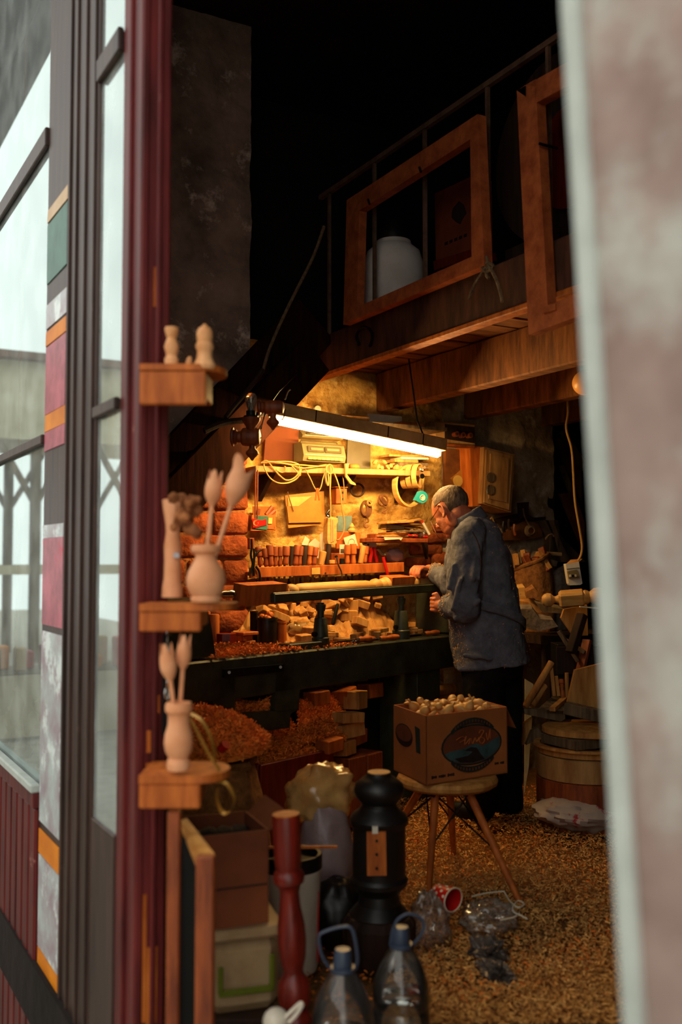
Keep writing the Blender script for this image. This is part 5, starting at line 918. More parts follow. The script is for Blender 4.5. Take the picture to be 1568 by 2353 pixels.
obj('loop', band(((438, 1640), (462, 1655), (482, 1690), (492, 1730), (490, 1748), (470, 1715), (448, 1672), (436, 1650)), 2.43, .03), 'yellow_ribbon', yr, True, fixn=False); obj('loop', band(((497, 1795), (520, 1800), (538, 1835), (530, 1862), (512, 1868), (498, 1840), (500, 1810)), 2.43, .03), 'yellow_ribbon', yr, True, fixn=False); obj('tail', band(((490, 1748), (505, 1775), (500, 1800)), 2.44, .03), 'yellow_ribbon', yr, True, fixn=False)
# ================================================================== foot of the door, left
for i, (x0, x1, yt, D, m_, lab) in enumerate(((386, 416, 1862, 2.42, 'handle_wood', 'narrow orange batten standing against the door post'), (452, 494, 1965, 2.36, 'handle_wood', 'broad orange timber standing in front of the cardboard box'))):
    p, q = atd(x0, yt, D), atd(x1, yt, D); w_ = (q - p).length; c = (p + q) / 2; one('timber', G().box((c.x, c.y, c.z / 2), (w_, w_ * .8, c.z), Matrix((RT, FH, UP)).transposed(), .004), m_, lab, 'timber')
p = atd(432, 1925, 2.46); one('black_board', G().box((p.x, p.y, p.z / 2), (.05, .02, p.z), Matrix((RT, FH, UP)).transposed()), 'black', 'black panel standing between the two orange timbers', 'panel')
one('sloping_board', G().add([atd(412, 1885, 2.52), atd(430, 1880, 2.56), atd(494, 1962, 2.37), atd(450, 1978, 2.35), atd(412, 1897, 2.52), atd(430, 1892, 2.56), atd(494, 1974, 2.37), atd(450, 1990, 2.35)], [(0, 1, 2, 3), (7, 6, 5, 4), (0, 4, 5, 1), (1, 5, 6, 2), (2, 6, 7, 3), (3, 7, 4, 0)]), 'pine', 'short sloping board joining the tops of the orange timbers', 'board')
EV = Matrix((RT, FH, UP)).transposed()
cr_ = one('low_crate', G().box(V((*atd(545, 2300, 2.84)[:2], .04)), (.34, .26, .08), EV, .004), 'dark_wood', 'low dark crate under the plastic storage bin', 'crate')
sbn = thing('storage_bin', 'dusty clear plastic storage bin with a green clip on the floor', 'storage bin', V((*atd(545, 2300, 2.84)[:2], .081))); o_ = wmat(sbn).translation
def rbx(c, sz, ang, ch): return G().box(c, sz, EV @ Euler((0, 0, ang)).to_matrix(), ch)
AG = .30
obj('tub', rbx(o_ + V((0, 0, .10)), (.20, .22, .20), AG, .03), 'bin_plastic', sbn); obj('lid', rbx(o_ + V((0, 0, .215)), (.225, .25, .03), AG, .012), 'bin_plastic', sbn)
fr_ = EV @ Euler((0, 0, AG)).to_matrix(); fc = o_ + fr_ @ V((0, -.123, .115))
for (dx, dz, w_, h_) in ((0, -.045, .15, .018), (-.07, -.01, .014, .07), (.07, 0, .014, .09)): obj('green_clip', G().box(fc + fr_ @ V((dx, -.004, dz)), (w_, .008, h_), fr_, .003), 'green_plastic', sbn)
cbx = thing('brown_carton', 'open brown cardboard carton standing on the storage bin', 'cardboard box', o_ + V((0, 0, .231))); q0 = o_ - RT * .045 + V((0, 0, .231)); f2 = EV @ Euler((0, 0, .38)).to_matrix()
for nm, c, sz in (('front', (0, -.11, .125), (.2, .006, .25)), ('back', (0, .11, .125), (.2, .006, .25)), ('side', (-.1, 0, .125), (.006, .22, .25)), ('side', (.1, 0, .125), (.006, .22, .25)), ('bottom', (0, 0, .004), (.2, .22, .006))): obj(nm, G().box(q0 + f2 @ V(c), sz, f2), 'card_dark', cbx)
obj('tape_seam', G().box(q0 + f2 @ V((0, -.1145, .105)), (.195, .002, .004), f2), 'print_dark', cbx); obj('flap', G().box(q0 + f2 @ V((.13, 0, .265)), (.08, .21, .005), f2 @ Euler((0, -.7, 0)).to_matrix()), 'card_dark', cbx)
for i in range(8): one('wool_ball', G().ell(q0 + f2 @ V((-.07 + .045 * (i % 4), -.05 + .1 * (i // 4), .20)), (.035, .035, .028), None, 12, 8, lambda d: 1 + .2 * noise.noise(d * 4 + V((i, 0, 0)))), 'dark_cloth', 'dark crumpled cloth ball filling the brown carton', 'cloth ball', 'cloth balls in the carton', smooth=True)
bk_ = thing('white_bucket', 'white plastic bucket with black rim behind the red spindle', 'bucket', V((*atd(668, 2190, 3.25)[:2], 0))); b0_ = wmat(bk_).translation; kk = 3.25 / FPX
obj('body', G().lathe([(60 * kk, 0), (62 * kk, .01), (68 * kk, .30), (70 * kk, .31), (70 * kk, .325), (64 * kk, .325), (58 * kk, .02), (.001, .02)], b0_, UP, 36, cap=False), 'white_plastic', bk_, True, fixn=False)
obj('rim', G().lathe([(69 * kk, .315), (71 * kk, .318), (71 * kk, .358), (69 * kk, .362), (62 * kk, .362), (61 * kk, .33)], b0_, UP, 36, cap=False), 'black', bk_, True, fixn=False); obj('contents', G().lathe([(.001, .345), (61 * kk, .335)], b0_, UP, 24, cap=False).wob(.008, 30), 'dark_wood', bk_, fixn=False)
obj('red_stripe', G().tube([b0_ + RT * 62.5 * kk - FH * 22 * kk + UP * z for z in (.03, .1, .18, .25)], .003, 5), 'red_plastic', bk_)
one('mixing_stick', G().bar(atd(600, 1948, 3.2), atd(775, 1946, 3.25), .008, .008, UP), 'orange_wood', 'thin orange stick lying across the white bucket', 'stick')
rs_ = V((*atd(684, 2335, 2.66)[:2], 0)); tp_ = atd(657, 1870, 2.66); ax = (tp_ - rs_).normalized(); k = 2.66 / FPX; HH = (tp_ - rs_).length
sp_ = thing('red_spindle', 'tall dark red turned spindle with bare top standing at the front', 'spindle', rs_); hh = lambda y: HH * (2335 - y) / (2335 - 1870)
obj('square_foot', G().bar(rs_, rs_ + ax * hh(2275), .09, .09, FH, .006), 'red_wood', sp_)
obj('turned_shaft', G().lathe([(r * k, hh(y)) for r, y in ((30, 2276), (36, 2268), (37, 2256), (30, 2246), (24, 2238), (36, 2226), (38, 2205), (34, 2186), (24, 2174), (22, 2166), (30, 2140), (33, 2110), (31, 2080), (24, 2045), (22, 2020), (26, 2006), (34, 2000), (36, 1990), (32, 1980), (27, 1976), (29, 1970), (31, 1955), (32, 1880), (31, 1872))], rs_, ax, 30), 'red_wood', sp_, True); obj('bare_top', G().lathe([(30 * k, hh(1872)), (30.5 * k, hh(1869.5))], rs_, ax, 30), 'orange_wood', sp_)
sc2 = thing('white_scoop', 'white plastic scoop with loop handle at the bottom edge', 'scoop', atd(635, 2353, 2.45)); c = atd(634, 2345, 2.45); obj('bowl', G().ell(c, (.032, .03, .03), None, 18, 12), 'white_plastic', sc2, True); obj('handle', G().tube([atd(x, y, 2.44) for x, y in ((655, 2338), (672, 2322), (690, 2306), (694, 2310), (682, 2330), (664, 2350))], .005, 6, smooth=4), 'white_plastic', sc2, True)
one('dark_step', G().box(V((*atd(640, 2353, 2.5)[:2], .05)), (.3, .18, .10), EV, .005), 'dark_wood', 'dark wooden step under the white scoop', 'step')
# black turned pedestal
pd0 = V((*atd(872, 2200, 3.26)[:2], 0)); k = 3.26 / FPX; pd = thing('black_pedestal', 'black turned wooden pedestal with pale bare top beside the stool', 'pedestal', pd0); zz = lambda y: max(0, (2205 - y) * k * .985)
obj('column', G().lathe([(r * k, zz(y)) for r, y in ((68, 2085), (60, 2075), (48, 2062), (45, 2040), (52, 2030), (65, 2018), (66, 2008), (60, 2000), (60, 1890), (66, 1882), (67, 1872), (60, 1860), (46, 1850), (40, 1842), (40, 1836), (54, 1820), (58, 1805), (54, 1792), (40, 1780), (30, 1774), (26, 1767))], pd0, UP, 36), 'black_gloss', pd, True)
obj('bare_top', G().lathe([(26 * k, zz(1767)), (26 * k, zz(1765))], pd0, UP, 24), 'pine', pd)
fl_ = G(); n = 48; vs_ = []
for r, y in ((62, 2205), (70, 2180), (80, 2140), (80, 2105), (70, 2088), (60, 2084)):
    for i in range(n): vs_.append(pd0 + V((math.cos(2 * math.pi * i / n), math.sin(2 * math.pi * i / n), 0)) * r * k * (1 + (.035 if i % 4 < 2 else -.02)) + UP * zz(y))
obj('fluted_base', fl_.add(vs_, [(j * n + i, j * n + (i + 1) % n, j * n + n + (i + 1) % n, j * n + n + i) for j in range(5) for i in range(n)]), 'dark_wood', pd, True, ang=20, fixn=False)
tg = thing('drilled_plaque', 'small orange plaque with three holes leaning on the black pedestal', 'plaque', atd(866, 2010, 3.15)); obj('plate', dprism([(843, 1913), (887, 1912), (889, 2012), (844, 2013)], 3.155, .012), 'orange_wood', tg)
for y in (1933, 1964, 1996): c = atd(866, y, 3.15); obj('hole', G().cyl(c, c + FH * .01, .0045, n=10), 'black', tg)
obj('white_clip', dprism([(856, 1900), (869, 1900), (869, 1916), (856, 1916)], 3.15, .015), 'white_plastic', tg)
# bags behind
one('amber_bag', G().ell(atd(738, 1826, 3.65), (.135, .11, .105), (0, -.25, 0), 40, 26, lambda d: 1 + .2 * noise.noise(d * 2.4 + V((5, 0, 0))) + .12 * noise.noise(d * 6) + .04 * noise.noise(d * 14)), 'amber_bag', 'amber translucent plastic bag full of wood pieces behind the pedestal', 'bag', smooth=True, ang=60)
for i in range(16): one('bagged_piece', G().ell(atd(700 + (i % 6) * 15, 1800 + (i // 6) * 24, 3.60 + .02 * (i % 3)), (.03, .016, .012), (i * 1.3, i * .7, i * 2.1), 12, 8), 'pine_block', 'turned wood piece showing through the amber plastic bag', 'turned piece', 'pieces inside the amber bag', smooth=True)
one('lilac_bag', G().ell(V((*atd(748, 1960, 3.6)[:2], .24)), (.10, .09, .24), None, 36, 26, lambda d: 1 + .1 * noise.noise(d * 2.4 + V((9, 0, 0))) + .06 * noise.noise(d * 7)), 'lilac_bag', 'greyish lilac plastic sack standing behind the white bucket', 'sack', smooth=True, ang=60)
one('dark_bag', G().ell(V((*atd(772, 2090, 3.42)[:2], .11)), (.10, .09, .12), None, 36, 22, lambda d: 1 + .15 * noise.noise(d * 3) + .06 * noise.noise(d * 8)), 'black_gloss', 'black plastic bag between the bucket and the pedestal', 'bag', smooth=True, ang=60)
# water bottles
def bottle(px, pyc, D, level, label, hx):
    b = V((*atd(px, pyc, D)[:2], 0)); t = thing('water_bottle', label, 'water bottle', b); zc = atd(px, pyc, D).z; s = zc / .33
    pr = [(.02, .002), (.066, .004), (.074, .015), (.074, .06), (.070, .07), (.074, .08), (.075, .13), (.071, .14), (.075, .15), (.075, .18), (.070, .205), (.055, .245), (.035, .28), (.019, .30), (.018, .315)]
    obj('shell', G().lathe([(r * s, z * s) for r, z in pr], b, UP, 36, cap=False), 'pet', t, True, fixn=False)
    if level: obj('water', G().lathe([(.001, .006)] + [(r * s * .965, z * s) for r, z in pr[1:] if z < level] + [(.071 * s, level * s), (.001, level * s)], b, UP, 30, cap=False), 'water', t, True, fixn=False)
    obj('cap', G().lathe([(.023 * s, .300 * s), (.024 * s, .303 * s), (.022 * s, .318 * s), (.021 * s, .335 * s), (.018 * s, .342 * s), (.001, .343 * s)], b, UP, 24), 'blue_plastic', t, True)
    obj('neck_ring', G().lathe([(.03 * s, .29 * s), (.031 * s, .294 * s), (.03 * s, .30 * s), (.02 * s, .30 * s)], b, UP, 24), 'blue_plastic', t, True); n_ = b + UP * .295 * s
    obj('carry_loop', G().tube([n_ + RT * x * s + UP * z * s for x, z in hx], .0042, 7, smooth=5), 'blue_plastic', t, True)
bottle(788, 2192, 2.50, 0, 'left water bottle with blue cap, empty, at the bottom edge', [(-.03, 0), (-.05, .03), (-.058, .075), (-.04, .09), (0, .10), (.022, .095), (.032, .06), (.036, .02), (.03, -.002)])
bottle(922, 2140, 2.66, .17, 'right water bottle with blue cap, half full of water', [(-.028, 0), (-.022, .035), (-.008, .065), (.02, .08), (.05, .07), (.06, .05), (.052, .025), (.03, 0)])
# plastic film litter and the polka-dot cup
def blob(px, py, D, rad, seed, amp=.25, rot=None, f=2.6): return G().ell(atd(px, py, D), rad, rot, 40, 26, lambda d: 1 + amp * noise.noise(d * f + V((seed, 0, 0))) + amp * .5 * noise.noise(d * f * 2.7 + V((0, seed, 0))) + amp * .25 * noise.noise(d * f * 6))
one('clear_bag', blob(988, 2138, 3.42, (.07, .06, .115), 3, .3), 'clear_bag', 'crumpled clear plastic bag on the floor before the stool', 'bag', smooth=True, ang=60)
one('clear_wrapper', blob(1125, 2110, 3.55, (.10, .09, .055), 8, .3), 'clear_bag', 'flat clear wrapper with pale ties under the stool edge', 'wrapper', smooth=True, ang=60)
for i, pts in enumerate((((1085, 2060), (1120, 2052), (1160, 2048)), ((1160, 2050), (1172, 2070), (1190, 2085), (1205, 2078), (1190, 2070), (1178, 2092), (1200, 2105), (1212, 2112)), ((1150, 2114), (1180, 2108), (1195, 2098)))): one('pale_tie', G().tube([onZ(x, y, .09) for x, y in pts], .003, 5, smooth=5), 'paper', ('straight', 'knotted', 'trailing')[i] + ' pale tie of the clear wrapper', 'string', smooth=True)
one('foil_scrap', blob(1125, 2190, 3.30, (.05, .07, .045), 14, .6, None, 2.2), 'foil', 'crumpled grey and black foil on the shavings', 'foil', ang=10)
one('foil_scrap', blob(1140, 2240, 3.15, (.045, .06, .04), 23, .6, None, 2.2), 'foil', 'second crumpled grey foil scrap nearer the front', 'foil', ang=10)
cu = thing('paper_cup', 'red and white polka-dot paper cup lying on its side', 'paper cup', atd(1020, 2095, 3.6)); m0, m1 = atd(1042, 2068, 3.42), atd(985, 2040, 3.52); ca = (m0 - m1).normalized(); L_ = .085; st0 = m0 - ca * L_
obj('wall', G().lathe([(.026, 0), (.040, L_), (.038, L_), (.025, .003), (.001, .003)], st0, ca, 30, cap=False), 'red_plastic', cu, True, fixn=False); obj('rim', G().tube([m0 + (frame(ca)[0] * math.cos(t) + frame(ca)[1] * math.sin(t)) * .04 for t in np.linspace(0, 2 * math.pi, 25)[:-1]], .0025, 6, True), 'paper', cu, True)
obj('lining', G().lathe([(.0255, .006), (.0388, L_ - .0005)], st0, ca, 30, cap=False), 'paper', cu, True, fixn=False)
x, y, z = frame(ca)
for j in range(4):
    for i in range(8):
        an = (i + .5 * (j % 2)) * math.pi / 4; h = .012 + j * .02; r = .026 + .014 * h / L_ + .0006; n_ = x * math.cos(an) + y * math.sin(an); c = st0 + ca * h + n_ * r; tx = ca.cross(n_); obj('dot', G().prism([c + (ca * math.cos(q) + tx * math.sin(q)) * .0055 for q in np.linspace(0, 2 * math.pi, 11)[:-1]], n_ * .0006), 'paper', cu)
# ================================================================== stool with carton
ft = [onZ(985, 2056, 0), onZ(1200, 2084, 0), onZ(1043, 1962, 0), onZ(868, 1975, 0)]; sc3 = (ft[0] + ft[1] + ft[2] + ft[3]) / 4
ZS = .40; ctr = onZ(1028, 1795, ZS); stl = thing('stool', 'round wooden stool on four splayed legs with black wire struts', 'stool', V((ctr.x, ctr.y, 0)))
obj('seat', G().lathe([(.10, -.022), (.185, -.016), (.203, -.004), (.207, .01), (.200, .024), (.185, .028), (.05, .024), (.001, .023)], ctr, UP, 44, cap=False), 'pine', stl, True, fixn=False)
tops = []
for f in ft:
    d = (V((f.x, f.y, 0)) - V((ctr.x, ctr.y, 0))).normalized(); tp = V((ctr.x, ctr.y, ZS - .02)) + d * .12; tops.append(tp)
    lg_ = obj('leg', G().lathe([(.011, 0), (.014, .15), (.017, (tp - f).length)], f, tp - f, 14), 'orange_wood', stl, True); obj('bracket', G().box(tp - UP * .008, (.04, .03, .02), None, .003), 'iron', lg_)
for i, j in ((0, 1), (1, 2), (2, 3), (3, 0)):
    for a_, b_ in ((i, j), (j, i)): obj('strut', G().cyl(tops[a_] - UP * .01, ft[b_].lerp(tops[b_], .47), .0035, n=7), 'iron', stl, True)
for i in range(4): obj('strut_bolt', G().ell(ft[i].lerp(tops[i], .47), (.009,) * 3, None, 8, 6), 'iron', stl, True)
ZC = ctr.z + .0285; B0, B1, B3 = onZ(980, 1806, ZC), onZ(1167, 1776, ZC), onZ(905, 1769, ZC); B2 = B1 + B3 - B0; HB = atd(980, 1645, (B0 - CAM).dot(FH)).z - ZC
bx_ = thing('printed_carton', 'orange cardboard carton with a dark oval emblem on the stool', 'cardboard box', (B0 + B2) / 2)
def face(p, q, inn, nm): d = (inn - p).normalized(); return obj(nm, G().prism([p, q, q + UP * HB, p + UP * HB], d * .005), 'cardboard', bx_)
right = face(B0, B1, B3, 'front_face'); left = face(B3, B0, B2, 'side_face'); face(B1, B2, B0, 'side_face'); face(B3, B2, B0, 'back_face'); obj('bottom', G().prism([B0, B1, B2, B3], UP * .005), 'cardboard', bx_)
obj('flap', G().add([B1 + UP * HB * .97, B1.lerp(B2, .6) + UP * HB, B1.lerp(B2, .7) + (B1 - B0).normalized() * .07 + UP * HB * .62, B1 + (B1 - B0).normalized() * .05 + UP * HB * .66], [(0, 1, 2, 3)]), 'cardboard', bx_, fixn=False)
ue = (B1 - B0).normalized(); ne = V((ue.y, -ue.x, 0)); W_ = (B1 - B0).length
def em(x, y, o=.0006): return B0 + ue * x * W_ + UP * y * HB + ne * o
def epoly(cx, cy, rx, ry, t0, t1, n=28, o=.0006, rot=.0): return [em(cx + rx * math.cos(t), cy + ry * math.sin(t), o) for t in np.linspace(t0, t1, n)]
def flat(nm, P_, m_, par): return obj(nm, G().prism(P_, ne * .0008), m_, par)
E0 = (.55, .50); flat('emblem_rim', epoly(*E0, .375, .30, 0, 2 * math.pi * 27 / 28), 'print_green', right); flat('emblem_field', epoly(*E0, .355, .278, 0, 2 * math.pi * 27 / 28, o=.0016), 'card_dark', right)
flat('emblem_hills', [em(E0[0] + x, E0[1] + y, .0028) for x, y in ((-.335, -.09), (-.28, -.06), (-.2, -.05), (-.1, -.04), (-.02, .0), (.06, .01), (.12, -.04), (.2, .0), (.28, .05), (.345, .07), (.34, -.08), (.27, -.17), (.15, -.245), (0, -.27), (-.15, -.245), (-.27, -.18))], 'print_teal', right)
flat('emblem_shade', [em(E0[0] + x, E0[1] + y, .0036) for x, y in ((-.1, -.07), (-.02, -.03), (.05, -.05), (.1, -.15), (.15, -.235), (0, -.262), (-.15, -.235), (-.22, -.17), (-.05, -.15), (.0, -.1))], 'print_dark', right)
for sg, nm in ((1, 'upper_banner'), (-1, 'lower_banner')):
    o_ = [em(E0[0] + .42 * .78 * math.cos(t), E0[1] + sg * (.40 * math.sin(t)), .004) for t in np.linspace(.62, math.pi - .62, 16)]; i_ = [em(E0[0] + .42 * .74 * math.cos(t), E0[1] + sg * (.315 * math.sin(t)), .004) for t in np.linspace(math.pi - .62, .62, 16)]; bnr = flat(nm, o_ + i_, 'print_green', right)
    for q in np.linspace(.85, math.pi - .85, 13): c = em(E0[0] + .42 * .76 * math.cos(q), E0[1] + sg * .357 * math.sin(q), .0052); obj('letter_mark', G().box(c, (.006, .0008, .010), Matrix((ue, ne, UP)).transposed()), 'card_dark', bnr)
for i, pts in enumerate((((-.2, .1), (-.13, .14), (-.09, .1), (-.16, .06)), ((-.08, .14), (-.1, .02), (-.03, .1), (-.05, .02)), ((-.02, .1), (.0, .02), (.03, .1), (.05, .04), (.08, .1)), ((.08, .16), (.1, .2), (.14, .18), (.08, .06), (.12, .0), (.15, .06), (.1, .1)), ((.17, .15), (.19, .04), (.22, .2), (.22, .06)))): obj('script_stroke', G().tube([em(E0[0] + a_, E0[1] + b_, .0045) for a_, b_ in pts], .0016, 5, smooth=4), 'orange_wood', right, True)
for (x0, y0, n_, sz) in ((.07, .085, 13, .012), (.84, .15, 7, .010)):
    g_ = G()
    for i in range(n_):
        if i % 5 != 3: g_.box(em(x0 + i * .021 * sz / .012, y0 + .02, .001), (sz * .6, .0008, sz * (1, .7, .85)[i % 3]), Matrix((ue, ne, UP)).transposed())
    obj('small_print', g_, 'print_dark', right)
ul = (B0 - B3).normalized(); nl = V((ul.y, -ul.x, 0)); WL = (B0 - B3).length
def el(x, y, o=.0006): return B3 + ul * x * WL + UP * y * HB + nl * o
obj('side_emblem', G().prism([el(.34 + .27 * math.cos(t), .60 + .17 * math.sin(t)) for t in np.linspace(0, 2 * math.pi, 25)[:-1]], nl * .0008), 'print_dark', left); obj('side_emblem_field', G().prism([el(.34 + .24 * math.cos(t), .63 + .12 * math.sin(t), .0016) for t in np.linspace(0, 2 * math.pi, 25)[:-1]], nl * .0008), 'card_dark', left); obj('side_bar', G().prism([el(x, y) for x, y in ((.68, .8), (.82, .78), (.84, .42), (.72, .42))], nl * .0008), 'print_green', left)
# pale wooden spoons and eggs heaped in the carton
rg = random.Random(12); MID = (B0 + B2) / 2
obj('inner_board', G().prism([b.lerp(MID, .02) + UP * (HB - .05) for b in (B0, B1, B2, B3)], UP * .005), 'cardboard', bx_)
for i in range(46):
    a_, b_ = rg.uniform(.07, .93), rg.uniform(.08, .92); c = B0 + (B1 - B0) * a_ + (B3 - B0) * b_ + UP * (HB - .03 + rg.uniform(0, .03) + .015 * math.sin(a_ * 3.14)); kind = i % 3; ax = V((rg.uniform(-1, 1), rg.uniform(-1, 1), rg.uniform(-.1, .6))).normalized()
    if kind == 0: g_ = G().lathe([(.003, -.03), (.012, -.022), (.02, -.004), (.019, .01), (.010, .026), (.004, .032), (.005, .045), (.003, .05)], c, ax, 14); lab = 'pale turned pear-shaped piece heaped in the printed carton'
    elif kind == 1: g_ = G().ell(c, (.028, .016, .008), (rg.uniform(-.6, .6), rg.uniform(-.6, .6), rg.uniform(0, 3)), 14, 8); lab = 'pale flat spoon bowl heaped in the printed carton'
    else: g_ = G().lathe([(.006, -.035), (.009, -.03), (.007, 0), (.013, .008), (.016, .02), (.009, .032), (.002, .035)], c, ax, 14); lab = 'pale turned peg heaped in the printed carton'
    one('turned_piece', g_, 'fresh_wood', lab, 'turned piece', 'turned pieces in the carton ' + ('one', 'two', 'three')[kind], smooth=True)
# ================================================================== sack of shavings, crate and stacked blocks under the lathe
HS = V((*atd(446, 1960, 3.72)[:2], 0))
def hsk(aa, t):
    an = aa * 2 * math.pi; r = (.265 + .04 * math.sin(t * 3)) * (1 + .08 * noise.noise(V((math.cos(an) * 2, math.sin(an) * 2, t * 3))) + .03 * math.sin(an * 11)) * (1 - .25 * t); return HS + V((math.cos(an) * r * 1.05, math.sin(an) * r, t * .56))
shs = thing('shavings_sack', 'large brown sack overflowing with orange shavings left of the lathe', 'sack', HS); obj('cloth', G().grid(hsk, 60, 18), 'sack', shs, True, fixn=False); obj('rolled_rim', G().tube([hsk(i / 40, 1) for i in range(40)], .016, 6, True).wob(.012, 12), 'sack', shs, True)
HC = lambda x, y: .74 - 1.6 * ((x - HS.x) ** 2 + (y - HS.y) ** 2) + .03 * noise.noise(V((x * 6, y * 6, 0)))
obj('heap_core', G().grid(lambda a_, b_: (lambda x, y: V((x, y, min(HC(x, y), .75) - .012)))(HS.x + .27 * a_ ** .5 * math.cos(b_ * 2 * math.pi), HS.y + .27 * a_ ** .5 * math.sin(b_ * 2 * math.pi)), 14, 40), 'shaving', shs, True, fixn=False)
one('red_bottle_cap', G().cyl(atd(508, 1722, 3.5), atd(508, 1722, 3.5) + V((.01, -.02, .02)), .016, n=16), 'red_plastic', 'small red lid lying on the heap of shavings', 'lid', smooth=True)
c0, c1_ = onL(600, 1800, -.02), onL(768, 1800, -.02); cw = (c1_ - c0).dot(LU); ub = (c0 - LA).dot(LU); ZX = onL(690, 1738, -.02).z
dcr = thing('shavings_crate', 'dark red wooden crate full of shavings under the lathe', 'crate', LP(ub + cw / 2, .16, 0))
for nm, b in (('front', lbox(ub, ub + cw, -.02, 0, 0, ZX)), ('back', lbox(ub, ub + cw, .40, .42, 0, ZX)), ('side', lbox(ub, ub + .02, 0, .40, 0, ZX)), ('side', lbox(ub + cw - .02, ub + cw, 0, .40, 0, ZX)), ('bottom', lbox(ub, ub + cw, 0, .40, .01, .03))): obj(nm, b, 'red_wood', dcr)
UH = lambda u, v: ZX - .03 + .30 * math.exp(-((u - ub - cw * .62) ** 2 / .02 + (v - .28) ** 2 / .03)) + .12 * math.exp(-((u - ub - .1) ** 2 / .02 + (v - .3) ** 2 / .03))
obj('heap_core', G().grid(lambda a_, b_: LP(ub + .02 + (cw - .04) * a_, .005 + .39 * b_, UH(ub + .02 + (cw - .04) * a_, .005 + .39 * b_)), 24, 24), 'shaving', dcr, True, fixn=False)
rg2 = random.Random(31); hp2 = Heap(1.5, 3.6, 3.6, 4.95, lambda x, y: 0.)
BL = [(790, 1790, 'lowest left stacked block right of the crate'), (835, 1785, 'lowest right stacked block right of the crate'), (798, 1742, 'dark stacked block in the second layer'), (838, 1740, 'broad stacked block in the second layer')]
for i, (px, py, lab) in enumerate(BL):
    z0 = (0, 0, .165, .165)[i]; c = onL(px, py, .06); one('stacked_block', G().box((c.x, c.y, z0 + .0825), (.13, .14, .164), LR @ Euler((0, 0, rg2.uniform(-.1, .1))).to_matrix(), .004), 'handle_wood', lab, 'wood block')
BX = [(745, 1672, 820, 1690, .10, 'long board laid across the stacked blocks'), (760, 1690, 835, 1706, .12, 'second long board under the first across the blocks'), (738, 1700, 775, 1722, .0, 'ragged block lying on the crate shavings'), (800, 1590, 834, 1625, .14, 'tilted block at the top right of the heap under the lathe'), (775, 1585, 810, 1612, .2, 'block behind the tilted block at the top of the heap'), (712, 1590, 744, 1616, .2, 'block half buried at the top left of the heap'), (780, 1640, 822, 1656, .06, 'flat block jutting from the shavings heap'), (835, 1572, 868, 1600, .26, 'pale flat block in the shadow under the lathe bed'), (872, 1560, 920, 1590, .3, 'wide dark board in the shadow under the lathe bed'), (770, 1706, 808, 1730, .06, 'square block on the crate rim beside the stack')]
for i, (x0, y0, x1, y1, v, lab) in enumerate(BX):
    p, q = onL(x0, y0, v), onL(x1, y1, v); one('heap_block', G().box((p + q) / 2, ((q - p).dot(LU), .09, p.z - q.z), LR @ Euler((rg2.uniform(-.1, .1), rg2.uniform(-.12, .3) if i in (3, 4) else rg2.uniform(-.08, .08), rg2.uniform(-.3, .3))).to_matrix(), .004), 'orange_wood' if i % 3 else 'pine_block', lab, 'wood block')
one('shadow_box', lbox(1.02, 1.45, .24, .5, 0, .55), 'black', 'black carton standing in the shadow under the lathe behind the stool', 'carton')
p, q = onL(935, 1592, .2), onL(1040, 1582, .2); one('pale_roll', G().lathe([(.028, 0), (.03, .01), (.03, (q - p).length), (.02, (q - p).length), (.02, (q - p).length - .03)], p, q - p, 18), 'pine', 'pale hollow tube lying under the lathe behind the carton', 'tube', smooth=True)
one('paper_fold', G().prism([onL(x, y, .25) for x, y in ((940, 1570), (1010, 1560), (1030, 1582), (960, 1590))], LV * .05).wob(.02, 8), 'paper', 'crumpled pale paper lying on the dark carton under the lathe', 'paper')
# ================================================================== on the loft
XR = XL - .035
def xprism(pts, X, d): return G().prism([onX(a_, b_, X) for a_, b_ in pts], (d, 0, 0))
f1 = thing('window_frame', 'pale brown wooden frame hung outside the loft railing', 'frame', onX(950, 745, XR)); O = [(797, 460), (1098, 262), (1113, 610), (789, 746)]; I = [(826, 484), (1081, 320), (1084, 590), (820, 706)]
for i, nm in enumerate(('top_rail', 'stile', 'bottom_rail', 'stile')): j = (i + 1) % 4; obj(nm, xprism([O[i], O[j], I[j], I[i]], XR - .03, .045), 'frame_wood', f1)
for px, py in ((846, 458), (964, 384)): obj('nail', G().cyl(onX(px, py, XR - .04), onX(px + 4, py + 12, XR - .035), .006, n=8), 'iron', f1)
f2_ = thing('window_frame', 'larger brown wooden frame standing at the right on the loft edge', 'frame', onX(1240, 769, XR - .05)); 
for nm, pts in (('stile', [(1188, 208), (1231, 182), (1259, 702), (1215, 769)]), ('bottom_rail', [(1215, 769), (1258, 702), (1450, 622), (1450, 682)]), ('top_rail', [(1188, 208), (1231, 237), (1450, 120), (1450, 60)])): obj(nm, xprism(pts, XR - .03, .045), 'frame_wood', f2_)
obj('hanger', G().cyl(onX(1240, 330, XR - .04), onX(1240, 330, XR - .04) + V((.09, 0, 0)), .006, n=8), 'iron', f2_)
obj('loose_tenon', xprism([(1250, 702), (1276, 698), (1276, 712), (1248, 720)], XR - .04, .03), 'frame_wood', f2_)
c = onX(1275, 350, XL + .22); ZD = ZL + .101
wh = thing('round_panel', 'large dark round wooden disc standing on the loft', 'disc', V((c.x, c.y, ZD))); rw = .40; cz = V((c.x, c.y, ZD + rw + .22)); obj('disc', G().cyl(cz, cz + V((.04, 0, .0)), rw, n=56), 'dark_wood', wh, True); obj('inner_disc', G().cyl(cz + V((-.02, -.12, -.08)), cz + V((0.0, -.12, -.08)), rw * .55, n=40), 'red_wood', wh, True); obj('chock', G().bx((c.x - .03, c.y - .3, ZD), (c.x + .06, c.y + .3, ZD + .25)), 'dark_wood', wh)
c = onX(905, 600, XL + .25); dm = thing('white_drum', 'white plastic drum with black screw lid on the loft', 'drum', V((c.x, c.y, ZD))); k = kp(c)
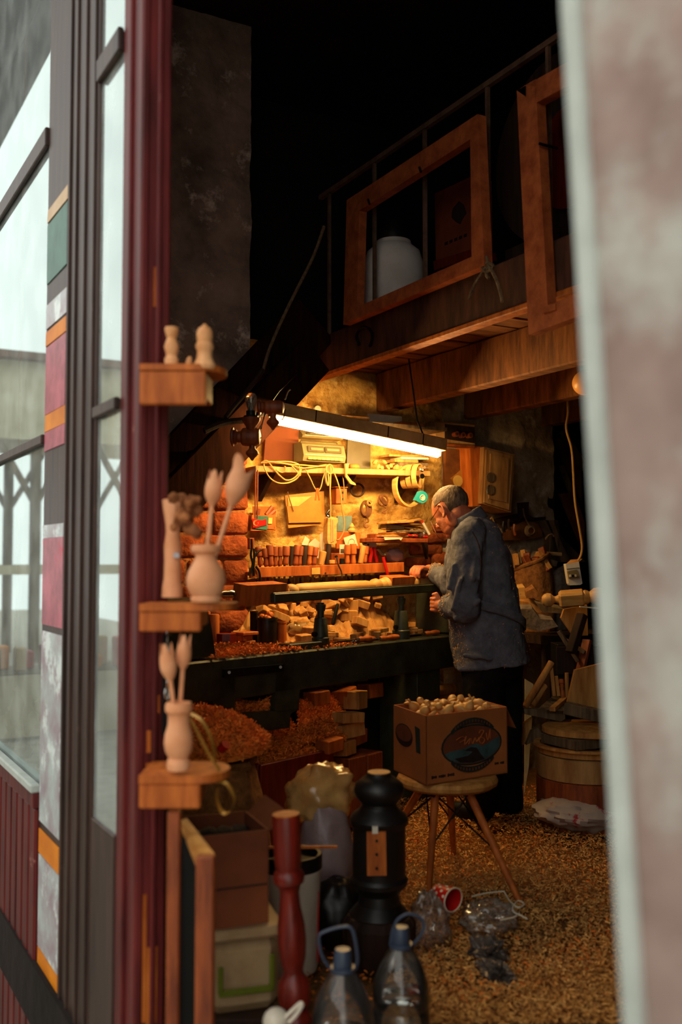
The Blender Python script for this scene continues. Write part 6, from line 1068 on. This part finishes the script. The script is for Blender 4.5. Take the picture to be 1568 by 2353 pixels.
obj('body', G().lathe([(66 * k, 0), (70 * k, .03), (70 * k, .25), (71.5 * k, .26), (70 * k, .27), (70 * k, .46), (62 * k, .53), (42 * k, .57), (40 * k, .59)], V((c.x, c.y, ZD)), UP, 36), 'drum_white', dm, True); obj('lid', G().lathe([(38 * k, .585), (40 * k, .59), (40 * k, .68), (36 * k, .70)], V((c.x, c.y, ZD)), UP, 28), 'black_gloss', dm, True)
tn_ = thing('printed_tin', 'tall red-brown tin with faded print on the loft', 'tin', onX(1045, 610, XL + .22)); obj('body', xprism([(1000, 445), (1084, 405), (1086, 585), (1002, 612)], XL + .22, .12), 'tin_red', tn_); obj('base_rim', xprism([(996, 600), (1086, 572), (1088, 590), (998, 622)], XL + .21, .14), 'red_wood', tn_)
obj('foot', G().bx((XL + .23, onX(1045, 610, XL + .22).y - .09, ZD), (XL + .33, onX(1045, 610, XL + .22).y + .09, onX(1045, 600, XL + .22).z)), 'tin_red', tn_)
obj('faded_print', xprism([(1040, 480), (1055, 462), (1066, 470), (1072, 490), (1062, 505), (1058, 515), (1048, 510), (1038, 500)], XL + .218, .004), 'print_dark', tn_); 
for i in range(5): obj('print_mark', xprism([(1022 + i * 11, 557 - i * 4.5), (1029 + i * 11, 554 - i * 4.5), (1029 + i * 11, 561 - i * 4.5), (1022 + i * 11, 564 - i * 4.5)], XL + .218, .004), 'print_dark', tn_)
rp_ = thing('tied_rope', 'frayed rope tied to the loft railing with two hanging ends', 'rope', onX(1118, 620, XR)); Q = lambda pts: [onX(a_, b_, XR - .02) for a_, b_ in pts]
for pts in (((1118, 612), (1105, 632), (1088, 660), (1078, 688)), ((1124, 612), (1140, 640), (1150, 670), (1155, 694)), ((1108, 615), (1120, 625), (1134, 612), (1122, 604), (1110, 612)), ((1118, 590), (1122, 608), (1118, 630), (1124, 640))): obj('strand', G().tube(Q(pts), .007, 6, smooth=4), 'rope', rp_, True)
one('horseshoe', G().tube([onX(a_, b_, XL - .012) for a_, b_ in ((826, 792), (820, 775), (826, 758), (840, 752), (852, 760), (856, 776), (850, 796))], .009, 6, smooth=4), 'iron', 'old iron horseshoe nailed to the loft beam', 'horseshoe', smooth=True)
one('diagonal_rope', G().tube([onY(a_, b_, 4.45) for a_, b_ in ((745, 520), (722, 585), (690, 650), (655, 720), (620, 800), (604, 855))], .008, 6, smooth=4), 'rope', 'rope running down diagonally beside the stair', 'rope', smooth=True)
for i, (pts, r) in enumerate((((( 470, 990), (520, 972), (570, 962), (610, 950)), .016), (((604, 850), (575, 890), (540, 930), (520, 960)), .012))): one('branch', G().tube([onY(a_, b_, 4.42) for a_, b_ in pts], r, 8, smooth=3).wob(.006, 9), 'dark_wood', ('crooked branch resting across the stair', 'thin branch slanting along the stair')[i], 'branch', smooth=True)
# ================================================================== display in the shop window
rv = random.Random(8)
for i in range(16):
    y = 3.70 + (i % 8) * .105 + rv.uniform(-.02, .02); x = .865 + (i // 8) * .075; h = rv.uniform(.12, .26); r = rv.uniform(.025, .04); m_ = ('pale_wood', 'orange_wood', 'red_wood', 'pine', 'red_plastic', 'fresh_wood', 'handle_wood', 'pale_wood')[i % 8]
    one('window_ornament', G().lathe([(r, 0), (r * 1.05, .008), (r * .5, h * .3), (r * .9, h * .5), (r, h * .65), (r * .5, h * .85), (r * .6, h * .92), (.002, h)], V((x, y, .531)), UP, 16), m_, ORD[i] + ' small turned ornament in the shop window, counted from the sticker post', 'ornament', 'ornaments in the shop window', smooth=True)
# ================================================================== the wood turner
DM = 5.05
def J(px, py, dd=0.): return atd(px, py, DM + dd)
man = thing('person', 'worker in a grey-blue work jacket and black trousers bent over the lathe', 'person', V((*J(1135, 1880)[:2], 0)))
def remesh(o, vox, it=4, disp=None):
    m_ = o.modifiers.new('remesh', 'REMESH'); m_.mode = 'VOXEL'; m_.voxel_size = vox; m_.use_smooth_shade = True
    s_ = o.modifiers.new('smooth', 'SMOOTH'); s_.factor = .5; s_.iterations = it
    for nm, ty, size, st_ in disp or ():
        tx = bpy.data.textures.new(nm, ty); tx.noise_scale = size
        d_ = o.modifiers.new('folds', 'DISPLACE'); d_.texture = tx; d_.strength = st_; d_.mid_level = .5; d_.texture_coords = 'LOCAL'
    return o
# head frame: facing left and away, bent down
yw, tl = math.radians(42), math.radians(31)
hf = -RT * math.cos(yw) + FH * math.sin(yw); hl = -RT * math.sin(yw) - FH * math.cos(yw)
h_f = hf * math.cos(tl) - UP * math.sin(tl); h_u = UP * math.cos(tl) + hf * math.sin(tl)
HM = Matrix((h_f, hl, h_u)).transposed(); HO = J(1036, 1174, .05)
def hp_(x, y, z): return HO + HM @ V((x, y, z))
g = G()
def he(c, r, nu=22, nv=14): g.ell(hp_(*c), r, HM, nu, nv)
he((-.012, 0, .034), (.102, .079, .088), 32, 20); he((.03, 0, .02), (.066, .066, .075)); he((.035, 0, -.035), (.058, .058, .078)); he((.028, 0, -.082), (.056, .051, .034)); he((.068, 0, -.104), (.022, .024, .019))
he((.078, 0, .022), (.018, .046, .013)); g.capsule(hp_(.088, 0, .012), hp_(.108, 0, -.028), .009, .013, 12); he((.098, .011, -.033), (.011, .009, .008)); he((.098, -.011, -.033), (.011, .009, .008))
he((.083, 0, -.062), (.013, .026, .006)); he((.080, 0, -.074), (.014, .023, .007))
for s in (1, -1):
    he((.055, s * .036, -.028), (.028, .024, .028)); he((.074, s * .031, .004), (.013, .014, .010)); he((-.012, s * .046, -.06), (.036, .022, .04))
    ec = (-.008, s * .080, -.006); g.ell(hp_(*ec), (.018, .007, .030), HM @ Euler((0, .2, s * .35)).to_matrix(), 16, 10)
    g.tube([hp_(ec[0] + .004 - .021 * math.sin(q) * (1 if q < 3.4 else .7), ec[1] + s * (.010 + .006 * math.sin(q)), ec[2] + .034 * math.cos(q)) for q in np.linspace(-.5, 3.7, 14)], .0062, 8)
    g.ell(hp_(ec[0] + .006, ec[1] + s * .007, ec[2] - .028), (.009, .006, .010), HM, 10, 8)
NB = J(1082, 1212, .03); g.capsule(hp_(-.035, 0, -.035), NB, .060, .064, 20); g.capsule(hp_(-.005, 0, -.06), NB + UP * .01 - RT * .01, .05, .055, 18)
# trunk, arms, legs (under the clothes)
PV = J(1128, 1490, .02); CH = J(1100, 1290, .03)
g.capsule(NB, CH, .062, .11, 20); g.capsule(CH, PV, .115, .115, 20)
SN, EN, WN = J(1078, 1242, -.13), J(1070, 1398, -.17), J(1024, 1392, -.02)
SF, EF = J(1062, 1240, .20), J(1040, 1345, .33)
WT_ = onL(996, 1311, wv - .02); tipc = onL(944, 1330, wv)
g.capsule(CH + UP * .06, SN, .07, .052, 16); g.capsule(SN, EN, .048, .04, 16); g.capsule(EN, WN, .04, .029, 16)
g.capsule(CH + UP * .06, SF, .07, .052, 16); g.capsule(SF, EF, .048, .04, 16); g.capsule(EF, WT_, .038, .028, 16)
HN, HR = J(1112, 1520, -.05), J(1152, 1520, .09); KN, KR = J(1108, 1690, -.06), J(1158, 1690, .08); AN, AR = J(1108, 1848, -.05), J(1168, 1842, .12)
for h_, k_, a_ in ((HN, KN, AN), (HR, KR, AR)): g.capsule(PV, h_, .1, .08, 16); g.capsule(h_, k_, .078, .055, 16); g.capsule(k_, a_, .052, .04, 16); g.capsule(a_ - UP * .02, a_ - UP * .05 + hf * .13, .036, .032, 14)
# right hand curled over the work
kn = onL(962, 1304, wv - .02); pd_ = (kn - WT_).normalized(); sd = V((-pd_.y, pd_.x, 0)).normalized(); sd = sd if sd.dot(FH) > 0 else -sd
g.capsule(WT_, WT_.lerp(kn, .3), .028, .03, 14)
for q in (-.026, -.009, .009, .026): g.capsule(WT_.lerp(kn, .15) + sd * q * .7, kn + sd * q, .017, .0135, 12)
for i, (q, L_) in enumerate(((-.031, .95), (-.0105, 1.08), (.0105, 1.0), (.031, .8))):
    k0 = kn + sd * q; k1 = k0 + pd_ * .032 * L_ - UP * .016; k2 = k1 + pd_ * .010 - UP * .026 * L_; k3 = k2 - pd_ * .006 - UP * .020 * L_
    g.capsule(k0, k1, .0105, .0095, 10); g.capsule(k1, k2, .0092, .0085, 10); g.capsule(k2, k3, .0083, .007, 10)
t0 = WT_.lerp(kn, .35) - sd * .024; g.capsule(t0, t0 + pd_ * .035 - UP * .022 - sd * .014, .0135, .011, 10); g.capsule(t0 + pd_ * .035 - UP * .022 - sd * .014, t0 + pd_ * .058 - UP * .042 - sd * .004, .0105, .0085, 10)
# left hand half closed
lh = J(1008, 1390, .02); ld = (lh - WN).normalized(); g.capsule(WN, lh, .028, .03, 14); lk = lh + ld * .035
for i, z_ in enumerate((.030, .010, -.010, -.030)):
    c_ = lk + UP * z_ * .95; g.capsule(lh + UP * z_ * .8, c_, .0155, .0115, 10); p1 = c_ + ld * .020 - FH * .018; p2 = p1 - FH * .018 - ld * .020; g.capsule(c_, p1, .0105, .0098, 10); g.capsule(p1, p2, .0095, .0085, 10)
g.capsule(lh + UP * .03 - FH * .012, lh + UP * .055 + ld * .018 - FH * .024, .013, .011, 10); g.capsule(lh + UP * .055 + ld * .018 - FH * .024, lh + UP * .050 + ld * .042 - FH * .028, .0105, .0088, 10)
body = remesh(obj('body', g, 'skin', man), .0042, 3)
# hair: close-cropped grizzled cap round the back and sides
hv, hfc = [], []; nu, nv = 60, 40
hg = G().ell(hp_(-.014, 0, .035), (.1055, .0825, .0915), HM, nu, nv); loc = [HM.inverted() @ (V(p) - hp_(-.014, 0, .035)) for p in hg.v]
def keep(p):
    nz = .012 * noise.noise(p * 40); lim = .055 + .03 * min(0, p.z * 3) - .35 * max(0, abs(p.y) - .055)
    return p.x < lim + nz and p.z > -.088 + .5 * max(0, p.x + .05) + nz and not (p.z < .0 and p.x > -.012 and abs(p.y) > .04 and p.x > -.012)
hg.f = [f for f in hg.f if all(keep(loc[i]) for i in f)]
hg.v = [tuple(V(p) + HM @ (loc[i].normalized() * .0035 * noise.noise(loc[i] * 180))) for i, p in enumerate(hg.v)]
obj('hair', hg, 'hair', man, True, fixn=False, ang=80)
# eyeglasses with cord
gs = thing('eyeglasses', 'thin wire eyeglasses with a neck cord worn by the worker', 'eyeglasses', hp_(.1, 0, .0))
for s in (1, -1):
    rm = obj('lens_rim', G().tube([hp_(.104, s * (.032 + .022 * math.cos(q)), -.006 + .017 * math.sin(q)) for q in np.linspace(0, 2 * math.pi, 17)[:-1]], .0012, 6, True), 'chrome', gs, True); obj('temple', G().tube([hp_(.100, s * .056, .002), hp_(.05, s * .074, .008), hp_(-.005, s * .086, .018), hp_(-.026, s * .088, .004)], .0016, 6, smooth=4), 'iron', gs, True)
obj('bridge', G().tube([hp_(.104, .011, .0), hp_(.11, 0, .004), hp_(.104, -.011, .0)], .0012, 6, smooth=3), 'chrome', gs, True)
obj('cord', G().tube([hp_(.098, .060, -.002), J(1001, 1222, -.05), J(1008, 1234, -.06), J(1020, 1240, -.05), J(1034, 1236, -.02)], .0016, 6, smooth=5), 'brown_cord', gs, True)
# jacket
SEC = [(1188, 1056, 1118, .085), (1204, 1046, 1136, .125), (1226, 1036, 1150, .165), (1260, 1029, 1165, .19), (1310, 1028, 1177, .20), (1370, 1029, 1189, .195), (1430, 1032, 1199, .195), (1480, 1038, 1207, .20), (1528, 1044, 1215, .205)]
def tor(t, an, off=0.):
    x_ = t * (len(SEC) - 1); i = min(int(x_), len(SEC) - 2); f = x_ - i; f = f; y, l, r, b = [SEC[i][q] * (1 - f) + SEC[i + 1][q] * f for q in range(4)]
    c = J((l + r) / 2, y + (14 - 28 * (.5 + .5 * math.cos(an))) * (t ** 2) * .6, .03); k = kp(c); a_ = (r - l) / 2 * k
    ca, sa = math.cos(an), math.sin(an); e = .85; return c + RT * (a_ + off) * math.copysign(abs(ca) ** e, ca) + FH * (b + off) * math.copysign(abs(sa) ** e, sa)
jg = G(); n = 40; rows = 44; vs_ = [tor(j / rows, 2 * math.pi * i / n) for j in range(rows + 1) for i in range(n)]
jg.add(vs_, [(j * n + i, j * n + (i + 1) % n, j * n + n + (i + 1) % n, j * n + n + i) for j in range(rows) for i in range(n)] + [tuple(range(n - 1, -1, -1)), tuple(rows * n + i for i in range(n))])
jg.capsule(J(1085, 1222, -.10), SN + UP * .0, .075, .083, 18); jg.capsule(SN, SN.lerp(EN, .5) - RT * .01, .085, .08, 18); jg.capsule(SN.lerp(EN, .5) - RT * .01, EN, .08, .074, 18); WJ = EN.lerp(WN, .80); jg.capsule(EN, WJ, .074, .056, 18)
jg.capsule(J(1080, 1222, .14), SF, .075, .08, 18); jg.capsule(SF, EF, .08, .068, 18); WK = EF.lerp(WT_, .80); jg.capsule(EF, WK, .068, .050, 18)
for (p, q, r) in ((J(1092, 1280, -.21), J(1088, 1330, -.235), .022), (J(1100, 1250, -.2), J(1104, 1330, -.225), .020), (J(1060, 1330, -.24), J(1040, 1400, -.22), .018), (J(1044, 1300, -.2), J(1032, 1350, -.2), .018), (J(1050, 1420, -.2), J(1100, 1380, -.24), .016), (J(1070, 1505, -.17), J(1130, 1515, -.185), .014), (J(1150, 1260, -.10), J(1172, 1380, -.10), .02)): jg.capsule(p, q, r, r * .6, 10)
jk = remesh(obj('jacket', jg, 'jacket', man), .0075, 5, (('folds_large', 'CLOUDS', .11, .030), ('folds_fine', 'CLOUDS', .035, .009)))
# collar, back belt, cuffs, seams
def coll(aa, b_):
    an = aa * 2 * math.pi; r = 1.0 - .10 * b_; c = J(1083 - 14 * b_, 1203 - 24 * b_, .03); ca, sa = math.cos(an), math.sin(an)
    return c + RT * ca * .082 * r + FH * sa * .092 * r + UP * (ca * .040 - .006) 
cg = G(); cg.grid(coll, 40, 5); cl_ = obj('collar', cg, 'jacket', man, True, fixn=False); so = cl_.modifiers.new('thick', 'SOLIDIFY'); so.thickness = .012; so.offset = 0
bp_ = [tor(.64 + .16 * q, -1.95 + 2.15 * q, .014) for q in np.linspace(0, 1, 14)]; bg_ = G()
bg_.grid(lambda a_, b_: bp_[min(13, round(b_ * 13))] + UP * (a_ - .5) * .045, 3, 13); bl_ = obj('back_belt', bg_, 'jacket', man, True, fixn=False); so = bl_.modifiers.new('thick', 'SOLIDIFY'); so.thickness = .008; so.offset = 1
obj('armhole_seam', G().tube([J(1082, 1216, -.185), J(1098, 1245, -.225), J(1106, 1285, -.24), J(1104, 1330, -.235), J(1098, 1362, -.235)], .0035, 5, smooth=4), 'dark_cloth', man, True)
for nm, e, w_, r in (('cuff', EN, WN, .060), ('cuff', EF, WT_, .054)):
    d = (w_ - e).normalized(); c0_ = e.lerp(w_, .66); L_ = (w_ - e).length * .22; cgf = G().lathe([(r * .96, 0), (r * 1.03, .012), (r * 1.04, L_ * .6), (r * .98, L_), (r * .82, L_), (r * .8, L_ * .5)], c0_, d, 30, cap=False).wob(.007, 22); obj(nm, cgf, 'jacket', man, True, fixn=False)
    gd = G(); rc = random.Random(int(r * 1000)); x, y, z = frame(d)
    for i in range(260):
        an = rc.uniform(0, 6.28); 
        if (x * math.cos(an) + y * math.sin(an)).dot(UP - RT * .6 - FH * .4) < -.1 and rc.random() < .8: continue
        p = c0_ + d * rc.uniform(-.02, L_) + (x * math.cos(an) + y * math.sin(an)) * r * rc.uniform(1.02, 1.08); gd.box(p, (.006, .003, .0012), (rc.uniform(0, 3), rc.uniform(0, 3), rc.uniform(0, 3)))
    tag(obj('sawdust_dusting', gd, 'chip', man, fixn=False), kind='stuff')
gd = G(); rc = random.Random(77)
for i in range(110):
    t, an = rc.uniform(.15, 1), rc.uniform(-2.5, .2); gd.box(tor(t, an, .012), (rc.uniform(.003, .012), .002, .001), (rc.uniform(0, 3), rc.uniform(0, 3), rc.uniform(0, 3)))
for i in range(160):
    t, an = rc.uniform(.72, .98), rc.uniform(-2.9, -2.2); gd.box(tor(t, an, .008), (rc.uniform(.003, .009), .002, .001), (rc.uniform(0, 3), rc.uniform(0, 3), rc.uniform(0, 3)))
tag(obj('clinging_shavings', gd, 'chip', man, fixn=False), kind='stuff')
# trousers and shoes
tg_ = G(); tg_.ell(J(1128, 1520, .02), (.17, .15, .13), EV, 24, 14)
for h_, k_, a_ in ((HN, KN, AN), (HR, KR, AR)): tg_.capsule(h_, k_, .115, .092, 18); tg_.capsule(k_, a_ - UP * .0, .092, .082, 18)
remesh(obj('trousers', tg_, 'trouser', man), .011, 5, (('trouser_folds', 'CLOUDS', .09, .02),))
for a_ in (AN, AR):
    sg = G(); sg.capsule(V((a_.x, a_.y, .045)), V((a_.x, a_.y, .045)) + hf * .15, .045, .04, 16); sg.capsule(V((a_.x, a_.y, .05)), V((a_.x, a_.y, .10)), .05, .052, 16); sg.v = [(p[0], p[1], max(p[2], .002)) for p in sg.v]; obj('shoe', sg, 'black', man, True)
# ================================================================== shavings and sawdust (nobody could count them)
def chips(n, sampler, size, seed, curl=.5):
    r = np.random.RandomState(seed); V_ = np.zeros((n, 6, 3)); c = np.array([sampler(r) for _ in range(n)])
    ax = r.normal(size=(n, 3)); ax[:, 2] *= .45; ax /= np.linalg.norm(ax, axis=1)[:, None]; b = np.cross(ax, r.normal(size=(n, 3))); b /= np.linalg.norm(b, axis=1)[:, None]; nn = np.cross(ax, b)
    L_ = size * r.uniform(.5, 1.5, n)[:, None]; W_ = size * r.uniform(.18, .4, n)[:, None]; cv = curl * L_ * r.uniform(-1, 1, n)[:, None]
    for i, (s, q) in enumerate(((-1, -1), (-1, 1), (0, -1), (0, 1), (1, -1), (1, 1))): V_[:, i] = c + ax * L_ * s * .5 + b * W_ * q * .5 + nn * (cv * (0 if s == 0 else 1))
    F_ = (np.arange(n)[:, None, None] * 6 + np.array([[0, 1, 3, 2], [2, 3, 5, 4]])[None]).reshape(-1, 4)
    return V_.reshape(-1, 3), F_
def stuff(name, n, sampler, size, m_, seed, label=None, cat=None, parent=None, curl=.5):
    v, f = chips(n, sampler, size, seed, curl)
    if parent is not None: I = np.array(wmat(parent).inverted()); v = v @ I[:3, :3].T + I[:3, 3]
    me = bpy.data.meshes.new(name); me.from_pydata(v.tolist(), [], f.tolist()); me.materials.append(MT[m_]); o = bpy.data.objects.new(name, me); COL.objects.link(o)
    if parent is not None: o.parent = parent
    return tag(o, label, cat, kind='stuff')
def fl_s(r):
    while True:
        px, py = r.uniform(880, 1440), 1840 + 520 * r.uniform(0, 1) ** 1.3; p = onZ(px, py, 0)
        if p.x > 1.0: return (p.x, p.y, .005 + abs(r.normal()) * .010 + .02 * max(0, noise.noise(V((p.x * 3, p.y * 3, 0)))))
stuff('floor_shavings', 26000, fl_s, .014, 'chip', 1, 'pale wood chips and sawdust covering the shop floor', 'wood shavings', curl=.3)
def fl2(r): a_ = r.uniform(0, 1); p = V((1.2 + 2.6 * a_, 2.4 + 2.4 * r.uniform(0, 1), 0)); return (p.x, p.y, .004 + abs(r.normal()) * .008)
stuff('scattered_shavings', 9000, fl2, .016, 'shaving', 2, 'darker orange shavings scattered under the lathe and stool', 'wood shavings', curl=.4)
def bs(r):
    while True:
        u = r.uniform(-.02, 1.0) ** 1; v = r.uniform(.0, .45); p = LP(u, v, 0)
        if .1 < v < .2 and False: continue
        z = (.882 if v < .3 else .85) + (.035 * max(0, 1 - abs(u - .25) / .45)) * r.uniform(0, 1) + abs(r.normal()) * .004
        if u > .55 and r.uniform() < .75: continue
        return (p.x, p.y, z)
stuff('bench_shavings', 7000, bs, .016, 'shaving', 3, 'orange shavings heaped on the left end of the lathe bed', 'wood shavings', curl=.6)
def wsk(r):
    rd, an = .275 * r.uniform(0, 1) ** .5, r.uniform(0, 6.28); x, y = HS.x + rd * math.cos(an), HS.y + rd * math.sin(an); return (x, y, min(HC(x, y), .75) + abs(r.normal()) * .006)
stuff('shavings', 7500, wsk, .02, 'shaving', 4, parent=shs, curl=.7)
def wcr(r): u, v = ub + .02 + (cw - .04) * r.uniform(), .005 + .39 * r.uniform(); p = LP(u, v, 0); return (p.x, p.y, UH(u, v) + abs(r.normal()) * .008)
stuff('shavings', 9000, wcr, .02, 'shaving', 5, parent=dcr, curl=.7)
def wop(r):
    px = r.uniform(537, 636); top = 1612 - 24 * max(0, (px - 590) / 44) - 8 * max(0, (560 - px) / 22); py = top + (1646 - top) * r.uniform() ** .8; p = onL(px, py, .03 + .12 * r.uniform() + .05 * (py < top + 6)); return (p.x, p.y, p.z)
stuff('leg_shavings', 6000, wop, .02, 'shaving', 6, 'orange shavings caught inside the lathe leg opening', 'wood shavings', curl=.7)
def wbl(r):
    px = 738 + max(-48, min(52, 30 * r.normal())); q = r.uniform(); py = 1592 + 100 * q + abs(px - 745) * .35; v = .22 - .2 * q; p = onL(px, py, v); return (p.x, p.y, p.z)
stuff('heap_shavings', 7000, wbl, .02, 'shaving', 8, 'bright orange shavings spilling over the stacked blocks under the lathe', 'wood shavings', curl=.7)
